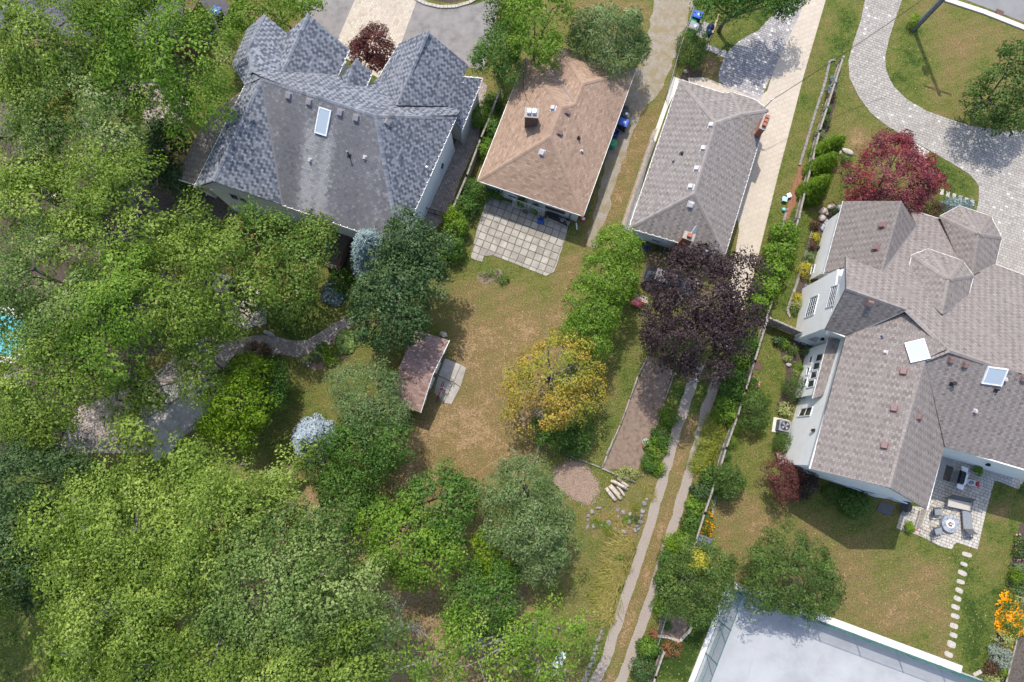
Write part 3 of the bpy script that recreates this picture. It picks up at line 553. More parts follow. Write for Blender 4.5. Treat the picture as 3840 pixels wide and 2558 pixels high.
sheet('shrub_bed', 'RW', [(80, 430), (240, 400), (400, 470), (370, 640), (330, 800), (240, 1000), (200, 1110), (100, 1090), (60, 1020), (130, 900), (150, 780), (160, 680), (110, 540)], 0.008, 'mulch_dark', 0.06, 1)
sheet('border_bed', 'FB', [(720, -40), (640, 340), (600, 560), (560, 740), (500, 960), (440, 1180), (380, 1380), (290, 1480), (360, 1600), (560, 1600), (690, 1080), (860, 900), (860, -40)], 0.008, 'mulch_dark', 0.08)
sheet('island_bed', 'HG', [(880, 960), (1010, 900), (1240, 780), (1440, 660), (1660, 560), (1710, 660), (1700, 840), (1520, 940), (1360, 1050), (1180, 1130), (1000, 1110)], 0.009, 'soil', 0.04, 1)
sheet('planting_bed', 'B3', [(1115, 1130), (1160, 1130), (1290, 1200), (1240, 1310), (1085, 1280)], 0.01, 'soil', 0.04)
sheet('mulch_spot', 'H2', [(60, 1560), (420, 1480), (520, 1700), (200, 1800), (30, 1720)], 0.007, 'soil', 0.15, 1)
sheet('dark_bed', 'D', [(1580, 150), (1615, 165), (1610, 195), (1560, 185)], 0.006, 'mulch_dark', 0.05)
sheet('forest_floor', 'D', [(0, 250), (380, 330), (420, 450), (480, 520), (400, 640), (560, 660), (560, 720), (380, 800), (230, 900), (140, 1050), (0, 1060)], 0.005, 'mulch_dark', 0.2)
# tennis court
sheet('sports_court', 'B4', [(62, 978), (1470, 1500), (2100, 1740), (2100, 2200), (-400, 2200), (-400, 2060)], 0.03, 'court', 0, th=0.03)
mb = MB(); cc = [at('B4', x, y) for x, y in [(-330, 1980), (66, 968), (1478, 1492)]]
for a, b in zip(cc, cc[1:]): mb.beam(a + Vector((0, 0, 0.055)), b + Vector((0, 0, 0.055)), 0.62, 0.11)
tag(obj('court_kerb', mb, 'court_curb'), kind='structure')
mb = MB()
for (a, b) in [((90, 1098), (800, 1360)), ((800, 1360), (1430, 1590)), ((300, 1080), (160, 1568)), ((700, 1240), (480, 1800)), ((30, 1290), (1300, 1750))]:
    p, q = at('B4', *a), at('B4', *b); mb.beam(p + Vector((0, 0, 0.031)), q + Vector((0, 0, 0.031)), 0.03, 0.006)
tag(obj('court_seams', mb, 'concrete'), kind='structure')
# pool glimpsed through the trees
sheet('swimming_pool', 'R5', [(-220, 640), (40, 650), (190, 720), (190, 860), (60, 930), (-220, 900)], 0.03, 'water_pool', 0, th=0.02)
sheet('pool_deck', 'R5', [(-300, 600), (60, 610), (240, 690), (250, 880), (90, 980), (-300, 960)], 0.008, 'curb', 0)
# ------------------------------------------------------------------ roofs
class Roof: pass
def solve_roof(V, facets, iters=400):
    P = {k: at(v[0], v[1], v[2], v[3]) for k, v in V.items()}
    for _ in range(iters):
        acc = {k: [] for k in P}
        for ids in facets:
            if len(ids) < 4: continue
            p = np.array([P[i] for i in ids]); c = p.mean(0); n = np.linalg.svd(p - c)[2][2]
            if abs(n[2]) < 0.2: continue
            for i in ids: acc[i].append(on_plane(V[i][0], V[i][1], V[i][2], Vector(c), Vector(n)).z)
        for k, zs in acc.items():
            if zs and not (len(V[k]) > 4 and V[k][4]):
                z = P[k].z * 0.6 + 0.4 * sum(zs) / len(zs); P[k] = at(V[k][0], V[k][1], V[k][2], z)
    return P
def build_roof(house, V, facets, mat, caps=(), valleys=(), gutters=(), du=0.30, dv=0.2, n_single=300, gut='gutter_white', clips=False, pattern=False, focus_facet=0, mats={}, strip=None, overlay=True):
    P = solve_roof(V, [f for f in facets]); r = Roof(); r.P = P; r.F = []
    mb = MB()
    for ids in facets:
        p = np.array([P[i] for i in ids]); c = p.mean(0); n = np.linalg.svd(p - c)[2][2]; n = n if n[2] > 0 else -n
        v = np.array([0, 0, 1.0]) - n * n[2]; v = v / (np.linalg.norm(v) + 1e-9); u = np.cross(v, n)
        q = np.stack([(p - c) @ u, (p - c) @ v], 1); r.F.append((Vector(c), Vector(n), Vector(u), Vector(v), q, ids))
        top = [Vector(c) + Vector(u) * a[0] + Vector(v) * a[1] for a in q]; k = len(top)
        ar = sum(q[i][0]*q[(i+1) % k][1] - q[(i+1) % k][0]*q[i][1] for i in range(k))
        if ar < 0: top = top[::-1]
        bot = [t - Vector((0, 0, 0.14)) for t in top]
        mb.add(bot + top, [tuple(range(k))[::-1], tuple(range(k, 2*k))] + [(i, (i+1) % k, k + (i+1) % k, k + i) for i in range(k)])
    roof = obj('roof', mb, 'roof_under', house); r.roof = roof; r.house = house
    for fi, (c, n, u, v, q, ids) in enumerate(r.F):
        qs, full, rc = lay(q, 0.0, du, dv, 0.007, 0.5, 0.0)
        if len(qs) == 0: continue
        tone = np.clip(rng.normal(0.5, 0.22 if mats.get(fi, mat) != 'slate_pale' else 0.13, len(qs)), 0, 1)
        if pattern == 'mix' and mats.get(fi, mat) != 'slate_pale':
            tone = np.where(rng.random(len(qs)) < np.where((rc[:, 0] + rc[:, 1]) % 2 == 0, 0.9, 0.14), 0.70, 0.34) + rng.normal(0, 0.09, len(qs))
        elif pattern and pattern != 'mix':
            d = (rc[:, 1] % 2 == 0); tone = np.where(d, 0.58 + rng.normal(0, 0.12, len(qs)), 0.27 + rng.normal(0, 0.12, len(qs)))
        if strip and fi == strip[0]:
            cen = qs.mean(1)
            for (s0, s1, wd, gain) in strip[1]:
                a = on_plane(*s0, c, n) - c; b = on_plane(*s1, c, n) - c
                A = np.array([a.dot(u), a.dot(v)]); B = np.array([b.dot(u), b.dot(v)]); t = ((cen - A) @ (B - A)) / ((B - A) @ (B - A))
                dist = np.abs((cen - A)[:, 0] * (B - A)[1] - (cen - A)[:, 1] * (B - A)[0]) / np.linalg.norm(B - A)
                tone = tone + gain * np.clip(1.3 - dist / wd, 0, 1) * np.clip(t * 4 + 0.4, 0, 1)
        tone = np.clip(tone, 0, 1)
        cu, cv, cn, cc = np.array(u), np.array(v), np.array(n), np.array(c)
        def to3(p2, h): return cc + p2[:, :1] * cu + p2[:, 1:] * cv + (0.006 + np.asarray(h))[:, None] * cn
        pieces(roof, 'shingle', qs, full, tone, to3, 0.008 + rng.random(len(qs)) * 0.016, mats.get(fi, mat), n_single if fi == focus_facet else 0, q.mean(0), -1)
    # ridge and hip caps: overlapping folded tabs
    for a, b in caps:
        A, B = P[a], P[b]; L_ = (B - A).length; k = max(2, int(L_ / 0.26)); e = (B - A).normalized(); sides = []
        for (c, n, u, v, q, ids) in r.F:
            if a in ids and b in ids:
                s = n.cross(e).normalized()
                if s.dot(c - A) < 0: s = -s
                sides.append(s)
        if len(sides) == 1: sides.append(Vector((-sides[0].x, -sides[0].y, sides[0].z)))
        if len(sides) < 2: continue
        vs, fs, tn = [], [], []
        up = Vector((0, 0, 1))
        for j in range(k):
            p0 = A + e * (L_ * j / k); p1 = A + e * (L_ * (j + 1) / k - 0.012); h0, h1 = up * 0.05, up * 0.062
            b0 = len(vs); w = 0.17
            vs += [p0 + sides[0]*w + h0, p0 + h0 * 1.15, p0 + sides[1]*w + h0, p1 + sides[0]*w + h1, p1 + h1 * 1.15, p1 + sides[1]*w + h1]
            fs += [(b0, b0+1, b0+4, b0+3), (b0+1, b0+2, b0+5, b0+4)]; tn += [min(1, max(0, rnd.gauss(0.62, 0.1)))] * 2
        me = np_mesh('ridge_cap', np.array([tuple(x) for x in vs]), np.array(fs), mat, np.array(tn)); o = bpy.data.objects.new('ridge_cap', me); COL.objects.link(o); o.parent = roof
    for a, b in valleys:
        A, B = P[a] + Vector((0, 0, 0.035)), P[b] + Vector((0, 0, 0.035)); obj('valley', MB().beam(A, B, 0.13, 0.02), 'flashing', roof)
    for a, b in gutters:
        A, B = P[a].copy(), P[b].copy(); mb = MB(); mb.beam(A + Vector((0, 0, -0.04)), B + Vector((0, 0, -0.04)), 0.085, 0.1)
        if clips:
            L_ = (B - A).length
            for j in range(int(L_ / 0.55)): p = A.lerp(B, (j + 0.5) * 0.55 / L_); mb.box((p.x, p.y, p.z + 0.02), 0.07, 0.07, 0.06)
        obj('gutter', mb, gut, house)
    return r
def on_roof(r, fr, x, y):
    best = None
    for f in r.F:
        c, n, u, v, q, ids = f; p = on_plane(fr, x, y, c, n); l = np.array([[(p - c).dot(u), (p - c).dot(v)]])
        if inside(q, l)[0] and (best is None or p.z > best[0].z): best = (p, n, u, v)
    if best is None:
        c, n, u, v, q, ids = r.F[0]; best = (on_plane(fr, x, y, c, n), n, u, v)
    return best
def obox(mb, p, u, v, n, a, b, h, t=1.0):          # box on a slope, tapering to t at the top
    lo = [p + u*(i*a/2) + v*(j*b/2) for i, j in ((-1, -1), (1, -1), (1, 1), (-1, 1))]; hi = [p + u*(i*a/2*t) + v*(j*b/2*t) + n*h for i, j in ((-1, -1), (1, -1), (1, 1), (-1, 1))]
    return mb.hexa(lo + hi)
def roof_vent(r, fr, x, y, mat='vent_grey', s=0.38, h=0.2):
    p, n, u, v = on_roof(r, fr, x, y - 2); mb = MB(); obox(mb, p, u, v, n, s * 1.35, s * 1.35, 0.04); obox(mb, p + n*0.04, u, v, n, s, s, h, 0.82); return obj('roof_vent', mb, mat, r.house)
def roof_stack(r, fr, x, y, mat='black_plastic', rad=0.055, h=0.4):
    p, n, u, v = on_roof(r, fr, x, y); mb = MB(); obox(mb, p, u, v, n, 0.3, 0.3, 0.035); mb.tube([p, p + Vector((0, 0, h))], rad, 10); mb.tube([p + Vector((0, 0, h)), p + Vector((0, 0, h + 0.05))], rad * 1.35, 10); return obj('vent_pipe', mb, mat, r.house)
def skylight(r, fr, x, y, a, b, glass='skylight_glass', ang=0.0):
    p, n, u, v = on_roof(r, fr, x, y); u2 = u * math.cos(ang) + v * math.sin(ang); v2 = n.cross(u2)
    mb = MB()
    for s in (-1, 1):
        obox(mb, p + u2 * (s * a/2), u2, v2, n, 0.08, b + 0.08, 0.16); obox(mb, p + v2 * (s * b/2), u2, v2, n, a - 0.08, 0.08, 0.155)
    sk = obj('skylight', mb, 'white_enamel', r.house); g = MB(); obox(g, p, u2, v2, n, a - 0.08, b - 0.08, 0.13); obj('pane', g, glass, sk); return sk
def wall_prism(house, pts, z1, mat, z0=0.0, name='wall'):
    return obj(name, MB().prism([Vector(p[:2]) for p in pts], z0, z1), mat, house)
def inset(pts, d):
    out = []; n = len(pts); pts = [Vector(p[:2]) for p in pts]
    ar = sum(pts[i].x*pts[(i+1) % n].y - pts[(i+1) % n].x*pts[i].y for i in range(n)); sg = 1 if ar > 0 else -1
    for i in range(n):
        a, b, c = pts[i-1], pts[i], pts[(i+1) % n]; e1 = (b - a).normalized(); e2 = (c - b).normalized()
        n1 = Vector((-e1.y, e1.x)) * sg; n2 = Vector((-e2.y, e2.x)) * sg; m = n1 + n2; k = max(0.35, 1 + n1.dot(n2)); out.append(b + m * (d / k))
    return out
def wall_plane(a, b, toward=None):                  # vertical plane through two footprint points, facing the camera's foot point
    d = Vector((b[0]-a[0], b[1]-a[1], 0)); n = Vector((d.y, -d.x, 0)).normalized(); p = Vector((a[0], a[1], 0))
    if (CAMP - p).dot(n) < 0: n = -n
    return p, n
def window(house, fr, cor, pl, nx=1, ny=1, fw=0.07, glass='glass', name='window', frame='white_enamel', sill=True):
    p, n = pl; q = [on_plane(fr, x, y, p, n) for x, y in cor]      # tl, tr, br, bl
    mb = MB()
    for a, b in zip(q, q[1:] + q[:1]): mb.beam(a + n*0.03, b + n*0.03, fw, 0.06, up=n)
    w = obj(name, mb, frame, house)
    lerp2 = lambda s, t: q[0].lerp(q[1], s).lerp(q[3].lerp(q[2], s), t)
    for i in range(nx):
        for j in range(ny):
            e = 0.012; c4 = [lerp2(i/nx + e, (j+1)/ny - e), lerp2((i+1)/nx - e, (j+1)/ny - e), lerp2((i+1)/nx - e, j/ny + e), lerp2(i/nx + e, j/ny + e)]
            g = MB(); lo = [x + n*0.004 for x in c4]; hi = [x + n*0.018 for x in c4]; g.hexa(lo + hi); obj('pane', g, glass, w)
    if nx * ny > 1:
        mm = MB()
        for i in range(1, nx): mm.beam(lerp2(i/nx, 0) + n*0.026, lerp2(i/nx, 1) + n*0.026, 0.03, 0.03, up=n)
        for j in range(1, ny): mm.beam(lerp2(0, j/ny) + n*0.024, lerp2(1, j/ny) + n*0.024, 0.03, 0.026, up=n)
        obj('glazing_bar', mm, frame, w)
    return w
def chimney(house, c, sx, sy, z0, z1, rz, mat, flues=1, cap='mortar', flue='flue_clay'):
    ch = obj('chimney', MB().box((c[0], c[1], z0), sx, sy, z1 - z0, rz), mat, house)
    for k in range(int((z1 - z0) / 0.16)):           # brick courses stand proud of the joints
        obj('brick_course', MB().box((c[0], c[1], z0 + k*0.16 + 0.012), sx + 0.02, sy + 0.02, 0.13, rz), mat, ch)
    obj('chimney_cap', MB().box((c[0], c[1], z1), sx + 0.12, sy + 0.12, 0.09, rz), cap, ch)
    for k in range(flues):
        o = (k - (flues - 1) / 2) * (sx / max(flues, 1)) * 0.85
        obj('flue', MB().box((c[0] + o*math.cos(rz), c[1] + o*math.sin(rz), z1 + 0.09), min(0.3, sx/flues*0.6), min(0.3, sy*0.6), 0.3, rz), flue, ch)
    return ch
def downspout(house, a, b, mat='gutter_white'): return obj('downspout', MB().beam(a, b, 0.08), mat, house)

# ---------------- house with the slate-blue roof
c0 = at('R2', 1000, 900, 0)
h1 = thing('gabled_house', 'large white house with steep blue grey shingle roof, many gables and a long skylight', 'house', c0)
V = dict(m0=('R2', 600, 478, 9.2), w0=('R2', 665, 515, 9.2, 1), m1=('R2', 1410, 755, 9.2, 1), s1=('R2', 800, 1340, 5.2), s2=('R2', 1565, 1605, 5.2, 1), e1=('R2', 1935, 768, 5.4, 1), e2=('R2', 1962, 735, 5.4),
         e3=('R2', 1870, 695, 5.9), w1=('R2', 345, 1185, 8.0), x1=('R2', 222, 1225, 5.4), x2=('R2', 555, 560, 6.4),
         l1=('R2', 92, 1165, 3.2, 1), l2=('R2', 228, 1207, 4.6), l3=('R2', 545, 590, 4.8), l4=('R2', 330, 730, 3.4),
         g0=('R2', 570, 305, 7.9), a0=('R2', 680, 95, 8.2), a2=('R2', 830, 215, 6.0), a3=('R2', 772, 338, 6.2), a4=('R2', 470, 420, 5.3), a5=('R2', 570, 190, 5.3),
         b0=('R2', 970, 95, 8.6), b1=('R2', 800, 470, 8.5), b2=('R2', 1238, 325, 5.5), b3=('R2', 1165, 490, 5.6), b4=('R2', 825, 222, 6.2),
         c0=('R2', 1285, 385, 7.1), c1=('R2', 1215, 560, 7.2), c2=('R2', 1388, 475, 6.0), c3=('R2', 1350, 563, 6.2), c4=('R2', 1188, 500, 6.1),
         d0=('R2', 1755, 200, 8.0, 1), d1=('R2', 1548, 690, 8.1), d2=('R2', 1562, 288, 5.4, 1), d3=('R2', 1430, 505, 5.6), f1=('R2', 2000, 430, 5.0, 1), f2=('R2', 1975, 500, 5.0), f3=('R2', 2108, 512, 4.1), f4=('R2', 1970, 860, 4.0), f5=('R2', 1915, 780, 4.6), n2=('R2', 1390, 520, 5.7, 1))
Fc = [('w0', 's1', 's2', 'm1'), ('m1', 's2', 'e1'), ('w0', 'w1', 's1'), ('w0', 'x2', 'x1', 'w1'), ('l1', 'l2', 'l3', 'l4'),
      ('m0', 'w0', 'm1', 'e1', 'e2', 'e3', 'd1', 'd3', 'n2', 'c3', 'c1', 'b3', 'b1'), ('b1', 'a3', 'g0', 'm0'), ('a0', 'g0', 'a3', 'a2'), ('a0', 'a5', 'a4', 'g0'), ('g0', 'a4', 'x2', 'w0', 'm0'),
      ('b0', 'b4', 'a3', 'b1'), ('b0', 'b1', 'b3', 'b2'), ('c0', 'c1', 'c3', 'c2'), ('c0', 'c4', 'c1'), ('d0', 'd2', 'd3', 'd1'), ('d0', 'd1', 'e3', 'e2', 'f5', 'f4', 'f3', 'f2', 'f1')]
r1 = build_roof(h1, V, Fc, 'slate_roof', caps=[('w0', 'm1'), ('m1', 's2'), ('m1', 'e1'), ('w0', 'w1'), ('a0', 'g0'), ('b0', 'b1'), ('c0', 'c1'), ('d0', 'd1'), ('m0', 'g0')], valleys=[('w0', 's1')],
                gutters=[('s1', 's2'), ('s2', 'e1'), ('l1', 'l2'), ('x1', 'x2'), ('b2', 'b3'), ('c2', 'c3'), ('d2', 'd3'), ('f3', 'f4'), ('f1', 'f2'), ('f2', 'f3')], gut='gutter_white', clips=True, du=0.21, dv=0.18, pattern='mix', mats={0: 'slate_pale', 4: 'brown_roof'}, focus_facet=1,
                strip=(0, [(('R2', 1000, 800), ('R2', 930, 1400), 0.62, 0.42), (('R2', 1110, 860), ('R2', 1040, 1400), 0.5, 0.42), (('R2', 1055, 900), ('R2', 985, 1400), 0.8, 0.12), (('R2', 860, 700), ('R2', 830, 1300), 0.9, -0.3), (('R2', 1250, 800), ('R2', 1250, 1400), 1.2, -0.18)]))
P1 = r1.P
fp = inset([P1['l1'], P1['x1'], P1['s1'], P1['s2'], P1['e1'], P1['f4'], P1['f3'], P1['f1'], P1['d2'], P1['n2'], P1['b2'], P1['a2'], P1['a5'], P1['a4'], P1['l4']], 0.45)
body = inset([P1['x1'], P1['s1'], P1['s2'], P1['e1'], P1['d1'].lerp(P1['d3'], 0.4), P1['b1'].lerp(P1['b3'], 0.4), P1['a4'], P1['x2']], 0.4)
wall_prism(h1, body, 5.1, 'stucco_white'); gar = inset([P1['d3'], P1['d2'], P1['f1'], P1['f3'], P1['f4'], P1['f5']], 0.35); wall_prism(h1, gar, 4.0, 'stucco_cream')
fr_w = inset([P1['a4'], P1['a5'], P1['a2'], P1['b2'], P1['b3']], 0.35); wall_prism(h1, fr_w, 5.0, 'stucco_cream'); lw = inset([P1['l1'], P1['l2'], P1['l3'], P1['l4']], 0.35); wall_prism(h1, lw, 3.1, 'stucco_cream')
def gable(house, a, b, c, mat, d=0.25, name='gable'):  # triangular wall under a gable end
    n = (b - a).cross(c - a).normalized(); ctr = (a + b + c) / 3; mb = MB(); t = Vector((n.x, n.y, 0)).normalized() * 0.08; off = Vector((0, 0, -0.38)); 
    mb.add([a - t + off, b - t + off, c - t + off, a + t + off, b + t + off, c + t + off], [(0, 2, 1), (3, 4, 5), (0, 1, 4, 3), (1, 2, 5, 4), (2, 0, 3, 5)]); return obj(name, mb, mat, house)
def pull(p, q, d): return p + (q - p).normalized() * d
cm1 = (P1['w0'] + P1['m1']) / 2
def push(ps, tgt, d): v = Vector((tgt.x - ps[0].x, tgt.y - ps[0].y, 0)).normalized() * d; return [p + v for p in ps]
gable(h1, *push([P1['x1'], P1['w1'], P1['s1']], P1['w0'], 0.35), 'stucco_cream')
gable(h1, *push([P1['b4'], P1['b0'], P1['b2']], P1['b1'], 0.3), 'stucco_cream'); gable(h1, *push([P1['d2'], P1['d0'], P1['f1']], P1['d1'], 0.3), 'stucco_cream'); gable(h1, *push([P1['a5'], P1['a0'], P1['a2']], P1['g0'], 0.3), 'stucco_cream')
pe = wall_plane(body[2], body[3]); window(h1, 'R2', [(1838, 1060), (1856, 1068), (1846, 1112), (1828, 1100)], pe); window(h1, 'R2', [(1690, 1420), (1718, 1450), (1690, 1490), (1660, 1470)], pe, 1, 2)
ps = wall_plane(body[1], body[2]); window(h1, 'R2', [(995, 1432), (1040, 1448), (1052, 1472), (1005, 1455)], ps); window(h1, 'R2', [(1048, 1452), (1085, 1464), (1098, 1488), (1058, 1474)], ps); window(h1, 'R2', [(1094, 1468), (1130, 1480), (1142, 1502), (1104, 1490)], ps)
pg = wall_plane(body[0], body[1]); window(h1, 'R2', [(450, 1258), (505, 1275), (520, 1310), (468, 1292)], pg); window(h1, 'R2', [(515, 1285), (560, 1300), (575, 1330), (530, 1315)], pg)
for x, y in [(843, 628), (978, 668), (1180, 738), (1285, 773), (592, 778), (1482, 803)]: roof_vent(r1, 'R2', x, y, 'vent_grey', 0.42)
roof_vent(r1, 'R2', 983, 1047, 'vent_pale', 0.2); roof_vent(r1, 'R2', 1340, 1030, 'vent_pale', 0.22); roof_stack(r1, 'R2', 1238, 1020, h=0.75); skylight(r1, 'R2', 1068, 795, 0.85, 1.75)
p, n, u, v = on_roof(r1, 'R2', 1748, 1110); mb = MB(); mb.tube([p, p + Vector((0, 0, 0.55))], 0.025); mb.lathe(p + Vector((0, 0, 0.5)), [(0.05, 0), (0.10, 0.05), (0.06, 0.12)], 8); obj('satellite_mast', mb, 'white_enamel', h1)
p, n, u, v = on_roof(r1, 'R2', 1990, 600); mb = MB(); mb.tube([p, p + Vector((0, 0, 1.4))], 0.025); mb.tube([p + Vector((-0.25, 0.1, 1.25)), p + Vector((0.25, -0.1, 1.3))], 0.015); obj('roof_antenna', mb, 'grey_metal', h1)
# red deck behind it, board by board
def deck(name, fr, pts, z, bw, ang, mat, label, n_single=140):
    p = [at(fr, x, y, z) for x, y in pts]; poly = np.array([q[:2] for q in p]); t = thing(name, label, 'deck', Vector((poly[:, 0].mean(), poly[:, 1].mean(), 0)))
    obj('joist_frame', MB().prism([Vector(q[:2]) for q in inset(p, 0.05)], 0.0, z - 0.04), 'wood_dark', t)
    q, full, rc = lay(poly, ang, 8.0, bw, 0.012, 0.0)
    for k in range(len(q)):
        pp4 = [Vector((a[0], a[1], z - 0.04)) for a in q[k]]; obj('plank', MB().hexa(pp4 + [x + Vector((0, 0, 0.04 + 0.004 * (k % 3))) for x in pp4]), mat, t)
    return t
deck('timber_deck', 'R2', [(225, 1215), (360, 1190), (580, 1330), (560, 1440), (440, 1500), (215, 1420)], 0.5, 0.14, R(-22), 'deck_red', 'dark red timber deck below the cream gable wall')
deck('timber_deck', 'R6', [(330, 190), (660, 270), (665, 330), (590, 500), (500, 470), (470, 360)], 0.7, 0.14, R(-22), 'deck_red', 'dark red timber deck beside the blue green spruce')
# ---------------- tan bungalow
h2 = thing('tan_bungalow', 'small bungalow with tan pink hip roof and brick chimney', 'house', at('R3', 680, 850))
V = dict(NW=('R3', 470, 382, 2.9, 1), SW=('R3', 158, 1180, 2.9, 1), SE=('R3', 848, 1412, 2.9, 1), NE=('R3', 1190, 460, 2.9, 1), r0=('R3', 638, 888, 5.0), r1=('R3', 708, 700, 5.0), p=('R3', 792, 684, 4.9), q=('R3', 850, 544, 4.6), g=('R3', 690, 300, 4.5), v=('R3', 622, 436, 3.1), k=('R3', 960, 400, 3.0))
r2 = build_roof(h2, V, [('NW', 'SW', 'r0', 'r1'), ('SW', 'SE', 'r0'), ('SE', 'NE', 'q', 'p', 'r1', 'r0'), ('NW', 'r1', 'p', 'v'), ('v', 'p', 'q', 'g'), ('g', 'q', 'NE', 'k')], 'tan_roof', caps=[('SW', 'r0'), ('SE', 'r0'), ('r0', 'r1'), ('NW', 'r1'), ('r1', 'p'), ('p', 'q'), ('q', 'NE'), ('q', 'g')], valleys=[('v', 'p')], gutters=[('NW', 'SW'), ('SW', 'SE'), ('SE', 'NE'), ('g', 'k'), ('k', 'NE')], du=0.3, dv=0.17, focus_facet=1)
P2r = r2.P; f2 = inset([P2r['NW'], P2r['SW'], P2r['SE'], P2r['NE'], P2r['k'], P2r['g'], P2r['v']], 0.42); wall_prism(h2, f2, 2.85, 'siding_blue')
ps2 = wall_plane(f2[1], f2[2]); window(h2, 'H2', [(1235, 425), (1560, 530), (1555, 565), (1230, 455)], ps2, glass='glass', frame='gutter_brown'); window(h2, 'H2', [(580, 215), (730, 265), (725, 300), (565, 250)], ps2); window(h2, 'H2', [(385, 130), (450, 150), (445, 190), (375, 168)], ps2)
downspout(h2, on_plane('H2', 1655, 560, *ps2) + ps2[1]*0.06, Vector((on_plane('H2', 1655, 560, *ps2).x, on_plane('H2', 1655, 560, *ps2).y, 0.1)) + ps2[1]*0.06, 'gutter_brown')
for x, y, m_ in [(655, 712, 'vent_pale'), (742, 738, 'vent_brown'), (692, 873, 'vent_brown'), (580, 998, 'vent_pale')]: roof_vent(r2, 'R3', x, y, m_, 0.36)
roof_vent(r2, 'R3', 834, 990, 'vent_pale', 0.16); roof_stack(r2, 'R3', 818, 905, h=0.5)
p, n, u, v = on_roof(r2, 'R3', 508, 828); rzh = math.atan2(u.y, u.x); base = p
ang2 = dirang('R3', (158, 1180), (848, 1412)); chimney(h2, (base.x, base.y + 0.35), 0.95, 0.7, base.z - 0.8, base.z + 1.5, R(-4), 'brick_brown', 2, 'mortar', 'white_enamel')
p, n, u, v = on_roof(r2, 'R3', 455, 580); mb = MB(); mb.tube([p, p + Vector((0, 0, 2.6))], 0.03, 6); mb.tube([p + Vector((-0.15, 0.2, 2.5)), p + Vector((0.15, -0.2, 2.55))], 0.02); obj('service_mast', mb, 'black_metal', h2)
# ---------------- grey bungalow
h3 = thing('grey_bungalow', 'long bungalow with warm grey hip roof and red brick chimneys', 'house', at('R3', 1650, 1000))
V = dict(NW=('R3', 1478, 520, 2.9, 1), SW=('R3', 1147, 1490, 2.9, 1), SE=('R3', 1773, 1672, 2.9, 1), NE=('R3', 2058, 720, 2.9, 1), r0=('R3', 1575, 1265, 4.9), r1=('R3', 1715, 802, 4.9), q=('R3', 1876, 747, 4.5), t=('R3', 1815, 603, 2.9), n1=('R3', 1780, 614, 2.9), n2=('R3', 1967, 650, 2.9))
r3 = build_roof(h3, V, [('NW', 'SW', 'r0', 'r1'), ('SW', 'SE', 'r0'), ('SE', 'NE', 'q', 'r1', 'r0'), ('NW', 'r1', 'q', 't', 'n1'), ('t', 'q', 'NE', 'n2')], 'grey_roof', caps=[('SW', 'r0'), ('SE', 'r0'), ('r0', 'r1'), ('NW', 'r1'), ('r1', 'q'), ('q', 'NE'), ('q', 't')], gutters=[('NW', 'SW'), ('SW', 'SE'), ('SE', 'NE'), ('NW', 'n1'), ('n1', 't'), ('t', 'n2'), ('n2', 'NE')], pattern=True, du=0.25, dv=0.16, clips=True)
P3 = r3.P; f3 = inset([P3['NW'], P3['SW'], P3['SE'], P3['NE'], P3['n2'], P3['n1']], 0.4); wall_prism(h3, f3, 2.85, 'siding_white')
ps3 = wall_plane(f3[1], f3[2]); window(h3, 'CA', [(520, 300), (640, 345), (630, 372), (505, 330)], ps3); obj('drain_pipe', MB().beam(on_plane('CA', 450, 345, *ps3) + ps3[1]*0.05, on_plane('CA', 430, 450, *ps3) + ps3[1]*0.05, 0.09), 'rust_brown', h3)
mb = MB()                                            # lap siding boards along the rear wall
for k in range(9):
    a, b = f3[1], f3[2]; mb.beam(Vector((a.x, a.y, 0.3 + k*0.28)) + ps3[1]*0.012, Vector((b.x, b.y, 0.3 + k*0.28)) + ps3[1]*0.012, 0.02, 0.025)
obj('siding_edge', mb, 'siding_white', h3)
for x, y in [(1687, 822), (1637, 974), (1593, 1106), (1553, 1224), (1550, 1338)]: roof_vent(r3, 'R3', x, y, 'vent_pale', 0.38)
roof_vent(r3, 'R3', 1441, 1055, 'vent_grey', 0.18); roof_stack(r3, 'R3', 1490, 1005, h=0.35)
pc = at('CA', 1000, 520, 0.0); chimney(h3, at('CA', 1085, 275, 4.6), 0.75, 0.5, 0.0, 4.6, R(-22), 'brick_red', 1)
e3 = at('R4', 292, 800, 4.4); chimney(h3, e3, 1.2, 0.42, 0.0, 4.4, R(67), 'brick_red', 3)
p = at('CA', 1125, 200, 4.6); mb = MB(); mb.tube([Vector((p.x - 0.1, p.y - 0.4, 4.55)), p], 0.025, 6); mb.lathe((0, 0, 0), [(0.02, 0), (0.2, 0.03), (0.36, 0.1), (0.38, 0.13), (0.3, 0.11)], 16)
d0 = len(mb.v) - 5 * 16
rotm = Matrix.Translation(p + Vector((0.12, 0.12, 0.15))) @ Matrix.Rotation(R(70), 4, Vector((0.6, 0.8, 0)))
mb.v[d0:] = [tuple(rotm @ Vector(q)) for q in mb.v[d0:]]; obj('satellite_dish', mb, 'white_enamel', h3)
e4 = at('R4', 325, 675, 3.6); mb = MB(); mb.tube([(e4.x - 0.2, e4.y, 2.4), (e4.x, e4.y, 4.2)], 0.035, 8); mb.tube([(e4.x - 0.12, e4.y, 4.1), (e4.x + 0.14, e4.y + 0.1, 4.2)], 0.05, 6); obj('service_mast', mb, 'grey_metal', h3)
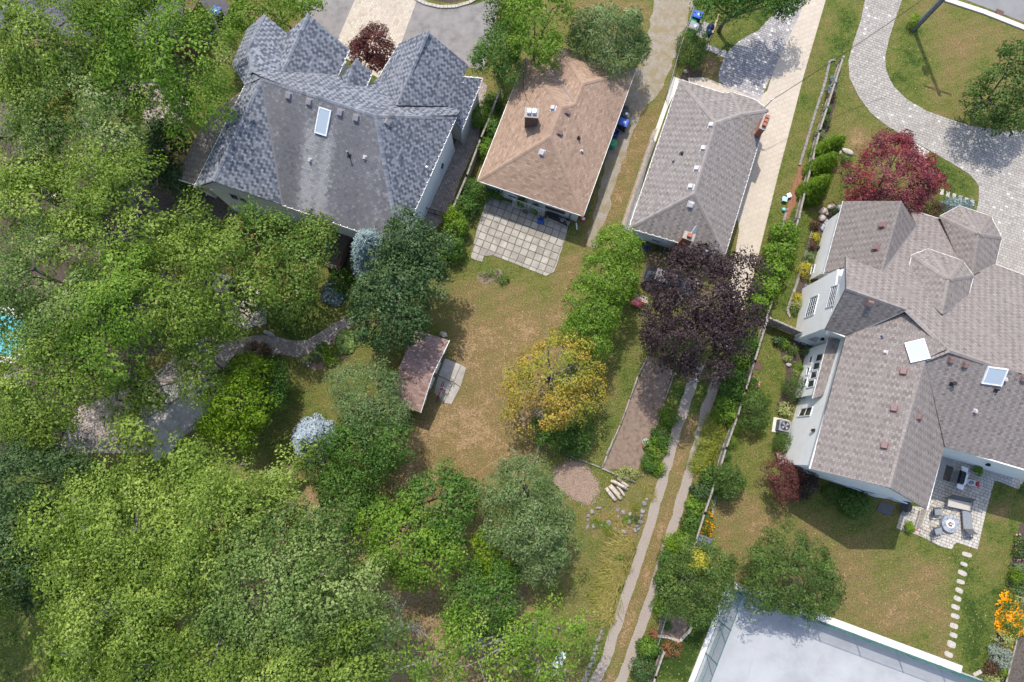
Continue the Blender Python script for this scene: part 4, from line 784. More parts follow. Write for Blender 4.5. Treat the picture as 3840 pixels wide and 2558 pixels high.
# pale side walk and slatted basement screen along its west wall
sheet('side_walk', 'R3', [(1440, 500), (1490, 520), (1400, 700), (1260, 1100), (1150, 1500), (1105, 1520), (1130, 1400), (1300, 900), (1385, 660)], 0.01, 'stamped' if False else 'curb', 0)
sc = thing('slatted_screen', 'brown slatted screen fence beside the grey bungalow', 'fence', at('R3', 1200, 1150))
A, B = at('R3', 1315, 845, 1.1), at('R3', 1108, 1470, 1.1); A0, B0 = at('R3', 1300, 880, 0.02), at('R3', 1090, 1500, 0.02)
Lw = (B - A).length
obj('top_rail', MB().beam(A, B, 0.09, 0.05), 'wood_tan', sc)
for k in range(int(Lw / 0.11)):
    t_ = (k + 0.5) * 0.11 / Lw; obj('slat', MB().beam(A.lerp(B, t_) + Vector((0.25, 0.1, -0.04)), A.lerp(B, t_) + Vector((-0.2, -0.08, -0.08)), 0.055, 0.03), 'wood_grey', sc)
for k in range(6): p = A.lerp(B, k / 5); obj('post', MB().box((p.x, p.y, 0), 0.1, 0.1, 1.05), 'wood_grey', sc)
# ---------------- big taupe house
h4 = thing('taupe_house', 'large white two storey house with taupe shingle roof and octagonal dormers', 'house', at('R8', 1200, 1000))
V = dict(A1=('R8', 725, 85, 3.4, 1), A2=('R8', 1065, 85, 5.6), A3=('R8', 952, 498, 5.6), A4=('R8', 610, 512, 3.4, 1), A5=('R8', 1155, 225, 4.4), A6=('R8', 740, 468, 4.2),
         B1=('R8', 740, 600, 8.7), B2=('R8', 1095, 725, 8.9, 1), B3=('R8', 1340, 960, 9.2), B4=('R8', 1752, 1100, 9.2, 1), BN=('R8', 738, 412, 6.4), BS=('R8', 618, 836, 6.3, 1), V1=('R8', 745, 886, 6.3, 1),
         n1=('R8', 1105, 132, 3.4), n2=('R8', 1292, 190, 3.4, 1), n3=('R8', 1395, 415, 5.2), n4=('R8', 1488, 525, 5.9), n5=('R8', 1620, 458, 4.6), n6=('R8', 1790, 522, 4.6), n7=('R8', 2150, 640, 4.6), B5=('R8', 2100, 1210, 9.0),
         D1=('R8', 1205, 1015, 9.0), D2=('R8', 996, 1772, 9.0), D3=('R8', 527, 1658, 6.3, 1), D4=('R8', 1217, 1900, 6.3, 1), D5=('R8', 1316, 1525, 6.3, 1), E2=('R8', 1790, 1665, 6.2, 1), E3=('R8', 2100, 1770, 6.2),
         t0=('R8', 1520, 280, 6.3), ta=('R8', 1292, 175, 3.9), tb=('R8', 1408, 113, 3.5), tc=('R8', 1592, 175, 3.5), td=('R8', 1655, 300, 3.7), te=('R8', 1620, 452, 4.7), tf=('R8', 1482, 522, 6.0),
         u0=('R8', 1345, 545, 8.5), ua=('R8', 1130, 402, 6.5), ub=('R8', 1225, 367, 6.4), uc=('R8', 1425, 436, 6.4), ud=('R8', 1490, 524, 6.5), ue=('R8', 1455, 660, 6.8), uf=('R8', 1305, 748, 8.4), ug=('R8', 1100, 530, 6.9))
Fc = [('V1', 'D3', 'D2', 'D1', 'B3', 'B2'), ('BN', 'B1', 'B2', 'B3', 'B4', 'B5', 'n7', 'n6', 'n5', 'n4', 'n3', 'n2', 'n1', 'A5', 'A3'), ('A1', 'A4', 'A6', 'A3', 'A2'), ('A2', 'A3', 'A5'), ('B1', 'BS', 'V1', 'B2'),
      ('D1', 'D2', 'D4', 'D5'), ('B3', 'D1', 'D5', 'E2', 'E3', 'B5', 'B4'), ('ta', 'tb', 't0'), ('tb', 'tc', 't0'), ('tc', 'td', 't0'), ('td', 'te', 'tf', 't0'), ('ta', 't0', 'tf', 'n3'),
      ('ua', 'ub', 'u0'), ('ub', 'uc', 'u0'), ('uc', 'ud', 'u0'), ('ud', 'ue', 'uf', 'u0'), ('ua', 'u0', 'uf', 'ug')]
r4 = build_roof(h4, V, Fc, 'taupe_roof', caps=[('B1', 'B2'), ('B2', 'B3'), ('B3', 'B4'), ('B3', 'D1'), ('D1', 'D2'), ('A2', 'A3'), ('t0', 'tf'), ('tb', 't0'), ('tc', 't0'), ('td', 't0'), ('u0', 'uf'), ('ub', 'u0'), ('uc', 'u0'), ('ud', 'u0'), ('ua', 'u0'), ('ta', 't0')], valleys=[('V1', 'B2'), ('D1', 'D5'), ('A5', 'A3'), ('ug', 'uf'), ('ue', 'uf'), ('n3', 'tf')],
                gutters=[('A1', 'A4'), ('V1', 'D3'), ('BS', 'V1'), ('D4', 'D5'), ('D5', 'E2'), ('n5', 'n6'), ('ua', 'ub'), ('ub', 'uc'), ('uc', 'ud'), ('ud', 'ue'), ('ta', 'tb'), ('tb', 'tc'), ('tc', 'td'), ('td', 'te'), ('ua', 'ug'), ('n1', 'n2')], pattern=True, du=0.25, dv=0.16)
P4 = r4.P
for cor in (['ta', 'tb', 'tc', 'td', 'te', 'n3'], ['ua', 'ub', 'uc', 'ud', 'ue', 'ug']):
    pts = inset([P4[k] for k in cor], 0.22); zt = min(P4[k].z for k in cor) - 0.05; wall_prism(h4, pts, zt, 'stucco_white', 0.0 if cor[0] == 'ta' else 3.2)
fm = inset([P4['BN'], P4['BS'], P4['V1'], P4['D3'], P4['D4'], P4['D5'], P4['E2'], P4['E3'], P4['B5'].lerp(P4['n7'], 0.3), P4['uf'], P4['ug'].lerp(P4['uf'], 0.3)], 0.32); wall_prism(h4, fm, 6.1, 'stucco_white')
fa = inset([P4['A1'], P4['A4'], P4['A6'], P4['A3'], P4['A5'], P4['A2']], 0.3); wall_prism(h4, fa, 3.35, 'stucco_white')
ff = inset([P4['n1'], P4['n2'], P4['n3'], P4['n5'], P4['n6'], P4['n7'], P4['B3'], P4['A3']], 0.3); wall_prism(h4, ff, 3.3, 'stucco_white')
gable(h4, *push([P4['BN'], P4['B1'], P4['BS']], P4['B2'], 0.4), 'stucco_white'); gable(h4, *push([P4['D3'], P4['D2'], P4['D4']], P4['D1'], 0.4), 'stucco_white'); gable(h4, *push([P4['A4'], P4['A3'], P4['A6']], P4['A2'], 0.1), 'stucco_white')
pw = wall_plane(fm[0], fm[1]); window(h4, 'WB', [(440, 1310), (538, 1272), (480, 1500), (372, 1545)], pw, 4, 4); window(h4, 'WB', [(685, 1180), (772, 1152), (715, 1395), (625, 1425)], pw, 4, 4); window(h4, 'WB', [(462, 930), (495, 918), (470, 1015), (438, 1035)], pw)
pb = wall_plane(fm[1], fm[2]); window(h4, 'RW', [(420, 378), (478, 392), (425, 435), (345, 408)], pb, 5, 3); window(h4, 'RW', [(290, 425), (368, 450), (362, 462), (275, 438)], pb)
pd = wall_plane(fm[2], fm[3]); window(h4, 'RW', [(300, 1030), (402, 1012), (378, 1090), (270, 1100)], pd, 2, 1)
pf = wall_plane(fm[3], fm[4])
for cor in ([(600, 325), (680, 340), (780, 385), (700, 372)], [(700, 330), (800, 360), (990, 415), (880, 400)], [(1000, 420), (1060, 435), (1150, 470), (1080, 455)]): window(h4, 'B4', cor, pf, 2, 1)
# lean-to roof over the bay window and the bay itself
Vb = dict(a=('R8', 636, 895, 4.1, 1), b=('R8', 742, 905, 4.7), c=('R8', 640, 1222, 4.7), d=('R8', 545, 1246, 4.0, 1)); Pb = solve_roof(Vb, [('a', 'b', 'c', 'd')])
for k in ('b', 'c'): pass
rb = build_roof(h4, Vb, [('a', 'd', 'c', 'b')], 'taupe_roof', gutters=[('a', 'd')], pattern=True, n_single=0, dv=0.18)
fb = inset([rb.P['a'], rb.P['d'], rb.P['c'] + Vector((0.4, 0.2, 0)), rb.P['b'] + Vector((0.4, 0.2, 0))], 0.2); wall_prism(h4, fb, 3.9, 'stucco_white', name='bay_wall')
pbw = wall_plane(fb[0], fb[1])
for k in range(4): y0 = 535 + k*78; x0 = 440 - k*25; window(h4, 'RW', [(x0, y0 + 12), (x0 + 56, y0), (x0 + 45, y0 + 62), (x0 - 17, y0 + 76)], pbw)
for k in range(3): y0 = 560 + k*100; x0 = 380 - k*25; window(h4, 'RW', [(x0, y0), (x0 + 24, y0 + 2), (x0 + 8, y0 + 62), (x0 - 14, y0 + 70)], pbw)
for x, y in [(962, 232), (922, 364), (880, 683), (1080, 1092), (1025, 1308), (968, 1526)]: roof_vent(r4, 'R8', x, y, 'vent_brown', 0.42, 0.22)
for x, y in [(1357, 1018), (1441, 1047), (1165, 1356), (1782, 1128)]: roof_vent(r4, 'R8', x, y, 'vent_brown', 0.36)
for x, y in [(974, 977), (1498, 1318), (1674, 1132)]: roof_vent(r4, 'R8', x, y, 'vent_pale', 0.2)
roof_stack(r4, 'R8', 945, 880, 'vent_grey', h=0.3); roof_stack(r4, 'R8', 1360, 1160, h=0.35, rad=0.11); roof_stack(r4, 'R8', 1620, 1198, h=0.3)
skylight(r4, 'R8', 1162, 967, 1.35, 1.1, 'frost_dome', R(24)); skylight(r4, 'R8', 1610, 1112, 1.25, 1.15, 'skylight_glass', R(0))
def lantern(house, p, n):
    mb = MB(); mb.box((p.x + n.x*0.12, p.y + n.y*0.12, p.z - 0.18), 0.16, 0.16, 0.3, 0, 0.7); mb.beam(p, p + n*0.12 + Vector((0, 0, 0.1)), 0.04); mb.box((p.x + n.x*0.12, p.y + n.y*0.12, p.z + 0.12), 0.22, 0.22, 0.06, 0, 1.0); return obj('wall_lantern', mb, 'black_metal', house)
lantern(h4, on_plane('RW', 485, 398, *pb), pb[1]); lantern(h4, on_plane('RW', 412, 1225, *pd), pd[1]); lantern(h4, on_plane('B4', 642, 328, *pf), pf[1]); lantern(h4, on_plane('WB', 540, 725, *wall_plane(fa[0], fa[1])), wall_plane(fa[0], fa[1])[1])
pE = wall_plane(fm[5], fm[6]); lantern(h4, on_plane('PT', 1585, 225, *pE), pE[1])
# ---------------- neighbour's roof under the big trees
h5 = thing('lilac_roofed_house', 'house with lilac grey shingle roof mostly hidden under big trees', 'house', at('R1', 500, 100))
V = dict(a=('R1', -300, -260, 6.2, 1), b=('R1', 1235, -200, 6.2, 1), c=('R1', 1168, 262, 3.2, 1), d=('R1', 700, 330, 3.3), e=('R1', 260, 392, 3.3), f=('R1', -300, 430, 3.3))
r5 = build_roof(h5, V, [('a', 'f', 'e', 'd', 'c', 'b')], 'lilac_roof', gutters=[('f', 'e'), ('d', 'c')], gut='gutter_brown', du=0.36, dv=0.24); f5 = inset([r5.P[k] for k in 'afedcb'], 0.4); wall_prism(h5, f5, 3.1, 'brick_brown')
# ---------------- garden shed
h6 = thing('garden_shed', 'garden shed with faded red brown shingle roof and peeling white boards', 'shed', at('SH', 480, 700))
V = dict(a=('SH', 350, 75, 2.3, 1), b=('SH', 945, 262, 2.3, 1), c=('SH', 650, 868, 3.0), d=('SH', 95, 690, 3.0), e=('SH', 447, 1510, 2.3, 1), f=('SH', -80, 1330, 2.3))
r6 = build_roof(h6, V, [('a', 'd', 'c', 'b'), ('d', 'f', 'e', 'c')], 'shed_roof', caps=[('d', 'c')], gutters=[('b', 'c'), ('c', 'e')], du=0.34, dv=0.2, n_single=200); f6 = inset([r6.P[k] for k in 'abefd'], 0.25)
wall_prism(h6, inset([r6.P[k] for k in 'abef'], 0.3), 2.2, 'wood_dark')
pe6 = wall_plane(*(lambda q: (q[1], q[2]))(inset([r6.P[k] for k in 'abef'], 0.3))); e6 = inset([r6.P[k] for k in 'abef'], 0.3)
for k in range(16):
    a, b = e6[1].lerp(e6[2], k / 16), e6[1].lerp(e6[2], (k + 0.93) / 16); z0, z1 = 0.05, 2.15
    obj('board', MB().beam(Vector((a.x, a.y, (0.5 if k % 5 == 2 else 0.0) + 0.6)) + pe6[1]*0.02, Vector((b.x, b.y, (0.5 if k % 5 == 2 else 0.0) + 0.6)) + pe6[1]*0.02, 0.03, 1.1), 'rust_brown' if k % 4 == 3 else 'gutter_white', h6)
# ------------------------------------------------------------------ foliage
def pnoise(p, f, seed):                              # cheap smooth noise on points (N,3), about -1..1
    g = np.random.default_rng(seed); s = np.zeros(len(p))
    for k in range(5):
        w = g.normal(0, 1, 3) * f * (1 + 0.6 * k); s += np.sin(p @ w + g.random() * 6.28) / (1 + 0.45 * k)
    return s / 2.2
def unit(a): return a / (np.linalg.norm(a, axis=-1, keepdims=True) + 1e-9)
def leaves_mesh(name, c, nrm, tan, ln, wd, tone, mat):
    n = unit(nrm); t = unit(tan - n * (tan * n).sum(1, keepdims=True)); b = np.cross(n, t)
    h = ln[:, None] * 0.5; w = wd[:, None] * 0.5
    fold = n * (wd[:, None] * 0.12)
    v = np.stack([c - t*h, c + b*w - fold + t*h*0.1, c + t*h, c - b*w - fold + t*h*0.1], 1).reshape(-1, 3)
    f = np.arange(len(c) * 4).reshape(-1, 4)
    return np_mesh(name, v, f, mat, tone)
def crown_cloud(lobes, leaf, dens, clump, gap, seed, inner=0.5, droop=0.0, under=-0.25, lump=0.22, tone_mix=0.5, stretch=0.3, spread=1.7):
    """lobes: list of (centre3, radii3). leaf sprays over the lumpy shell and inside"""
    g = np.random.default_rng(seed); C, D, RR, LY = [], [], [], []
    cs = [np.array(l[0]) for l in lobes]; rs = [np.array(l[1]) for l in lobes]
    for k, (c, r) in enumerate(zip(cs, rs)):
        area = 4 * math.pi * ((r[0]*r[1]) ** 1.6 / 3 + 2 * ((r[0]+r[1])/2*r[2]) ** 1.6 / 3) ** (1/1.6) * (0.5 - under * 0.5)
        for layer, fac in ((0, 1.0), (1, 0.72)):
            m = int(area * (1.0 if layer == 0 else inner * 0.75) / (clump * clump * spread)) + 6
            d = unit(g.normal(0, 1, (m * 3, 3))); d = d[d[:, 2] > under][:m]
            q = 1 + lump * pnoise(d, 2.2, seed + k) + 0.5 * lump * pnoise(d, 6, seed + k + 50)
            p = c + d * r * (fac * q * (0.86 + 0.22 * g.random(len(d))))[:, None]
            keep = np.ones(len(p), bool)
            for j in range(len(cs)):
                if j != k: keep &= (((p - cs[j]) / rs[j]) ** 2).sum(1) > 0.62
            keep &= pnoise(p, 1.1 / max(clump, 0.4) * 0.55, seed + 9) > (-1.01 + gap * 1.32)
            C.append(p[keep]); D.append(unit(d[keep] / r)); RR.append(np.full(keep.sum(), clump * (1.0 if layer == 0 else 1.15))); LY.append(np.full(keep.sum(), layer))
    C = np.concatenate(C); D = np.concatenate(D); RR = np.concatenate(RR)
    RR = RR * (0.7 + 0.6 * g.random(len(RR))); ctone = g.normal(0, 0.5, len(C)) + 0.5 * pnoise(C, 0.8, seed + 3)
    lay_ = np.concatenate(LY); per = np.maximum(3, (dens * np.where(lay_ == 0, 2.5, 1.1) * RR * RR * (0.8 + 0.4 * g.random(len(RR)))).astype(int)); idx = np.repeat(np.arange(len(C)), per); L_ = len(idx)
    # each spray is a small dome of leaves, drawn out along its branch
    dd = D[idx]; up = unit(dd * 0.75 + np.array([0, 0, 0.75])); o = unit(g.normal(0, 1, (L_, 3))); h = (o * up).sum(1, keepdims=True)
    o = o - up * np.minimum(h, 0) * 1.7; o = o * (0.55 + 0.5 * g.random((L_, 1)) ** 0.6); o = o - up * (0.45 * (o * up).sum(1, keepdims=True))
    hor = unit(dd * np.array([1, 1, 0.0]) + 1e-6); nr0 = o.copy(); o = o + hor * ((o * hor).sum(1, keepdims=True) * stretch)
    pos = C[idx] + o * RR[idx][:, None]; pos[:, 2] -= droop * (o ** 2).sum(1) * RR[idx]
    nr = unit(nr0 * 0.9 + up * 0.45 + g.normal(0, 0.36, (L_, 3)))
    tn = unit(o + hor * 0.4 + g.normal(0, 0.5, (L_, 3)))
    s = (0.6 + 0.75 * g.random(L_) ** 1.5) * np.where(lay_[idx] == 0, 1.0, 1.55); tone = np.clip(0.5 + tone_mix * 0.42 * ctone[idx] + g.normal(0, 0.17, L_), 0, 1)
    keep = pos[:, 2] > 0.02
    return pos[keep], nr[keep], tn[keep], (leaf[0] * s)[keep], (leaf[1] * s)[keep], tone[keep]
def limbs(mb, base, lobes, r0, seed, n_side=3, twig=True):
    g = random.Random(seed); top = max(l[0][2] for l in lobes)
    cx = sum(l[0][0] for l in lobes) / len(lobes); cy = sum(l[0][1] for l in lobes) / len(lobes)
    fork = Vector((base[0] * 0.75 + cx * 0.25, base[1] * 0.75 + cy * 0.25, max(0.5, top * 0.38)))
    mb.tube([Vector((base[0], base[1], -0.1)), Vector((base[0], base[1], fork.z * 0.5)) + Vector((g.uniform(-.1, .1), g.uniform(-.1, .1), 0)), fork], [r0 * 1.25, r0, r0 * 0.8], 8)
    for l in lobes:
        c = Vector(l[0]); rr = Vector(l[1]); mid = fork.lerp(c, 0.55) + Vector((g.uniform(-.3, .3), g.uniform(-.3, .3), 0.2)) * rr.x * 0.2
        mb.tube([fork, mid, c], [r0 * 0.6, r0 * 0.42, r0 * 0.28], 6)
        for k in range(n_side + (2 if rr.x > 3 else 0)):
            a = g.uniform(0, 6.28); e = g.uniform(-0.1, 0.9); d = Vector((math.cos(a) * math.cos(e), math.sin(a) * math.cos(e), math.sin(e)))
            tip = c + Vector((d.x * rr.x, d.y * rr.y, d.z * rr.z)) * 0.9; m2 = (mid if k % 2 else c).lerp(tip, 0.5) + Vector((g.uniform(-1, 1), g.uniform(-1, 1), g.uniform(0, 1))) * rr.x * 0.1
            mb.tube([mid if k % 2 else c, m2, tip], [r0 * 0.26, r0 * 0.15, 0.02], 5)
            if twig:
                for j in range(3):
                    t2 = m2.lerp(tip, 0.3 + 0.3*j) ; q = t2 + Vector((g.uniform(-1, 1), g.uniform(-1, 1), g.uniform(-0.1, 0.7))) * rr.x * 0.28
                    mb.tube([t2, t2.lerp(q, 0.5) + Vector((0, 0, 0.05)), q], [r0 * 0.1 + 0.012, 0.02, 0.01], 4)
    return mb
TSEED = [100]
def tree(name, label, lobes_px, mat, leaf=(0.2, 0.13), dens=60, clump=0.6, gap=0.35, group=None, cat='tree', flat=0.8, trunk=0.18, bark='bark', base=None, inner=0.5, droop=0.0, lump=0.22, under=-0.25, extra=None, tone_mix=0.5, stretch=0.3, spread=1.7):
    """lobes_px: (frame, x, y, radius_px or (rx, ry), z centre[, z radius])"""
    TSEED[0] += 17; seed = TSEED[0]; lobes = []
    for l in lobes_px:
        c = at(l[0], l[1], l[2], l[4]); k = mpp(l[0], l[4]); rx, ry = (l[3], l[3]) if not hasattr(l[3], '__len__') else l[3]
        rz = l[5] if len(l) > 5 else min(max(rx, ry) * k * flat, l[4] * 0.9); lobes.append((c, (rx * k, ry * k, rz)))
    big = max(lobes, key=lambda l: l[1][0] * l[1][1])[0] if base is None else at(*base)
    t = thing(name, label, cat, (big.x, big.y, 0), 0, group)
    obj('trunk', limbs(MB(), big, lobes, trunk, seed), bark, t, smooth=True)
    me = leaves_mesh('crown', *crown_cloud(lobes, leaf, dens, clump, gap, seed, inner, droop, under, lump, tone_mix, stretch, spread), mat)
    o = bpy.data.objects.new('crown', me); COL.objects.link(o); o.parent = t; o.matrix_parent_inverse = Matrix.Translation((-big.x, -big.y, 0))
    if extra:                                        # flowers or seed clusters sitting on the crown
        nm, em, n, size = extra; g = np.random.default_rng(seed); c, nr, tn, ln, wd, tone = crown_cloud(lobes, (size, size), 120, 0.25, 0.0, seed + 1, 0)
        k = g.choice(len(c), min(n, len(c)), replace=False); c = c[k] + nr[k] * 0.12
        blooms(nm, c, size, em, t, big)
    return t
def blooms(nm, c, size, mat, parent, org):           # small domed flower heads joined to one part
    g = np.random.default_rng(int(abs(c[0][0]) * 1000) % 9999); vs, fs, tn = [], [], []
    for k, p in enumerate(c):
        s = size * (0.7 + 0.6 * g.random()); b = len(vs); th = g.random() * 6
        for j in range(6): vs.append((p[0] + s*0.5*math.cos(th + j*1.047), p[1] + s*0.5*math.sin(th + j*1.047), p[2]))
        vs.append((p[0], p[1], p[2] + s * 0.3))
        for j in range(6): fs.append((b + j, b + (j+1) % 6, b + 6)); tn.append(g.random())
    me = np_mesh(nm, np.array(vs), np.array(fs), mat, np.array(tn)); o = bpy.data.objects.new(nm, me); COL.objects.link(o); o.parent = parent
    o.matrix_parent_inverse = Matrix.Translation((-org.x, -org.y, -org.z)) if parent.parent is None else Matrix.Identity(4); tag(o, kind='stuff'); return o
def conifer(name, label, fr, x, y, r_px, h, mat, group=None, cat='tree', leaf=(0.26, 0.07), n=9000, lean=0.62, tier=0.5, wide=0.0, bark='bark'):
    """pointed tree, foliage in whorled branches round a straight stem; (x, y) is the foot, r_px its radius on the ground"""
    TSEED[0] += 17; g = np.random.default_rng(TSEED[0]); b = at(fr, x, y, 0); r = r_px * mpp(fr)
    t = thing(name, label, cat, (b.x, b.y, 0), 0, group); obj('trunk', MB().tube([b - Vector((0, 0, 0.1)), b + Vector((0, 0, h * 0.97))], [0.05 + r*0.07, 0.02], 6), bark, t)
    u = 1 - np.sqrt(g.random(n)); ph = g.random(n) * 6.283; nb = 26
    bump_ = 1 + 0.16 * np.sin(ph * nb / 3 + u * 37) + 0.12 * np.sin(ph * 7 + u * 61 + 2)
    rad = r * np.maximum((1 - u) ** (1.0 - wide), 0.03) * bump_ * (1 - 0.45 * g.random(n) ** 2.2)
    z = 0.15 + u * (h - 0.15) + 0.12 * np.sin(u * h / tier * 6.28) - rad * 0.08
    c = np.stack([b.x + rad * np.cos(ph), b.y + rad * np.sin(ph), z], 1); out = np.stack([np.cos(ph), np.sin(ph), np.full(n, 0.25)], 1)
    nr = unit(out * (1 - lean) + np.array([0, 0, lean]) + g.normal(0, 0.35, (n, 3))); tn = unit(out + g.normal(0, 0.35, (n, 3)))
    s = 0.75 + 0.5 * g.random(n); tone = np.clip(0.5 + 0.25 * pnoise(c, 2.2, TSEED[0]) + g.normal(0, 0.18, n), 0, 1)
    me = leaves_mesh('crown', c, nr, tn, leaf[0] * s, leaf[1] * s, tone, mat); o = bpy.data.objects.new('crown', me); COL.objects.link(o); o.parent = t; o.matrix_parent_inverse = Matrix.Translation((-b.x, -b.y, 0)); return t
def bush(name, label, fr, x, y, r, mat, h=0.9, leaf=(0.11, 0.07), dens=150, clump=0.26, gap=0.15, group=None, cat='shrub', lump=0.14, **kw):
    """rounded shrub with its foot at (x, y)"""
    rr = r if hasattr(r, '__len__') else (r, r)
    return tree(name, label, [(fr, x, y, rr, h * 0.5, h * 0.55)], mat, leaf, dens, clump, gap, group, cat, trunk=0.03, inner=0.25, lump=lump, under=-0.6, **kw)
def blades(name, label, fr, pts, mat, n, ln, wd=0.03, spread=0.55, group=None, cat='grass clump', lean=None, rad=0.25):
    """arching strap leaves from one or more tufts at pts"""
    TSEED[0] += 17; g = np.random.default_rng(TSEED[0]); B = np.array([at(fr, a, b) for a, b in pts]); m = n * len(B)
    base = np.repeat(B, n, 0) + np.concatenate([g.normal(0, rad, (m, 2)), np.zeros((m, 1))], 1); ph = g.random(m) * 6.283
    if lean is not None: ph = lean + g.normal(0, 0.7, m)
    d = np.stack([np.cos(ph), np.sin(ph), np.zeros(m)], 1); s = ln * (0.6 + 0.6 * g.random(m)); k = spread * (0.4 + 0.9 * g.random(m)); side = np.stack([-np.sin(ph), np.cos(ph), np.zeros(m)], 1) * wd / 2
    up = np.array([0, 0, 1.0]); p0 = base; p1 = base + d * (s * k * 0.45)[:, None] + up * (s * 0.62)[:, None]; p2 = base + d * (s * k * 1.25)[:, None] + up * (s * 0.55 * (1.1 - 0.6 * k))[:, None]
    v = np.stack([p0 - side, p0 + side, p1 + side, p1 - side, p2 + side * 0.2, p2 - side * 0.2], 1).reshape(-1, 3); f = np.array([[0, 1, 2, 3], [3, 2, 4, 5]]); f = (f[None] + 6 * np.arange(m)[:, None, None]).reshape(-1, 4)
    tone = np.repeat(np.clip(0.5 + g.normal(0, 0.25, m), 0, 1), 2); c = Vector(B.mean(0)); v = v - np.array([c.x, c.y, 0])
    me = np_mesh(name, v, f, mat, tone); o = bpy.data.objects.new(name, me); COL.objects.link(o); o.location = (c.x, c.y, 0); return tag(o, label, cat, group)
# ------------------------------------------------------------------ big light green trees on the left
LB = dict(mat='leaf_bright', leaf=(0.185, 0.115), dens=150, clump=0.72, gap=0.55, trunk=0.3, bark='bark_grey', flat=0.75, inner=0.5, lump=0.45, stretch=1.3, spread=3.0, tone_mix=0.9)
G1 = 'tall light green trees over the neighbouring garden'
tree('silver_maple', 'tall light green tree spreading over the lilac grey roof at its corner', [('D', 110, 80, 150, 11), ('D', 60, 190, 95, 9.5), ('D', 210, 60, 80, 11.5)], group=G1, **LB)
tree('silver_maple', 'tall light green tree between the lilac grey roof and the blue grey gables', [('D', 400, 130, 110, 11), ('D', 300, 110, 100, 11), ('D', 440, 215, 85, 9.5), ('D', 350, 20, 70, 11)], base=('D', 365, 170, 0), group=G1, **{**LB, 'mat': 'leaf_hedge'})
tree('silver_maple', 'light green tree beside the pale plank deck', [('D', 215, 210, 100, 10), ('D', 120, 290, 85, 9), ('D', 260, 310, 85, 9.5)], group=G1, **{**LB, 'mat': 'leaf_willow'})
tree('silver_maple', 'light green tree above the pale steps', [('D', 60, 430, 95, 9.5), ('D', 180, 440, 95, 10), ('D', 120, 510, 90, 10)], group=G1, **{**LB, 'mat': 'leaf_bright'})
tree('silver_maple', 'light green tree facing the red deck of the gabled house', [('D', 300, 430, 95, 10.5), ('D', 320, 530, 85, 10), ('D', 430, 540, 70, 9), ('D', 250, 560, 80, 10.5)], group=G1, **LB)
tree('silver_maple', 'light green tree overhanging the swimming pool', [('D', 80, 620, 105, 10.5), ('D', 60, 720, 70, 9.5), ('D', 170, 700, 80, 11)], group=G1, **{**LB, 'mat': 'leaf_willow'})
tree('silver_maple', 'light green tree shading the flagstone terrace', [('D', 480, 620, 85, 9.5), ('D', 400, 680, 85, 10), ('D', 520, 700, 60, 8.5), ('D', 450, 760, 55, 8.5), ('D', 560, 640, 50, 8.5)], group=G1, **LB)
tree('silver_maple', 'light green tree over the timber pergola', [('D', 280, 690, 95, 11), ('D', 315, 780, 66, 10), ('D', 240, 800, 70, 10.5)], group=G1, **{**LB, 'mat': 'leaf_hedge'})
tree('silver_maple', 'light green tree between the pool and the paved court', [('D', 110, 830, 95, 10.5), ('D', 60, 900, 75, 9.5), ('D', 150, 890, 55, 10), ('D', 80, 965, 45, 8.5)], group=G1, **LB)
tree('young_maple', 'slender light green tree leaning over the pebble court', [('D', 325, 900, 32, 7), ('D', 300, 985, 34, 7.5), ('D', 430, 850, 34, 7), ('D', 480, 820, 36, 7)], **{**LB, 'trunk': 0.14, 'gap': 0.62})
BG = {**LB, 'gap': 0.42, 'spread': 2.7}
tree('silver_maple', 'huge light green tree with dead twigs poking out beside the bare branches', [('D', 540, 1130, 95, 10), ('D', 410, 1165, 90, 11), ('D', 270, 1185, 92, 11), ('D', 170, 1230, 95, 10), ('D', 330, 1260, 110, 12), ('D', 480, 1240, 110, 12), ('D', 600, 1150, 75, 9)], base=('D', 400, 1220, 0), **BG)
tree('silver_maple', 'light green tree beside the shaded lawn below the dark conifers', [('D', 90, 1290, 70, 9), ('D', 220, 1340, 95, 11), ('D', 340, 1370, 100, 12), ('D', 240, 1450, 90, 10.5), ('D', 180, 1530, 60, 9)], base=('D', 270, 1400, 0), **BG)
tree('silver_maple', 'light green tree next to the bare grey branches', [('D', 620, 1280, 95, 11), ('D', 720, 1260, 80, 10), ('D', 680, 1370, 105, 12), ('D', 560, 1370, 95, 12), ('D', 800, 1390, 75, 10), ('D', 830, 1470, 65, 9)], base=('D', 660, 1330, 0), **{**BG, 'mat': 'leaf_willow'})
tree('silver_maple', 'light green tree filling the bottom hedge line beyond the brown lawn', [('D', 420, 1480, 100, 11), ('D', 560, 1500, 100, 11), ('D', 690, 1500, 90, 11), ('D', 780, 1540, 70, 10), ('D', 330, 1560, 80, 10)], base=('D', 540, 1490, 0), **BG)
DK = dict(mat='leaf_dark', leaf=(0.2, 0.12), dens=60, clump=0.6, gap=0.2, trunk=0.2, flat=0.9)
tree('dark_evergreen', 'dark green evergreen beside the paved terrace', [('D', 40, 960, 70, 5), ('D', 90, 1010, 45, 4.5)], **DK)
tree('dark_evergreen', 'blue green evergreen thicket under the huge light green tree', [('D', 60, 1110, 85, 9), ('D', 150, 1100, 65, 8), ('D', 40, 1210, 75, 9)], **DK)
tree('dark_evergreen', 'dark evergreen beside the shaded lawn', [('D', 40, 1290, 75, 10), ('D', 95, 1340, 50, 8), ('D', -60, 1330, 90, 11)], **DK)
tree('dark_evergreen', 'tall dark evergreen standing beyond the shaded lawn', [('D', -230, 1290, 110, 10), ('D', -190, 1400, 110, 10), ('D', -250, 1500, 90, 9)], **DK)
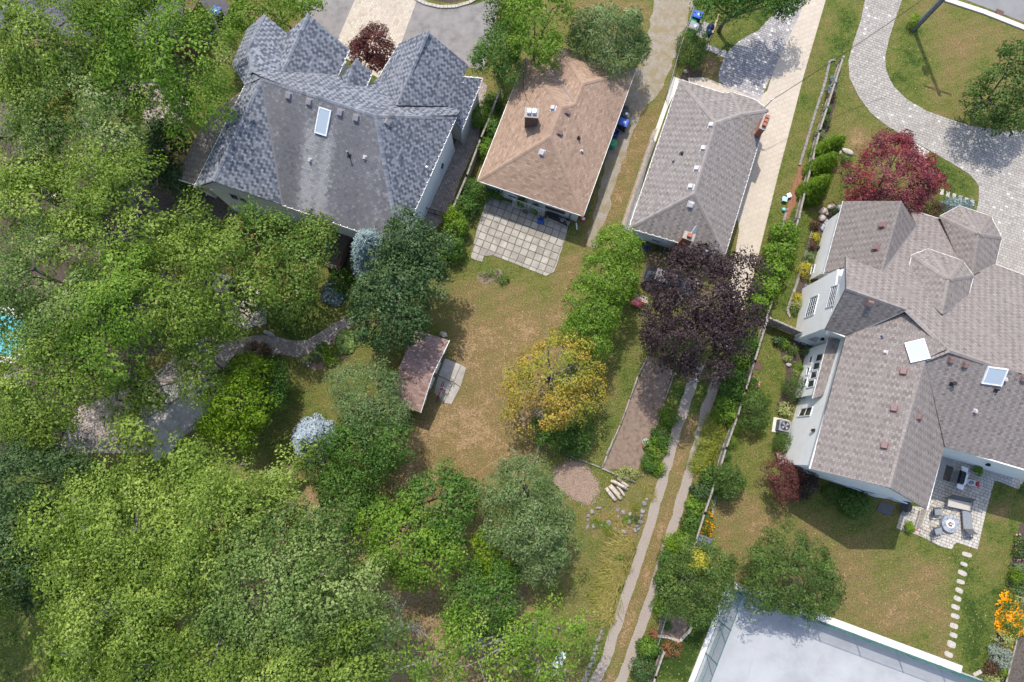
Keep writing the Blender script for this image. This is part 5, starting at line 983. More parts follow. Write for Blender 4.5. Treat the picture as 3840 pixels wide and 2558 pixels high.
tree('understory_shrub', 'dark shrub in the deep shade by the blue grey roof', [('D', 390, 320, 45, 3), ('D', 350, 390, 40, 3), ('D', 420, 420, 35, 2.5)], **{**DK, 'trunk': 0.08})
tree('rowan', 'leafy green tree dotted with orange berries in front of the red deck', [('D', 600, 560, 85, 6.5), ('D', 690, 590, 65, 6), ('D', 650, 650, 75, 6), ('D', 590, 660, 55, 5.5), ('D', 730, 540, 40, 5.5), ('D', 560, 530, 45, 6.5)], 'leaf_maple', (0.2, 0.13), 55, 0.6, 0.3, trunk=0.2)
tree('dark_maple', 'dense dark green maple behind the garden shed', [('D', 905, 650, 75, 6.6), ('D', 905, 715, 82, 6), ('D', 860, 740, 52, 5.2), ('D', 960, 640, 58, 6), ('D', 850, 680, 40, 5)], 'leaf_dark', (0.2, 0.14), 62, 0.5, 0.2, trunk=0.26, tone_mix=0.8)
tree('dark_maple', 'dark green tree against the corner of the white wall', [('D', 935, 545, 55, 7.5), ('D', 985, 575, 48, 6.5), ('D', 935, 600, 40, 6)], 'leaf_dark', (0.2, 0.14), 60, 0.5, 0.22, trunk=0.2, tone_mix=0.9)
tree('crab_apple', 'feathery grey green tree beside the garden shed roof', [('D', 840, 900, 68, 4.8), ('D', 875, 885, 40, 4.2), ('D', 795, 880, 40, 4), ('D', 860, 960, 72, 5.2), ('D', 905, 962, 34, 4.2)], 'leaf_sage', (0.17, 0.06), 90, 0.5, 0.3, trunk=0.16, droop=0.3)
tree('green_ash', 'mid green tree next to the silver spruce', [('D', 830, 1010, 60, 5), ('D', 890, 1010, 55, 5), ('D', 850, 1050, 60, 4.5), ('D', 780, 1010, 35, 4)], 'leaf_mid', (0.2, 0.12), 62, 0.5, 0.25, trunk=0.15, tone_mix=0.7)
tree('lime_hedge_tree', 'vivid yellow green tree beside the pebble court', [('D', 570, 860, 45, 4.5), ('D', 540, 920, 60, 5), ('D', 580, 940, 45, 4.5), ('D', 512, 955, 38, 4), ('D', 545, 990, 40, 4), ('D', 475, 985, 20, 3)], 'leaf_lime', (0.2, 0.13), 62, 0.5, 0.3, trunk=0.15)
tree('side_shrub', 'dark green shrub beside the vivid yellow green tree', [('D', 620, 860, 40, 2.8), ('D', 610, 910, 40, 2.6), ('D', 640, 880, 25, 2.2)], 'leaf_mid', (0.16, 0.1), 80, 0.4, 0.25, trunk=0.08)
tree('lilac_bush', 'broad green bush beside the brown corrugated lean-to', [('D', 800, 1140, 60, 3.5), ('D', 780, 1180, 45, 3), ('D', 840, 1170, 40, 3)], 'leaf_mid', (0.22, 0.14), 58, 0.5, 0.2, trunk=0.12, tone_mix=0.8)
tree('edge_shrub', 'small dark shrub between the silver spruce and the lean-to roof', [('D', 735, 1060, 45, 2.6), ('D', 760, 1090, 30, 2.2)], 'leaf_yew', (0.17, 0.1), 70, 0.42, 0.25, trunk=0.08)
tree('walnut', 'mid green tree on the far side of the brown lawn', [('D', 1010, 1140, 62, 5), ('D', 1060, 1150, 45, 4.5), ('D', 1010, 1200, 60, 5), ('D', 960, 1160, 40, 4.5)], 'leaf_mid', (0.24, 0.12), 56, 0.55, 0.22, trunk=0.16, tone_mix=0.8)
tree('linden', 'light mid green tree joined to the walnut below it', [('D', 930, 1240, 75, 6), ('D', 990, 1270, 65, 5.5), ('D', 880, 1210, 50, 5.5), ('D', 860, 1270, 50, 6), ('D', 950, 1300, 45, 5)], 'leaf_hedge', (0.2, 0.13), 58, 0.55, 0.28, trunk=0.18)
tree('silver_pear', 'sage green tree with glinting leaves by the wood chip circle', [('D', 1210, 1130, 75, 6), ('D', 1230, 1210, 75, 6), ('D', 1160, 1140, 55, 5.5), ('D', 1180, 1210, 60, 5.5), ('D', 1240, 1290, 50, 4.5), ('D', 1190, 1090, 40, 5), ('D', 1280, 1170, 40, 5), ('D', 1290, 1240, 40, 4.8)], 'leaf_sage', (0.2, 0.075), 85, 0.5, 0.3, trunk=0.17, tone_mix=0.7)
tree('chokecherry', 'yellow green shrub below the sage green tree', [('D', 1130, 1260, 42, 3.6), ('D', 1150, 1300, 38, 3.4), ('D', 1120, 1300, 30, 3)], 'leaf_lime', (0.2, 0.13), 60, 0.45, 0.3, trunk=0.09)
tree('mulberry', 'round mid green tree beside the bare grey branches', [('D', 1110, 1370, 65, 4.5), ('D', 1090, 1420, 55, 4.2), ('D', 1140, 1400, 50, 4.2), ('D', 1150, 1330, 40, 4)], 'leaf_mid', (0.2, 0.13), 60, 0.5, 0.22, trunk=0.14, tone_mix=0.7)
tree('young_poplar', 'open yellow green tree over the white garden table', [('D', 1250, 1470, 62, 7), ('D', 1320, 1445, 35, 6.5), ('D', 1180, 1490, 60, 7), ('D', 1100, 1520, 60, 7.5), ('D', 1260, 1540, 45, 7), ('D', 1040, 1490, 40, 7), ('D', 980, 1540, 55, 8), ('D', 880, 1550, 55, 8)], **{**LB, 'mat': 'leaf_hedge', 'dens': 115, 'gap': 0.66, 'trunk': 0.16})
tree('golden_maple', 'yellow orange tree thinning on the brown lawn', [('D', 1270, 850, 80, 5.5), ('D', 1220, 880, 65, 5), ('D', 1320, 840, 60, 5), ('D', 1280, 920, 75, 5), ('D', 1215, 930, 55, 4.5), ('D', 1340, 890, 45, 4.6), ('D', 1260, 800, 40, 5)], 'leaf_autumn', (0.17, 0.11), 72, 0.5, 0.48, lump=0.34, spread=2.1, trunk=0.16, bark='bark_grey', tone_mix=0.7)
tree('green_undergrowth', 'green leafy growth at the foot of the yellow orange tree', [('D', 1270, 985, 40, 2.0), ('D', 1330, 1005, 35, 1.2), ('D', 1300, 960, 30, 1.8)], 'leaf_mid', (0.18, 0.12), 70, 0.42, 0.25, trunk=0.06, cat='shrub')
GH = 'bright green trees grown into a hedge by the brown lawn'
for k, (x, y, r_) in enumerate([(1420, 570, 48), (1395, 640, 60), (1362, 705, 60), (1345, 765, 50)]):
    tree('hedge_tree', 'bright green feathery hedge tree ' + ('by the grey bungalow corner', 'second in its row from the grey bungalow', 'third in its row from the grey bungalow', 'touching the yellow orange tree')[k], [('D', x, y, r_, 4.8), ('D', x + 18, y + 22, r_ * 0.7, 4.2), ('D', x - 14, y - 20, r_ * 0.62, 4.6)], 'leaf_hedge', (0.17, 0.09), 95, 0.42, 0.22, group=GH, trunk=0.13, tone_mix=0.6)
bush('potentilla', 'small blue green shrub at the end of the feathery hedge', 'D', 1442, 672, 20, 'leaf_dark', 1.1)
tree('purple_maple', 'great dark purple maple over the parked car', [('D', 1600, 640, 85, 8), ('D', 1560, 692, 58, 7), ('D', 1670, 650, 70, 7), ('D', 1610, 730, 100, 8.5), ('D', 1690, 730, 65, 6.5), ('D', 1540, 770, 65, 6.5), ('D', 1610, 800, 70, 6.5), ('D', 1588, 618, 46, 7), ('D', 1660, 780, 60, 6.2), ('D', 1525, 735, 40, 5.6)], 'leaf_purple', (0.165, 0.115), 95, 0.55, 0.3, lump=0.36, spread=2.2, trunk=0.3, base=('D', 1590, 760, 0), tone_mix=0.4)
tree('red_maple', 'crimson japanese maple in front of the taupe roof', [('D', 2045, 370, 62, 4.4), ('D', 2000, 410, 58, 4), ('D', 2090, 410, 58, 4), ('D', 2040, 430, 65, 4), ('D', 2130, 420, 36, 3.4), ('D', 1975, 440, 40, 3.4), ('D', 2070, 340, 32, 4.2), ('D', 2085, 455, 40, 3.4)], 'leaf_red', (0.15, 0.09), 115, 0.42, 0.2, trunk=0.14, tone_mix=0.8)
tree('red_maple', 'small dark red maple between the front gables of the blue grey roof', [('D', 860, 105, 36, 4.2), ('D', 835, 125, 28, 3.8), ('D', 885, 125, 28, 3.8), ('D', 860, 80, 24, 4.2), ('D', 866, 145, 24, 3.6), ('D', 825, 108, 18, 3.6)], 'leaf_wine', (0.15, 0.1), 110, 0.38, 0.2, trunk=0.1, tone_mix=0.8)
tree('red_maple', 'small copper red maple at the corner of the white wall', [('D', 1795, 1085, 32, 2.6), ('D', 1805, 1120, 32, 2.4), ('D', 1820, 1090, 22, 2.4)], 'leaf_wine', (0.13, 0.07), 140, 0.34, 0.2, trunk=0.07, droop=0.4, cat='tree')
tree('smoke_bush', 'dark purple bush under the eave beside the copper red maple', [('D', 1855, 1105, 26, 1.6), ('D', 1840, 1125, 20, 1.4)], 'leaf_purple', (0.12, 0.08), 130, 0.3, 0.2, trunk=0.05, cat='shrub', extra=('blossom', 'petal_pink', 22, 0.09))
tree('round_maple', 'round green ornamental tree at the corner of the sports court', [('D', 1810, 1310, 85, 4.2), ('D', 1850, 1350, 65, 3.9), ('D', 1770, 1340, 50, 3.6), ('D', 1800, 1270, 50, 3.9), ('D', 1760, 1290, 36, 3.5), ('D', 1870, 1300, 40, 3.7)], 'leaf_yew', (0.14, 0.085), 130, 0.42, 0.22, trunk=0.14, tone_mix=1.0, lump=0.32)
tree('hawthorn', 'spreading green tree with golden sprays by the timber fence', [('D', 1600, 1290, 50, 4.6), ('D', 1645, 1310, 45, 4.2), ('D', 1590, 1340, 55, 4.4), ('D', 1640, 1350, 45, 4), ('D', 1560, 1370, 40, 3.8), ('D', 1600, 1400, 40, 3.6), ('D', 1555, 1320, 32, 3.8)], 'leaf_yew', (0.14, 0.085), 120, 0.4, 0.24, trunk=0.14, tone_mix=1.0, lump=0.3)
tree('gold_branch', 'golden leaved branch growing through the spreading green tree', [('D', 1603, 1290, 20, 5.2, 0.7), ('D', 1618, 1283, 14, 5.2, 0.5)], 'leaf_gold', (0.13, 0.08), 120, 0.3, 0.25, trunk=0.04, inner=0)
tree('street_tree', 'grey green pear tree on the front lawn inside the curved drive', [('D', 2310, 200, 62, 4.2), ('D', 2270, 230, 46, 3.4), ('D', 2335, 255, 55, 3.2), ('D', 2330, 140, 44, 4.6), ('D', 2245, 215, 26, 3), ('D', 2380, 190, 60, 4), ('D', 2285, 275, 30, 2.4)], 'leaf_yew', (0.19, 0.12), 58, 0.5, 0.42, trunk=0.15, tone_mix=0.6)
tree('sumac', 'feathery pale green sumac leaning over the tan roof', [('D', 1400, 80, 65, 4.8), ('D', 1440, 60, 40, 4.4), ('D', 1360, 60, 42, 4.6), ('D', 1410, 125, 45, 4.4), ('D', 1455, 105, 36, 4.2), ('D', 1345, 95, 28, 4)], 'leaf_sage', (0.36, 0.075), 62, 0.62, 0.28, trunk=0.13, droop=0.35, tone_mix=0.8)
tree('ash_tree', 'fresh green tree overhanging the north edge of the tan roof', [('D', 1230, 55, 48, 6.5), ('D', 1210, 90, 42, 6), ('D', 1250, 110, 38, 5.6), ('D', 1200, 20, 45, 6), ('D', 1270, 20, 45, 6), ('D', 1250, 135, 25, 5)], 'leaf_hedge', (0.22, 0.1), 62, 0.5, 0.25, trunk=0.15, tone_mix=0.8)
tree('privet_tree', 'dense dark green tree beside the asphalt apron', [('D', 1125, 140, 42, 4.6), ('D', 1150, 110, 45, 5), ('D', 1165, 160, 34, 4.4), ('D', 1170, 75, 32, 5)], 'leaf_mid', (0.14, 0.09), 120, 0.42, 0.18, trunk=0.12, tone_mix=0.7)
tree('edge_tree', 'dull olive tree at the top of the boundary by the asphalt apron', [('D', 1150, 20, 40, 5), ('D', 1140, 55, 26, 4.4)], 'leaf_yew', (0.17, 0.1), 80, 0.45, 0.35, trunk=0.1)
tree('front_garden_tree', 'dark green tree shading the bins and front lawn of the grey bungalow', [('D', 1640, 8, 38, 4.5), ('D', 1690, 4, 40, 4.8), ('D', 1800, 6, 34, 4.5), ('D', 1700, -25, 50, 5.5), ('D', 1770, -15, 45, 5), ('D', 1830, -30, 40, 5)], 'leaf_mid', (0.2, 0.13), 62, 0.5, 0.25, trunk=0.16)
tree('yellow_shrub', 'yellow green shrubs in the corner beside the lilac grey house drive', [('D', 570, 30, 40, 3.4), ('D', 540, 70, 30, 3), ('D', 640, 15, 45, 3.4), ('D', 700, 10, 40, 3.2), ('D', 590, 5, 40, 3.4)], 'leaf_hedge', (0.2, 0.12), 62, 0.5, 0.35, trunk=0.09)
tree('laburnum', 'yellow green drooping shrub at the corner of the blue grey roof', [('D', 522, 115, 22, 2.4), ('D', 515, 140, 18, 2.2), ('D', 530, 90, 16, 2.2)], 'leaf_chart', (0.2, 0.07), 90, 0.4, 0.25, trunk=0.06, droop=0.4, cat='shrub')
# conifers
conifer('blue_spruce', 'blue green spruce against the rear eave of the gabled house', 'D', 884, 612, 62, 8.2, 'leaf_blue', wide=0.45, n=20000, leaf=(0.24, 0.07))
conifer('blue_spruce', 'pale silver blue spruce beside the mid green tree', 'D', 727, 1010, 47, 4.5, 'leaf_silver', n=13000, leaf=(0.24, 0.07))
GC = 'pyramid cedars along the timber rail fence'
for lab, x, y in (('bright green pyramid cedar nearest the boulders', 1858, 448), ('bright green pyramid cedar in the middle of its row of three', 1872, 400), ('bright green pyramid cedar nearest the pale flat stone', 1885, 362)):
    conifer('pyramid_cedar', lab, 'D', x, y, 29, 4.0, 'leaf_cedar', GC, leaf=(0.16, 0.05), n=9000, lean=0.35, wide=0.45)
conifer('pyramid_cedar', 'single slim cedar tip behind the row of three', 'D', 1902, 352, 20, 3.2, 'leaf_cedar', GC, leaf=(0.16, 0.05), n=5000, lean=0.35, wide=0.4)
bush('globe_cedar', 'dark clipped globe cedar in front of the grey bungalow', 'D', 1588, 128, 30, 'leaf_yew', 2.0, (0.12, 0.06), 160, 0.3)
bush('yew_bush', 'green yew beside the bins of the grey bungalow', 'D', 1592, 92, (32, 22), 'leaf_mid', 1.5, (0.13, 0.06), 150, 0.3)
# hedges and vines along the fences
GV = 'leafy vines on the boundary fence of the tan bungalow'
for k, (x, y, rx, ry, h_) in enumerate([(1105, 265, 26, 24, 1.8), (1128, 235, 20, 16, 1.4), (1135, 300, 18, 26, 1.6), (1118, 345, 14, 24, 1.7), (1090, 440, 26, 26, 1.9), (1072, 475, 28, 24, 1.9), (1050, 525, 26, 26, 1.9), (1045, 570, 24, 30, 1.8), (1020, 600, 24, 26, 1.6)]):
    bush('vine', ('dark' if k % 3 else 'bright') + ' green vine on the boundary fence ' + ('beside the tan eave' if y < 360 else 'beside the slab patio'), 'D', x, y, (rx, ry), 'leaf_mid' if k % 3 else 'leaf_hedge', h_, (0.16, 0.1), 100, 0.32, 0.2, GV, 'vine')
bush('gold_yew', 'yellow green rounded shrub by the concrete slab patio corner', 'D', 1045, 500, 24, 'leaf_lime', 1.8, (0.15, 0.08), 110, 0.32)
bush('wall_creeper', 'dark creeper on the rear wall corner of the tan bungalow', 'H2', 330, 250, (150, 60), 'leaf_mid', 1.6, (0.15, 0.1), 110, 0.3, 0.2, None, 'vine')
bush('wall_creeper', 'small creeper hanging over the white trellis', 'H2', 810, 380, (50, 50), 'leaf_mid', 1.9, (0.13, 0.09), 110, 0.25, 0.3, None, 'vine'); bush('wall_creeper', 'climbing plant in the middle of the white trellis', 'H2', 1040, 480, (45, 60), 'leaf_mid', 1.2, (0.13, 0.09), 110, 0.25, 0.3, None, 'vine')
GF = 'bright green grape vines along the timber rail fence'
for k, (x, y, rx, ry) in enumerate([(1805, 540, 26, 26), (1790, 580, 30, 28), (1775, 625, 28, 28), (1758, 665, 26, 26), (1742, 700, 20, 22)]):
    bush('grape_vine', 'bright green grape vine on the fence, ' + ('nearest the cedars', 'second from the cedars', 'third from the cedars', 'next to the purple maple', 'touching the purple maple')[k], 'D', x, y, (rx, ry), 'leaf_hedge', 2.0, (0.2, 0.15), 75, 0.36, 0.2, GF, 'vine')
GS = 'shrubs between the two-track lane and the timber fence'
for k, (x, y, rx, ry, m_, h_) in enumerate([(1722, 790, 22, 26, 'leaf_mid', 1.5), (1705, 830, 22, 22, 'leaf_hedge', 1.2), (1690, 870, 24, 22, 'leaf_mid', 1.3), (1682, 905, 26, 24, 'leaf_mid', 1.6), (1668, 940, 28, 26, 'leaf_hedge', 1.5), (1640, 1100, 26, 24, 'leaf_mid', 1.2), (1615, 1130, 22, 26, 'leaf_dark', 1.3), (1600, 1165, 20, 22, 'leaf_hedge', 1.1), (1592, 1205, 22, 26, 'leaf_mid', 1.3), (1575, 1245, 24, 24, 'leaf_hedge', 1.3), (1540, 1290, 20, 26, 'leaf_mid', 1.4), (1545, 1250, 16, 16, 'leaf_lime', 1.1), (1530, 1340, 20, 30, 'leaf_mid', 1.5), (1518, 1390, 14, 22, 'leaf_hedge', 1.0), (1490, 1490, 22, 18, 'leaf_mid', 1.2), (1478, 1540, 24, 26, 'leaf_dark', 1.3)]):
    bush('lane_shrub', {'leaf_mid': 'mid green', 'leaf_hedge': 'bright green', 'leaf_dark': 'blue green', 'leaf_lime': 'small yellow green'}[m_] + ' shrub crowding the fence ' + ('near the purple maple' if y < 960 else 'beside the drive lilies and coneflowers' if y < 1260 else 'beside the hawthorn and sports court'), 'D', x, y, (rx, ry), m_, h_, (0.15, 0.1), 110, 0.3, 0.2, GS)
blades('daylily_bed', 'dark green strap leaved daylilies in the shade of the purple maple', 'FM', [(470, 470), (450, 540), (420, 600), (390, 660), (360, 720), (500, 520), (440, 640)], 'leaf_grass', 130, 0.7, 0.035, 0.8, cat='daylily')
blades('daylily_bed', 'yellowing strap leaved daylilies beside the two-track lane', 'FM', [(270, 1060), (290, 1110), (250, 1130), (265, 1180), (225, 1200), (250, 1250), (205, 1270), (230, 1310), (180, 1330), (205, 1370), (160, 1390), (180, 1430), (140, 1450), (300, 1160)], 'leaf_lily', 150, 0.7, 0.035, 0.9, cat='daylily', lean=R(195))
blades('dry_grass_bed', 'straw coloured arching grass beside the stone ring', 'B3', [(870, 720), (900, 740), (840, 750), (920, 720), (860, 790), (830, 830), (870, 840), (820, 880), (860, 900), (800, 920), (840, 950), (780, 980), (820, 1000), (760, 1040), (800, 1060), (765, 1090), (800, 1110), (780, 1140), (790, 1160)], 'leaf_straw', 150, 0.85, 0.03, 0.95, cat='grass clump', lean=R(205))
blades('green_iris', 'green iris leaves among the straw coloured grass', 'B3', [(800, 870), (790, 910), (770, 960), (760, 1010), (750, 1060)], 'leaf_lily', 60, 0.8, 0.035, 0.8, lean=R(190), cat='grass clump')
bush('mint_clump', 'small green weeds in the straw coloured grass', 'B3', 845, 810, (24, 26), 'leaf_mid', 0.5, group=None); 
for k, (x, y, m_) in enumerate([(520, 1280, 'leaf_straw'), (640, 1440, 'leaf_hedge'), (760, 1280, 'leaf_straw'), (900, 1420, 'leaf_straw'), (1130, 1330, 'leaf_grass'), (1120, 1130, 'leaf_lily'), (480, 1380, 'leaf_hedge'), (700, 1530, 'leaf_lily'), (1380, 950, 'leaf_straw'), (1350, 820, 'leaf_straw'), (1000, 1330, 'leaf_hedge'), (860, 1530, 'leaf_straw')]):
    blades('weed_tuft', {'leaf_straw': 'dry straw coloured', 'leaf_hedge': 'bright green', 'leaf_grass': 'dark green', 'leaf_lily': 'yellow green'}[m_] + ' weed tuft among the rockery stones', 'LG', [(x, y), (x + 35, y + 20)], m_, 60, 0.3, 0.02, 0.9, 'weed tufts among the rockery stones', 'weeds', rad=0.18)
# vegetable bed edge plants
GE = 'garden plants along the lane edge of the vegetable bed'
for x, y, rx, ry, m_, h_ in [(1540, 955, 20, 22, 'leaf_hedge', 0.8), (1520, 1000, 22, 26, 'leaf_mid', 0.9), (1508, 1030, 24, 24, 'leaf_hedge', 0.8), (1495, 1065, 18, 20, 'leaf_mid', 0.7), (1513, 1078, 15, 14, 'leaf_lime', 0.6)]:
    bush('bed_plant', {(1540, 955): 'bright leafy plant standing apart at the upper bed edge', (1520, 1000): 'dark leafy plant beside the white enamel tub', (1508, 1030): 'bright leafy plant below the white enamel tub', (1495, 1065): 'dark leafy plant at the lower bed corner', (1513, 1078): 'small yellow green plant at the lane edge'}[(x, y)], 'D', x, y, (rx, ry), m_, h_, (0.14, 0.08), 130, 0.26, 0.2, GE, 'plant')
bush('tomato_row', 'yellowing leafy plants at the foot of the vegetable bed', 'D', 1440, 1088, (28, 12), 'leaf_chart', 0.6, (0.12, 0.07), 90, 0.24, 0.3, None, 'plant')
bush('white_aster', 'green plant dotted with small white flowers by the log edging', 'LG', 120, 200, (170, 110), 'leaf_mid', 0.9, (0.14, 0.09), 80, 0.3, 0.35, None, 'plant', extra=('blossom', 'petal_white', 90, 0.06))
bush('weed_patch', 'small green weeds on the bare patch in the brown lawn', 'D', 1130, 630, (26, 14), 'leaf_hedge', 0.4, (0.14, 0.07), 60, 0.24, 0.4, None, 'plant'); bush('weed_patch', 'smaller green weeds beside the bare patch in the brown lawn', 'D', 1158, 645, (12, 10), 'leaf_mid', 0.35, (0.14, 0.07), 60, 0.22, 0.4, None, 'plant')
# plants round the taupe house
bush('globe_yew', 'dark round clipped yew beside the bay window', 'D', 1830, 893, 27, 'leaf_yew', 1.5, (0.1, 0.05), 210, 0.26, 0.0, lump=0.05); bush('globe_yew', 'dark round clipped yew beside the air conditioner', 'D', 1804, 1018, 22, 'leaf_yew', 1.2, (0.1, 0.05), 210, 0.26, 0.0, lump=0.05)
bush('hosta_clump', 'pale yellow green hosta clump beside the air conditioner', 'D', 1806, 942, 16, 'leaf_chart', 0.5, (0.2, 0.09), 70, 0.2); bush('gold_spirea', 'golden yellow mound against the white wall beside the wall bed kerb', 'WB', 372, 980, (72, 76), 'leaf_gold', 0.9, (0.1, 0.06), 180, 0.22, 0.05)
bush('gold_spirea', 'small golden mound nearest the garden boulders', 'WB', 485, 590, 42, 'leaf_gold', 0.6, (0.1, 0.06), 170, 0.2); bush('gold_spirea', 'golden orange mound beside the brass hose guide', 'WB', 280, 1310, 46, 'leaf_gold', 0.6, (0.1, 0.06), 170, 0.2); bush('pale_spirea', 'pale yellow green mound next to the golden orange mound', 'WB', 268, 1395, 50, 'leaf_chart', 0.6, (0.1, 0.06), 170, 0.2)
bush('barberry', 'purple brown barberry between golden mound and green shrub', 'WB', 450, 690, (40, 60), 'leaf_brown', 0.7, (0.1, 0.06), 170, 0.22); bush('barberry', 'dark purple shrub beside the garden boulders', 'WB', 490, 450, (40, 60), 'leaf_brown', 0.8, (0.1, 0.06), 170, 0.22)
bush('euonymus', 'grey green rounded shrub against the white wall', 'WB', 425, 830, (52, 60), 'leaf_sage', 0.9, (0.1, 0.06), 180, 0.22); bush('juniper', 'low green juniper behind the garden boulders', 'WB', 720, 310, (60, 30), 'leaf_dark', 0.6, (0.12, 0.05), 170, 0.22); bush('ground_cover', 'low green ground cover at the end of the wall bed', 'WB', 235, 1480, (36, 50), 'leaf_mid', 0.25, (0.08, 0.05), 170, 0.18)
bush('astilbe', 'green plant in the dark corner bed by the gate', 'RW', 150, 455, 34, 'leaf_hedge', 0.5, (0.13, 0.08), 110, 0.22); bush('astilbe', 'olive shrub with yellow tips in the dark corner bed', 'RW', 225, 510, (42, 46), 'leaf_yew', 0.6, (0.12, 0.07), 120, 0.22); bush('astilbe', 'grey green plant against the white corner wall', 'RW', 345, 510, (42, 40), 'leaf_sage', 0.6, (0.12, 0.07), 120, 0.22)
bush('sedum', 'pale green sedum beside the pale flat rock', 'RW', 175, 582, (34, 26), 'leaf_chart', 0.35, (0.1, 0.06), 150, 0.18); bush('sedum', 'bright green sedum mound near the round yew', 'RW', 262, 648, (44, 40), 'leaf_hedge', 0.5, (0.1, 0.07), 160, 0.2); bush('sedum', 'pale variegated plant between sedum and round yew', 'RW', 250, 708, (36, 28), 'leaf_chart', 0.4, (0.1, 0.06), 150, 0.18)
bush('dark_shrub', 'dark green shrub at the gate foot', 'RW', 90, 420, (40, 34), 'leaf_dark', 0.6, (0.12, 0.07), 120, 0.22)
tree('dwarf_pine', 'fine textured olive green shrub leaning on the timber fence', [('FM', 600, 960, 110, 1.6, 1.3), ('FM', 560, 1060, 90, 1.4, 1.1), ('FM', 640, 1050, 80, 1.3, 1.0), ('FM', 590, 880, 70, 1.3, 1.0)], 'leaf_yew', (0.2, 0.05), 130, 0.36, 0.25, trunk=0.07, cat='shrub')
tree('olive_shrub', 'rounded olive green shrub by the fence on the dry lawn', [('B3', 1520, 300, 62, 1.8, 1.3), ('B3', 1510, 370, 60, 1.6, 1.2), ('B3', 1560, 330, 45, 1.5, 1.1)], 'leaf_yew', (0.15, 0.08), 130, 0.34, 0.2, trunk=0.07, cat='shrub')
bush('boxwood', 'small bright boxwood on the lawn side of the fence', 'FM', 405, 1240, (46, 52), 'leaf_hedge', 0.8, (0.09, 0.05), 200, 0.22, 0.05); bush('boxwood', 'small dark boxwood below the bright one by the fence', 'FM', 360, 1350, (38, 46), 'leaf_mid', 0.7, (0.09, 0.05), 200, 0.22, 0.05); bush('boxwood', 'green shrub at the fence beside the fine textured one', 'FM', 430, 1120, (40, 50), 'leaf_lime', 0.9, (0.11, 0.07), 150, 0.22, 0.1)
bush('rose_bush', 'green bush with pale pink flowers beside the drain cover', 'FM', 578, 755, (54, 46), 'leaf_mid', 0.7, (0.11, 0.07), 130, 0.24, 0.15, extra=('blossom', 'petal_pink', 26, 0.13))
bush('hydrangea', 'green bush with white flower heads beside the black mat', 'B4', 830, 470, (88, 76), 'leaf_mid', 1.2, (0.16, 0.11), 100, 0.3, 0.1, extra=('blossom', 'petal_white', 10, 0.16)); bush('spirea', 'dark green bush under the eave beside the flowering bush', 'B4', 690, 410, (50, 44), 'leaf_yew', 0.8, (0.11, 0.07), 130, 0.24)
bush('juniper', 'blue green spreading juniper beside the front turret', 'R4', 1550, 1335, (110, 40), 'leaf_blue', 0.9, (0.16, 0.06), 160, 0.3, 0.1); bush('brown_shrub', 'rusty brown shrub between the crimson maple and the blue juniper', 'R4', 1360, 1355, (90, 62), 'leaf_brown', 1.1, (0.12, 0.06), 170, 0.28, 0.1)
bush('hen_shrub', 'small dark green shrub in the fence bed', 'R4', 690, 790, (26, 36), 'leaf_yew', 0.7); bush('perennial', 'blue green tuft beside the fence head', 'R4', 745, 525, (16, 20), 'leaf_blue', 0.5); bush('perennial', 'second blue green tuft below the fence head', 'R4', 727, 588, (18, 20), 'leaf_blue', 0.5); bush('perennial', 'dark purple plant in the fence bed', 'R4', 722, 632, (20, 24), 'leaf_brown', 0.5)
bush('perennial', 'bright pink flowering plant in the fence bed', 'R4', 698, 715, (16, 18), 'leaf_mid', 0.4, extra=('blossom', 'petal_pink', 18, 0.1)); bush('perennial', 'grey green shrub beside the fence above the cedars', 'R4', 650, 890, (30, 36), 'leaf_sage', 0.8); bush('perennial', 'green ground plant beside the pale flat stone', 'R4', 820, 1045, (26, 30), 'leaf_yew', 0.4)
bush('perennial', 'yellow green shrub at the foot of the utility pole', 'R4', 1265, 140, (30, 36), 'leaf_lime', 1.0)
GO = 'orange coneflower beds'
bush('coneflower_bed', 'mass of orange yellow coneflowers in the right hand border', 'FB', 650, 930, (110, 170), 'leaf_mid', 0.75, (0.13, 0.07), 90, 0.3, 0.1, None, 'flowers', extra=('blossom', 'petal_orange', 1100, 0.16))
bush('coneflower_bed', 'narrow orange yellow coneflowers beside the timber fence', 'B3', 1385, 590, (34, 82), 'leaf_mid', 0.7, (0.13, 0.07), 90, 0.28, 0.1, None, 'flowers', extra=('blossom', 'petal_orange', 420, 0.14))
bush('coneflower_bed', 'small tuft of orange coneflowers below the big orange mass', 'FB', 590, 1230, (34, 34), 'leaf_mid', 0.4, (0.12, 0.07), 90, 0.22, 0.2, None, 'flowers', extra=('blossom', 'petal_orange', 40, 0.13)); bush('coneflower_bed', 'few orange coneflowers above the big orange mass', 'FB', 628, 705, (24, 22), 'leaf_mid', 0.4, (0.12, 0.07), 90, 0.2, 0.2, None, 'flowers', extra=('blossom', 'petal_orange', 26, 0.13))
bush('border_shrub', 'bright green rounded shrub above the orange flowers', 'FB', 700, 530, (80, 80), 'leaf_cedar', 1.0, (0.12, 0.07), 140, 0.28, 0.05); bush('border_shrub', 'grey green leafy plant above the bright rounded shrub', 'FB', 710, 420, (60, 40), 'leaf_sage', 0.6, (0.14, 0.07), 110, 0.26); bush('border_shrub', 'soft green plant below the bright rounded shrub', 'FB', 690, 625, (70, 36), 'leaf_sage', 0.5, (0.14, 0.07), 110, 0.26); bush('border_shrub', 'pale variegated grass in the right hand border', 'FB', 720, 715, (46, 40), 'leaf_chart', 0.5, (0.18, 0.05), 120, 0.24)
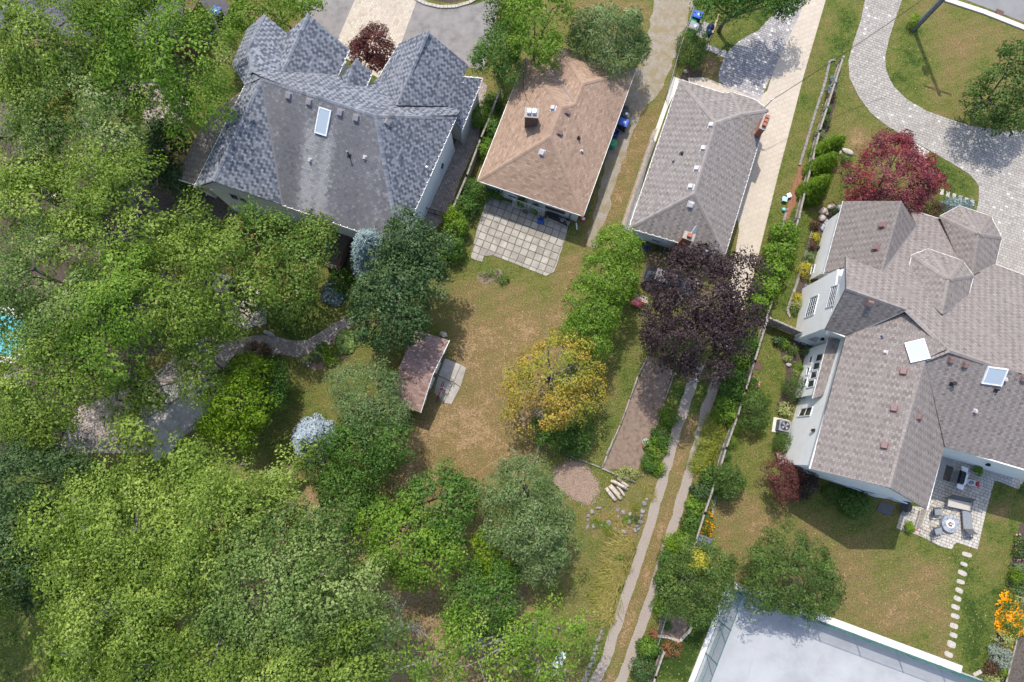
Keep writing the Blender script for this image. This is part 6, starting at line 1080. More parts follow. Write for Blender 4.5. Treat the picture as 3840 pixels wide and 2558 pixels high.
bush('rose_bush', 'pink rose bush at the top of the right hand border', 'FB', 745, 145, (46, 46), 'leaf_mid', 0.8, (0.12, 0.07), 110, 0.26, 0.2, extra=('blossom', 'petal_pink', 14, 0.14)); bush('rose_bush', 'pink rose bush by the edge of the green lawn', 'FB', 720, 255, (46, 56), 'leaf_yew', 0.8, (0.12, 0.07), 110, 0.26, 0.2, extra=('blossom', 'petal_pink', 16, 0.13))
bush('border_shrub', 'olive yellow shrub below the orange flowers', 'FB', 555, 1130, (90, 70), 'leaf_chart', 0.6, (0.12, 0.06), 120, 0.26, 0.2); bush('lavender', 'grey green lavender clump beside the dark planks', 'FB', 515, 1310, (96, 96), 'leaf_grey', 0.6, (0.2, 0.04), 170, 0.3, 0.15, tone_mix=0.9); bush('heuchera', 'coppery brown heuchera below the grey lavender', 'FB', 445, 1440, (66, 60), 'leaf_brown', 0.5, (0.13, 0.1), 120, 0.26); bush('border_shrub', 'yellow green mound at the end of the right hand border', 'FB', 450, 1540, (80, 40), 'leaf_chart', 0.5, (0.12, 0.06), 120, 0.26); bush('border_shrub', 'small bright green shrub beside the coppery heuchera', 'FB', 545, 1470, (30, 40), 'leaf_lime', 0.5, (0.1, 0.06), 140, 0.22)
bush('dead_shrub', 'withered rust coloured shrub on the green turf by the court', 'B3', 1180, 1370, (56, 46), 'leaf_rust', 0.7, (0.15, 0.05), 90, 0.26, 0.4); bush('lane_shrub', 'leafy green shrub over the fence end by the withered shrub', 'B3', 1035, 1350, (48, 44), 'leaf_hedge', 1.1, (0.14, 0.1), 110, 0.28); bush('brown_weeds', 'dry reddish weeds at the rail by the planting bed', 'B3', 1070, 1270, (22, 34), 'leaf_rust', 0.6, (0.14, 0.05), 90, 0.22, 0.3, None, 'plant'); bush('pepper_plant', 'small green plant alone in the planting bed', 'B3', 1152, 1225, (16, 16), 'leaf_mid', 0.4, None or (0.12, 0.07), 120, 0.2, 0.2, None, 'plant')
bush('hosta_clump', 'yellow green variegated hosta by the stone strip', 'B3', 1410, 465, (24, 38), 'leaf_chart', 0.5, (0.2, 0.08), 80, 0.2)
# island bed by the garden path
bush('box_mound', 'glossy dark green mound in the island bed', 'HG', 1335, 920, (110, 150), 'leaf_cedar', 0.9, (0.11, 0.07), 170, 0.25, 0.05, tone_mix=1.0); bush('iris_clump', 'grey green leafy clump in the island bed', 'HG', 1140, 900, (90, 80), 'leaf_sage', 0.6, (0.2, 0.06), 110, 0.25); bush('white_daisy', 'white flowering plant at the tip of the island bed', 'HG', 955, 975, (70, 66), 'leaf_chart', 0.5, (0.12, 0.07), 120, 0.22, extra=('blossom', 'petal_white', 22, 0.12)); bush('green_filler', 'dark leafy plant behind the pale rock in the island bed', 'HG', 1200, 790, (70, 50), 'leaf_mid', 0.5, (0.14, 0.09), 110, 0.24)
bush('weeping_maple', 'dark wine red dome shaped weeping maple by the paved path', 'HG', 250, 880, (170, 140), 'leaf_brown', 1.5, (0.14, 0.05), 190, 0.3, 0.0); bush('path_edging_plant', 'soft green shrub beside the weeping maple', 'HG', 420, 1010, (150, 90), 'leaf_yew', 1.0, (0.13, 0.08), 120, 0.28)
bush('blue_hosta', 'blue green hosta by the dark red deck', 'R6', 545, 620, (58, 66), 'leaf_blue', 0.7, (0.26, 0.17), 60, 0.3, 0.1); bush('hydrangea', 'green hydrangea with lime flower heads under the dark maple', 'R6', 590, 560, (70, 80), 'leaf_mid', 1.1, (0.16, 0.11), 90, 0.3, 0.1, extra=('blossom', 'leaf_chart', 40, 0.2))
bush('round_cloud_shrub', 'bank of pale round headed flowers under the light green trees', 'R5', 900, 340, (80, 60), 'leaf_mid', 1.0, (0.14, 0.09), 90, 0.28, 0.2, extra=('blossom', 'leaf_chart', 26, 0.26))
# hosta of big leaves, each leaf its own piece
hp = at('HG', 1560, 720); hosta = thing('giant_hosta', 'giant hosta with broad pale green leaves beside the garden path', 'hosta', (hp.x, hp.y, 0)); lm = []
for lev in range(4):
    v = []; f = []; n_ = 7
    for k in range(n_ + 1):
        t_ = k / n_; w_ = 0.16 * math.sin(math.pi * min(1, t_ * 0.92 + 0.06)) ** 0.8; z_ = 0.05 * math.sin(t_ * 3.0) - 0.05 * t_ * t_; v += [(t_ * 0.4, -w_, z_ + 0.02), (t_ * 0.4, 0, z_), (t_ * 0.4, w_, z_ + 0.02)]
    for k in range(n_): b = 3 * k; f += [(b, b + 3, b + 4, b + 1), (b + 1, b + 4, b + 5, b + 2)]
    lm.append(np_mesh('leaf', np.array(v), np.array(f), 'leaf_hosta', np.full(len(f), lev / 3)))
for k in range(110):
    q = math.sqrt((k + 0.5) / 110); a_ = k * 2.39996; o = bpy.data.objects.new('leaf', lm[k % 4]); COL.objects.link(o); o.parent = hosta
    o.location = (q * 0.72 * math.cos(a_), q * 0.9 * math.sin(a_), 0.62 - 0.42 * q * q + rnd.uniform(-0.03, 0.03)); o.rotation_euler = (rnd.uniform(-0.25, 0.25), 0.1 + 0.5 * q + rnd.uniform(-0.2, 0.2), a_ + rnd.uniform(-0.4, 0.4)); s_ = rnd.uniform(0.55, 0.85); o.scale = (s_, s_, s_)
obj('stalk', MB().lathe((hp.x, hp.y, 0), [(0.3, 0), (0.4, 0.25), (0.15, 0.5)], 10), 'leaf_hosta', hosta)
# bare grey tree
def bare(name, label, fr, x, y, z_, size, seed, depth=4):
    g = random.Random(seed); b = at(fr, x, y, z_); mb = MB()
    def grow(p, d, l, r_, k):
        q = p + d * l; m_ = p.lerp(q, 0.5) + Vector((g.uniform(-1, 1), g.uniform(-1, 1), g.uniform(-1, 1))) * l * 0.08; mb.tube([p, m_, q], [r_, r_ * 0.8, r_ * 0.6], 5)
        if k == 0: return
        for j in range(3 if k > 1 else 2):
            grow(p.lerp(q, g.uniform(0.5, 1.0)), (d + Vector((g.uniform(-1, 1), g.uniform(-1, 1), g.uniform(-0.4, 0.8))) * 0.75).normalized(), l * g.uniform(0.55, 0.8), r_ * 0.55, k - 1)
    t = thing(name, label, 'tree', (b.x, b.y, 0)); mb.tube([Vector((b.x, b.y, -0.1)), b], [size * 0.035, size * 0.03], 7)
    for j in range(4): grow(b, Vector((g.uniform(-0.7, 0.8), g.uniform(-0.4, 1), g.uniform(0.3, 0.9))).normalized(), size * 0.36, size * 0.022, depth)
    obj('trunk', mb, 'dead_wood', t, smooth=True); return t
bare('dead_tree', 'bare grey dead tree over the brown ground', 'D', 915, 1450, 3.0, 4.2, 5); bare('dead_tree', 'small bare dead branch at the edge of the open yellow green tree', 'D', 1290, 1545, 4.5, 2.4, 9, 3)
bare('dead_twigs', 'bare pale twigs above the light green trees by the lilac roof', 'D', 250, 300, 9.5, 2.4, 12, 3); bare('dead_twigs', 'bare pale twigs sticking out beside the broad green bush', 'D', 690, 1190, 9.5, 2.2, 14, 3)
# ------------------------------------------------------------------ wheeled bins
def bin_proto(lid, body, sticker=True, sx=0.62, sy=0.72, h=1.02):
    t = thing('wheeled_bin', 'x', 'bin')
    mb = MB(); mb.box((0, 0, 0.06), sx, sy, h - 0.06, 0, 0.78); obj('body', mb, body, t, world=False)
    mb = MB(); mb.box((0, -0.02, h), sx + 0.06, sy + 0.08, 0.05, 0); mb.box((0, -0.02, h + 0.05), sx - 0.08, sy - 0.08, 0.03, 0, 1.12); l = obj('lid', mb, lid, t, world=False)
    if sticker: obj('sticker', MB().box((0.0, 0.08, h + 0.082), 0.2, 0.2, 0.004), 'label_white', l, world=False)
    mb = MB(); mb.tube([(-sx*0.42, sy/2 + 0.06, h - 0.03), (sx*0.42, sy/2 + 0.06, h - 0.03)], 0.018, 6); mb.beam((-sx*0.4, sy/2 - 0.02, h - 0.04), (-sx*0.4, sy/2 + 0.06, h - 0.03), 0.04); mb.beam((sx*0.4, sy/2 - 0.02, h - 0.04), (sx*0.4, sy/2 + 0.06, h - 0.03), 0.04); obj('handle', mb, body, t, world=False)
    for s in (-1, 1): obj('wheel', MB().tube([(s*sx*0.42 - 0.03, sy*0.36, 0.13), (s*sx*0.42 + 0.03, sy*0.36, 0.13)], 0.13, 12), 'black_plastic', t, world=False)
    return t
def put_bin(lid, body, fr, x, y, rz, label, sticker=True, group=None, **kw):
    t = bin_proto(lid, body, sticker, **kw); p = at(fr, x, y, kw.get('h', 1.02)); t.location = (p.x, p.y, 0.008); t.rotation_euler = (0, 0, rz); t['label'] = label
    if group: t['group'] = group
    return t
GBN = 'wheeled bins beside the houses'
put_bin('black_plastic', 'black_plastic', 'RB', 765, 455, R(-22 - 90), 'black wheeled bin with white sticker beside the tan bungalow', group=GBN)
put_bin('blue_plastic', 'black_plastic', 'RB', 725, 620, R(-22 - 90), 'blue lidded wheeled bin with pale sticker beside the tan bungalow', group=GBN)
put_bin('blue_plastic', 'black_plastic', 'TB', 280, 270, R(-22 - 90), 'blue lidded wheeled bin by the chain fence of the grey bungalow', group=GBN)
put_bin('grey_plastic', 'black_plastic', 'TB', 212, 480, R(-22 - 90), 'grey wheeled bin with white sticker by the chain fence', group=GBN)
put_bin('blue_plastic', 'black_plastic', 'TL', 1350, 180, R(160), 'blue wheeled bin alone on the dark driveway', group=GBN)
def small_bin(fr, x, y, lid, body, label, h=0.55, r=0.24):
    p = at(fr, x, y, h); t = thing('food_waste_bin', label, 'bin', (p.x, p.y, 0.008)); obj('body', MB().lathe((p.x, p.y, 0.008), [(r*0.75, 0), (r, h - 0.06), (r*0.9, h - 0.06)], 14), body, t); obj('lid', MB().lathe((p.x, p.y, h - 0.05), [(r*1.08, 0), (r*1.1, 0.05), (r*0.7, 0.1), (0.03, 0.11)], 14), lid, t); obj('handle', MB().tube([(p.x - r*0.8, p.y, h), (p.x, p.y, h + 0.13), (p.x + r*0.8, p.y, h)], 0.014, 5), body, t); return t
small_bin('RB', 520, 1025, 'green_plastic', 'green_plastic', 'green organics bin tucked under the tan eave', 0.85, 0.3); small_bin('TB', 205, 370, 'green_plastic', 'green_plastic', 'green organics bin between blue and grey bins', 0.8, 0.28); small_bin('RB', 760, 345, 'black_plastic', 'black_plastic', 'round black bin behind the black wheeled bin', 0.7, 0.26)
p = at('RB', 580, 830, 0.35); t = thing('recycling_box', 'dark blue open recycling box beside the tan bungalow', 'box', (p.x, p.y, 0.008)); an = R(-22)
for dx, dy, sx, sy in ((0, 0.28, 0.42, 0.03), (0, -0.28, 0.42, 0.03), (0.2, 0, 0.03, 0.53), (-0.2, 0, 0.03, 0.53)): obj('side', MB().box((p.x + dx*math.cos(an) - dy*math.sin(an), p.y + dx*math.sin(an) + dy*math.cos(an), 0.03), sx, sy, 0.36, an), 'blue_plastic', t)
obj('bottom', MB().box((p.x, p.y, 0.01), 0.43, 0.58, 0.03, an), 'blue_plastic', t); obj('contents', MB().rock((p.x, p.y, 0.16), 0.16, 0.22, 0.12, 3), 'navy_bag', t)
mb = MB(); p = at('TB', 500, 520); mb.rock((p.x, p.y, 0.2), 0.34, 0.28, 0.3, 4, 0.5, rough=0.5); single('rubbish_bag', mb, 'navy_bag', 'full blue bin bag lying on the paved pad', 'bag', smooth=True); mb = MB(); p = at('TB', 475, 610); mb.rock((p.x, p.y, 0.17), 0.24, 0.32, 0.26, 8, 0.2, rough=0.5); single('rubbish_bag', mb, 'navy_bag', 'smaller dark bin bag below the full one', 'bag', smooth=True)
mb = MB(); mb.beam(at('TB', 665, 275, 0.08), at('TB', 545, 610, 0.08), 0.16, 0.13); single('timber_beam', mb, 'wood_tan', 'bright new timber beam edging the bin pad', 'timber'); mb = MB(); mb.beam(at('TB', 538, 622, 0.07), at('TB', 480, 760, 0.07), 0.12, 0.1); single('timber_beam', mb, 'wood_dark', 'dark short timber end beside the bin pad', 'timber')
# ------------------------------------------------------------------ fences
def board_fence(name, label, pts, h, mat='wood_grey', cap=0.14, post_gap=2.4, group=None, boards=True):
    """pts: ground points; posts, two rails, flat cap, vertical boards"""
    t = thing(name, label, 'fence', pts[0], 0, group)
    for a, b in zip(pts, pts[1:]):
        d = (b - a); L_ = d.length; e = d.normalized(); n = max(1, round(L_ / post_gap)); rz = math.atan2(e.y, e.x)
        for k in range(n + 1):
            p = a + d * (k / n); obj('post', MB().box((p.x, p.y, -0.05), 0.11, 0.11, h + 0.14, rz), mat, t); obj('post_cap', MB().box((p.x, p.y, h + 0.091), 0.17, 0.17, 0.04, rz), mat, t)
        for k in range(n):
            p, q = a + d * ((k + 0.02) / n), a + d * ((k + 0.98) / n)
            obj('cap_rail', MB().beam(p + Vector((0, 0, h)), q + Vector((0, 0, h)), cap, 0.04), mat, t); obj('rail', MB().beam(p + Vector((0, 0, h * 0.3)), q + Vector((0, 0, h * 0.3)), 0.05, 0.09), mat, t)
            if boards:
                m_ = int((q - p).length / 0.15); s_ = Vector((-e.y, e.x, 0)) * 0.04
                for j in range(m_):
                    r_ = p.lerp(q, (j + 0.5) / m_) + s_; obj('board', MB().box((r_.x, r_.y, 0.05), 0.13, 0.02, h - 0.08 + 0.02 * ((j * 7) % 3), rz), mat, t)
    return t
board_fence('timber_fence', 'weathered grey timber fence between the stamped drive and the taupe house', [at('R4', 762, 425), at('R4', 610, 900), at('R4', 480, 1440)], 1.15)
board_fence('timber_fence', 'weathered grey timber fence under the grape vines', [at('R8', 425, 215), at('R8', 235, 800)], 1.3)
board_fence('timber_fence', 'weathered grey timber fence along the two-track lane', [at('FM', 655, 260), at('FM', 555, 590), at('FM', 480, 830), at('FM', 415, 1040), at('FM', 320, 1300), at('FM', 240, 1568), at('B3', 1415, 330), at('B3', 1350, 520), at('B3', 1285, 725)], 1.35)
board_fence('timber_fence', 'old timber fence between the gabled house and the tan bungalow', [at('R2', 2225, 640), at('R2', 2100, 950), at('R2', 2010, 1190), at('R2', 1925, 1390)], 1.3)
board_fence('timber_fence', 'grey timber fence beside the withered shrub', [at('B3', 1105, 1355), at('B3', 1055, 1500), at('B3', 1030, 1600)], 1.3)
# gate between fence and wall
a, b = at('R8', 252, 795), at('R8', 430, 872); gt = thing('garden_gate', 'weathered timber gate with crossed braces beside the white wall', 'gate', a); rz = dirang('R8', (252, 795), (430, 872)); L_ = (b - a).length; n_ = int(L_ / 0.14)
for k in range(n_): p = a.lerp(b, (k + 0.5) / n_); obj('board', MB().box((p.x, p.y, 0.06), 0.125, 0.025, 1.45 + 0.12 * math.sin(math.pi * k / n_), rz), 'wood_grey', gt)
for z in (0.3, 1.25): obj('rail', MB().beam(a + Vector((0, 0, z)) + Vector((0.02, -0.04, 0)), b + Vector((0, 0, z)) + Vector((0.02, -0.04, 0)), 0.04, 0.1), 'wood_grey', gt)
obj('brace', MB().beam(a + Vector((0.05, -0.08, 0.3)), b + Vector((-0.02, -0.08, 1.25)), 0.03, 0.09), 'wood_grey', gt); obj('brace', MB().beam(a + Vector((0.05, -0.12, 1.25)), b + Vector((-0.02, -0.12, 0.3)), 0.03, 0.09), 'wood_grey', gt)
for p in (a, a.lerp(b, 0.45), b): obj('post', MB().box((p.x, p.y, -0.05), 0.13, 0.13, 1.7, rz), 'wood_grey', gt)
obj('top_rail', MB().beam(a + Vector((0, 0, 1.62)), b + Vector((0, 0, 1.62)), 0.14, 0.05), 'wood_grey', gt)
# chain link and metal rails
def rail_fence(name, label, pts, h, mat='grey_metal', mesh=True):
    t = thing(name, label, 'fence', pts[0])
    for a, b in zip(pts, pts[1:]):
        n = max(1, round((b - a).length / 2.6))
        for k in range(n + 1): p = a.lerp(b, k / n); obj('post', MB().tube([p - Vector((0, 0, 0.05)), p + Vector((0, 0, h + 0.05))], 0.03, 8), mat, t)
        obj('top_rail', MB().tube([a + Vector((0, 0, h)), b + Vector((0, 0, h))], 0.024, 6), mat, t)
        if mesh:
            mb = MB(); e = (b - a).normalized(); q = Vector((-e.y, e.x, 0)) * 0.006
            mb.hexa([a - q + Vector((0, 0, 0.05)), b - q + Vector((0, 0, 0.05)), b + q + Vector((0, 0, 0.05)), a + q + Vector((0, 0, 0.05)), a - q + Vector((0, 0, h - 0.03)), b - q + Vector((0, 0, h - 0.03)), b + q + Vector((0, 0, h - 0.03)), a + q + Vector((0, 0, h - 0.03))]); obj('wire_mesh', mb, 'chain_mesh', t)
    return t
rail_fence('chain_link_fence', 'grey chain link fence between gravel drive and grey bungalow', [at('R3', 1592, -20), at('R3', 1520, 190), at('R3', 1455, 380), at('R3', 1385, 640)], 1.2)
rail_fence('chain_link_fence', 'thin metal rail fence beside the small planting bed', [at('B3', 1160, 1020), at('B3', 1120, 1150), at('B3', 1075, 1310)], 1.2)
rail_fence('chain_link_fence', 'short metal rail at the foot of the yellow orange tree', [at('B3', 390, 30), at('B3', 328, 215)], 1.0)
# iron gate on the side path
a, b = at('R2', 1735, 1385), at('R2', 1870, 1425); t = thing('iron_gate', 'low black iron gate across the paved side path', 'gate', a)
for z in (0.15, 1.15): obj('rail', MB().beam(a + Vector((0, 0, z)), b + Vector((0, 0, z)), 0.035), 'black_metal', t)
for k in range(17): p = a.lerp(b, k / 16); obj('bar', MB().tube([p + Vector((0, 0, 0.02)), p + Vector((0, 0, 1.28))], 0.014 if k % 8 else 0.03, 5), 'black_metal', t)
# ------------------------------------------------------------------ sports court fence: posts, rails, netting
ct = thing('court_fence', 'tall green netting fence on posts along the sports court', 'fence', at('B4', 66, 985))
side = [at('B4', -330, 2000), at('B4', -60, 1330), at('B4', 66, 988)]; topl = [at('B4', x, 988 + (x - 66) * 0.3725) for x in (66, 320, 570, 815, 1075, 1345, 1600)]
side = [at('B4', 66 + (k - 4) * 78.0, 988 - (k - 4) * 199.0) for k in range(5)]
for run in (side, topl):
    for p in run: obj('post', MB().tube([p + Vector((0, 0, -0.05)), p + Vector((0, 0, 3.05))], 0.04, 8), 'court_post', ct)
    for a, b in zip(run, run[1:]):
        for z in (3.0, 1.5, 0.12): obj('rail', MB().tube([a + Vector((0, 0, z)), b + Vector((0, 0, z))], 0.022, 6), 'court_post', ct)
        e = (b - a).normalized(); q = Vector((-e.y, e.x, 0)) * 0.008
        for z0, z1, m_, nm in ((0.15, 1.45, 'wind_screen' if run is topl else 'chain_mesh', 'wind_screen'), (1.5, 2.95, 'chain_mesh', 'netting')):
            mb = MB(); mb.hexa([a - q + Vector((0, 0, z0)), b - q + Vector((0, 0, z0)), b + q + Vector((0, 0, z0)), a + q + Vector((0, 0, z0)), a - q + Vector((0, 0, z1)), b - q + Vector((0, 0, z1)), b + q + Vector((0, 0, z1)), a + q + Vector((0, 0, z1))]); obj(nm, mb, m_, ct)
# ------------------------------------------------------------------ utility pole and service wire
up = at('R4', 1265, 190); t = thing('utility_pole', 'tall grey wooden utility pole on the front lawn', 'pole', (up.x, up.y, 0)); obj('mast', MB().tube([up - Vector((0, 0, 0.3)), up + Vector((0, 0, 11))], [0.19, 0.14], 12), 'pole_wood', t)
obj('cross_arm', MB().beam(up + Vector((-1.1, 0.4, 10.2)), up + Vector((1.1, -0.4, 10.2)), 0.12), 'pole_wood', t); obj('transformer', MB().lathe(up + Vector((-0.35, -0.2, 6.2)), [(0.2, 0), (0.26, 0.05), (0.26, 0.85), (0.15, 0.95)], 12), 'grey_metal', t); obj('conduit', MB().tube([up + Vector((0.15, -0.14, 0)), up + Vector((0.13, -0.12, 7))], 0.04, 6), 'black_metal', t)
def wire(label, a, b, sag=0.6, r=0.012):
    mb = MB(); mb.tube([a.lerp(b, k/14) - Vector((0, 0, sag * 4 * (k/14) * (1 - k/14))) for k in range(15)], r, 4); return single('overhead_wire', mb, 'black_metal', label, 'wire')
wire('service wire from the utility pole to the grey bungalow mast', up + Vector((0, 0, 8.6)), Vector((e4.x, e4.y, 4.2))); wire('second service wire sagging beside the first', up + Vector((0.3, 0.2, 9.0)), Vector((e4.x + 0.1, e4.y, 4.3)), 0.9); wire('wire crossing the asphalt apron to the tan bungalow mast', at('R2', 2265, -200, 8), on_roof(r2, 'R3', 455, 580)[0] + Vector((0, 0, 2.4)), 0.5)
# ------------------------------------------------------------------ parked car under the purple maple, built as a body shell
def build_car(label, p, rz):
    t = thing('parked_car', label, 'car', (p.x, p.y, 0.026), rz); W_ = 0.9
    sec = [(-2.15, 0.55, 0.70, 0.62), (-2.05, 0.82, 0.84, 0.70), (-1.6, 0.98, 0.9, 0.66), (-0.9, 1.0, 0.9, 0.66), (0.9, 0.98, 0.9, 0.66), (1.5, 0.93, 0.88, 0.7), (2.05, 0.72, 0.78, 0.66), (2.2, 0.5, 0.6, 0.55)]
    def loft(secs, n=5):
        mb = MB(); k = 10
        for x, zt, w, wt in secs:
            mb.v += [(x, -w, 0.28), (x, -w, zt*0.62), (x, -w*0.97, zt*0.85), (x, -wt, zt), (x, -wt*0.4, zt + 0.02), (x, wt*0.4, zt + 0.02), (x, wt, zt), (x, w*0.97, zt*0.85), (x, w, zt*0.62), (x, w, 0.28)]
        for i in range(len(secs) - 1): mb.f += [(i*k + j, (i+1)*k + j, (i+1)*k + (j+1) % k, i*k + (j+1) % k) for j in range(k)]
        mb.f += [tuple(range(k)), tuple(range((len(secs)-1)*k, len(secs)*k))[::-1]]; return mb
    obj('body', loft(sec), 'car_paint', t, True, world=False)
    mb = MB(); cab = [(-1.95, 0.95, 0.74, 0.95, 0.74), (-1.45, 0.98, 0.78, 1.46, 0.58), (-0.6, 0.98, 0.78, 1.55, 0.6), (0.25, 0.98, 0.78, 1.5, 0.58), (1.05, 0.96, 0.76, 0.97, 0.74)]
    for x, z0, w0_, z1, w1_ in cab: mb.v += [(x, -w0_, z0), (x, -w1_, z1), (x, w1_, z1), (x, w0_, z0)]
    mb.f += [(i*4 + j, (i+1)*4 + j, (i+1)*4 + j + 1, i*4 + j + 1) for i in range(4) for j in range(3)]; obj('glasshouse', mb, 'car_glass', t, True, world=False)
    mb = MB()
    for x0_, x1_ in ((-1.4, -0.6), (-0.6, 0.22)):
        z0, z1 = (1.475, 1.565) if x0_ < -1 else (1.565, 1.515); mb.hexa([(x0_, -0.56, z0), (x1_, -0.56, z1), (x1_, 0.56, z1), (x0_, 0.56, z0), (x0_, -0.5, z0 + 0.03), (x1_, -0.5, z1 + 0.03), (x1_, 0.5, z1 + 0.03), (x0_, 0.5, z0 + 0.03)])
    obj('roof_panel', mb, 'car_paint', t, world=False)
    for s in (-1, 1):
        for x in (-1.35, 1.35): w = obj('wheel', MB().tube([(x, s*0.72, 0.32), (x, s*0.9, 0.32)], 0.32, 18), 'black_plastic', t, world=False); obj('rim', MB().tube([(x, s*0.89, 0.32), (x, s*0.915, 0.32)], 0.2, 14), 'steel', w, world=False)
        obj('tail_light', MB().box((-2.1, s*0.62, 0.62), 0.1, 0.28, 0.14), 'tail_red', t, world=False); obj('headlight', MB().box((2.1, s*0.55, 0.52), 0.12, 0.3, 0.12), 'steel', t, world=False); obj('door_mirror', MB().box((0.62, s*0.98, 0.98), 0.12, 0.2, 0.13), 'car_paint', t, world=False)
    obj('bumper', MB().box((-2.16, 0, 0.34), 0.12, 1.55, 0.2), 'black_plastic', t, world=False); return t
cp = at('CA', 560, 880, 0.8); build_car('dark silver car with its glossy rear showing below the purple maple', Vector((cp.x + 1.25, cp.y - 0.5, 0)), R(-19))
# tools, hose and cart near it
def coil(name, label, fr, x, y, r, mat, turns=5, tr=0.018):
    p = at(fr, x, y); mb = MB(); mb.tube([(p.x + (r + 0.02 * math.sin(k*1.7)) * math.cos(k*0.5), p.y + r * math.sin(k*0.5), 0.04 + 0.004*k) for k in range(int(turns*12.6))], tr, 5); return single(name, mb, mat, label, 'hose')
coil('garden_hose', 'coiled blue garden hose under the rear wall of the grey bungalow', 'CA', 420, 468, 0.19, 'blue_plastic')
def bicycle(label, p, rz, frame='red_plastic', lean=0.25):
    t = thing('bicycle', label, 'bicycle', (p.x, p.y, 0.03), rz); tl = Matrix.Rotation(lean, 3, 'X'); X = lambda *q: tuple(tl @ Vector(q))
    for x in (-0.52, 0.52):
        mb = MB(); mb.tube([X(x + 0.33*math.cos(k*0.2618), 0, 0.34 + 0.33*math.sin(k*0.2618)) for k in range(25)], 0.024, 5); w = obj('wheel', mb, 'black_plastic', t, world=False); sp = MB()
        for k in range(8): sp.tube([X(x, 0, 0.34), X(x + 0.32*math.cos(k*0.785), 0, 0.34 + 0.32*math.sin(k*0.785))], 0.005, 3)
        obj('spokes', sp, 'steel', w, world=False)
    mb = MB()
    for a, b in (((-0.52, 0, 0.34), (-0.1, 0, 0.32)), ((-0.52, 0, 0.34), (-0.22, 0, 0.78)), ((-0.1, 0, 0.32), (-0.24, 0, 0.9)), ((-0.22, 0, 0.78), (0.36, 0, 0.82)), ((-0.1, 0, 0.32), (0.38, 0, 0.74)), ((0.36, 0, 0.9), (0.52, 0, 0.34))): mb.tube([X(*a), X(*b)], 0.022, 6)
    obj('frame', mb, frame, t, world=False); obj('saddle', MB().box(X(-0.25, 0, 0.9), 0.26, 0.14, 0.06), 'black_plastic', t, world=False); mb = MB(); mb.tube([X(0.3, -0.3, 1.0), X(0.36, 0, 0.97), X(0.3, 0.3, 1.0)], 0.016, 6); obj('handlebar', mb, 'steel', t, world=False); obj('pedal', MB().beam(X(-0.1, -0.16, 0.22), X(-0.1, 0.16, 0.42), 0.03), 'black_metal', t, world=False); return t
bicycle('red and silver bicycle leaning outside the garden shed', at('SH', 770, 1150), dirang('SH', (735, 1240), (800, 1050)), 'red_plastic', 0.35); bicycle('dark bicycle propped against the rear wall of the grey bungalow', at('CA', 600, 530), R(-20), 'black_metal', -0.3)
# loaded pink cart and bench by the feathery hedge
p = at('CA', 270, 1300, 0.5); t = thing('garden_cart', 'wheelbarrow with a faded pink cover between hedge and purple maple', 'wheelbarrow', (p.x, p.y, 0)); mb = MB(); mb.box((p.x, p.y, 0.3), 0.9, 0.55, 0.22, R(-25), 0.75); obj('tray', mb, 'red_plastic', t); mb = MB(); mb.rock((p.x - 0.05, p.y, 0.5), 0.42, 0.26, 0.14, 2, R(-25), rough=0.3); obj('cover', mb, 'pink_cloth', t, True)
for s in (-1, 1): obj('handle', MB().tube([(p.x + 0.3, p.y - 0.15 + s*0.2, 0.35), (p.x + 1.0, p.y - 0.5 + s*0.25, 0.5)], 0.02, 6), 'wood_tan', t); obj('leg', MB().tube([(p.x + 0.25, p.y - 0.1 + s*0.2, 0.35), (p.x + 0.3, p.y - 0.12 + s*0.2, 0.0)], 0.02, 6), 'black_metal', t)
obj('wheel', MB().tube([(p.x - 0.45, p.y + 0.14, 0.16), (p.x - 0.42, p.y + 0.22, 0.16)], 0.16, 12), 'black_plastic', t)
b_ = at('CA', 330, 1190, 0.42); t = thing('slatted_bench', 'pale slatted bench end beside the purple maple', 'bench', (b_.x, b_.y, 0))
for k in range(5): obj('slat', MB().beam(Vector((b_.x - 0.5, b_.y + 0.2 - k*0.11, 0.42)), Vector((b_.x + 0.6, b_.y - 0.2 - k*0.11, 0.42)), 0.085, 0.03), 'deck_pale', t)
for dx, dy in ((-0.45, 0.15), (0.5, -0.2), (-0.45, -0.25), (0.5, -0.6)): obj('leg', MB().box((b_.x + dx, b_.y + dy, 0), 0.06, 0.06, 0.41), 'deck_pale', t)
# ------------------------------------------------------------------ clutter on the slab patio
q = [on_plane('H2', x, y, *ps2) for x, y in ((655, 300), (1215, 490))]
tl_, tr_, br_, bl_ = at('H2', 660, 300, 1.9), at('H2', 1215, 490, 1.9), at('H2', 1200, 605, 0.06), at('H2', 655, 430, 0.06)
t = thing('white_trellis', 'white square grid trellis leaning against the bungalow wall', 'trellis', (bl_.x, bl_.y, 0.05))
for k in range(7): obj('lath', MB().beam(tl_.lerp(bl_, k/6), tr_.lerp(br_, k/6), 0.035, 0.015), 'gutter_white', t)
for k in range(9): obj('lath', MB().beam(tl_.lerp(tr_, k/8) + Vector((0, -0.012, 0.012)), bl_.lerp(br_, k/8) + Vector((0, -0.012, 0.012)), 0.03, 0.015), 'gutter_white', t)
def pot(fr, x, y, r, h, mat, label, name='flower_pot', z=0.05, cat='pot', fill='soil'):
    p = at(fr, x, y, z); t = thing(name, label, cat, (p.x, p.y, z)); obj('vessel', MB().lathe((p.x, p.y, z), [(r*0.72, 0), (r*0.97, h*0.85), (r*1.06, h*0.86), (r*1.06, h), (r*0.9, h), (r*0.86, h*0.8)], 16), mat, t); obj('fill', MB().lathe((p.x, p.y, z + h*0.7), [(r*0.8, 0), (r*0.82, h*0.12), (0.01, h*0.14)], 14), fill, t); return t
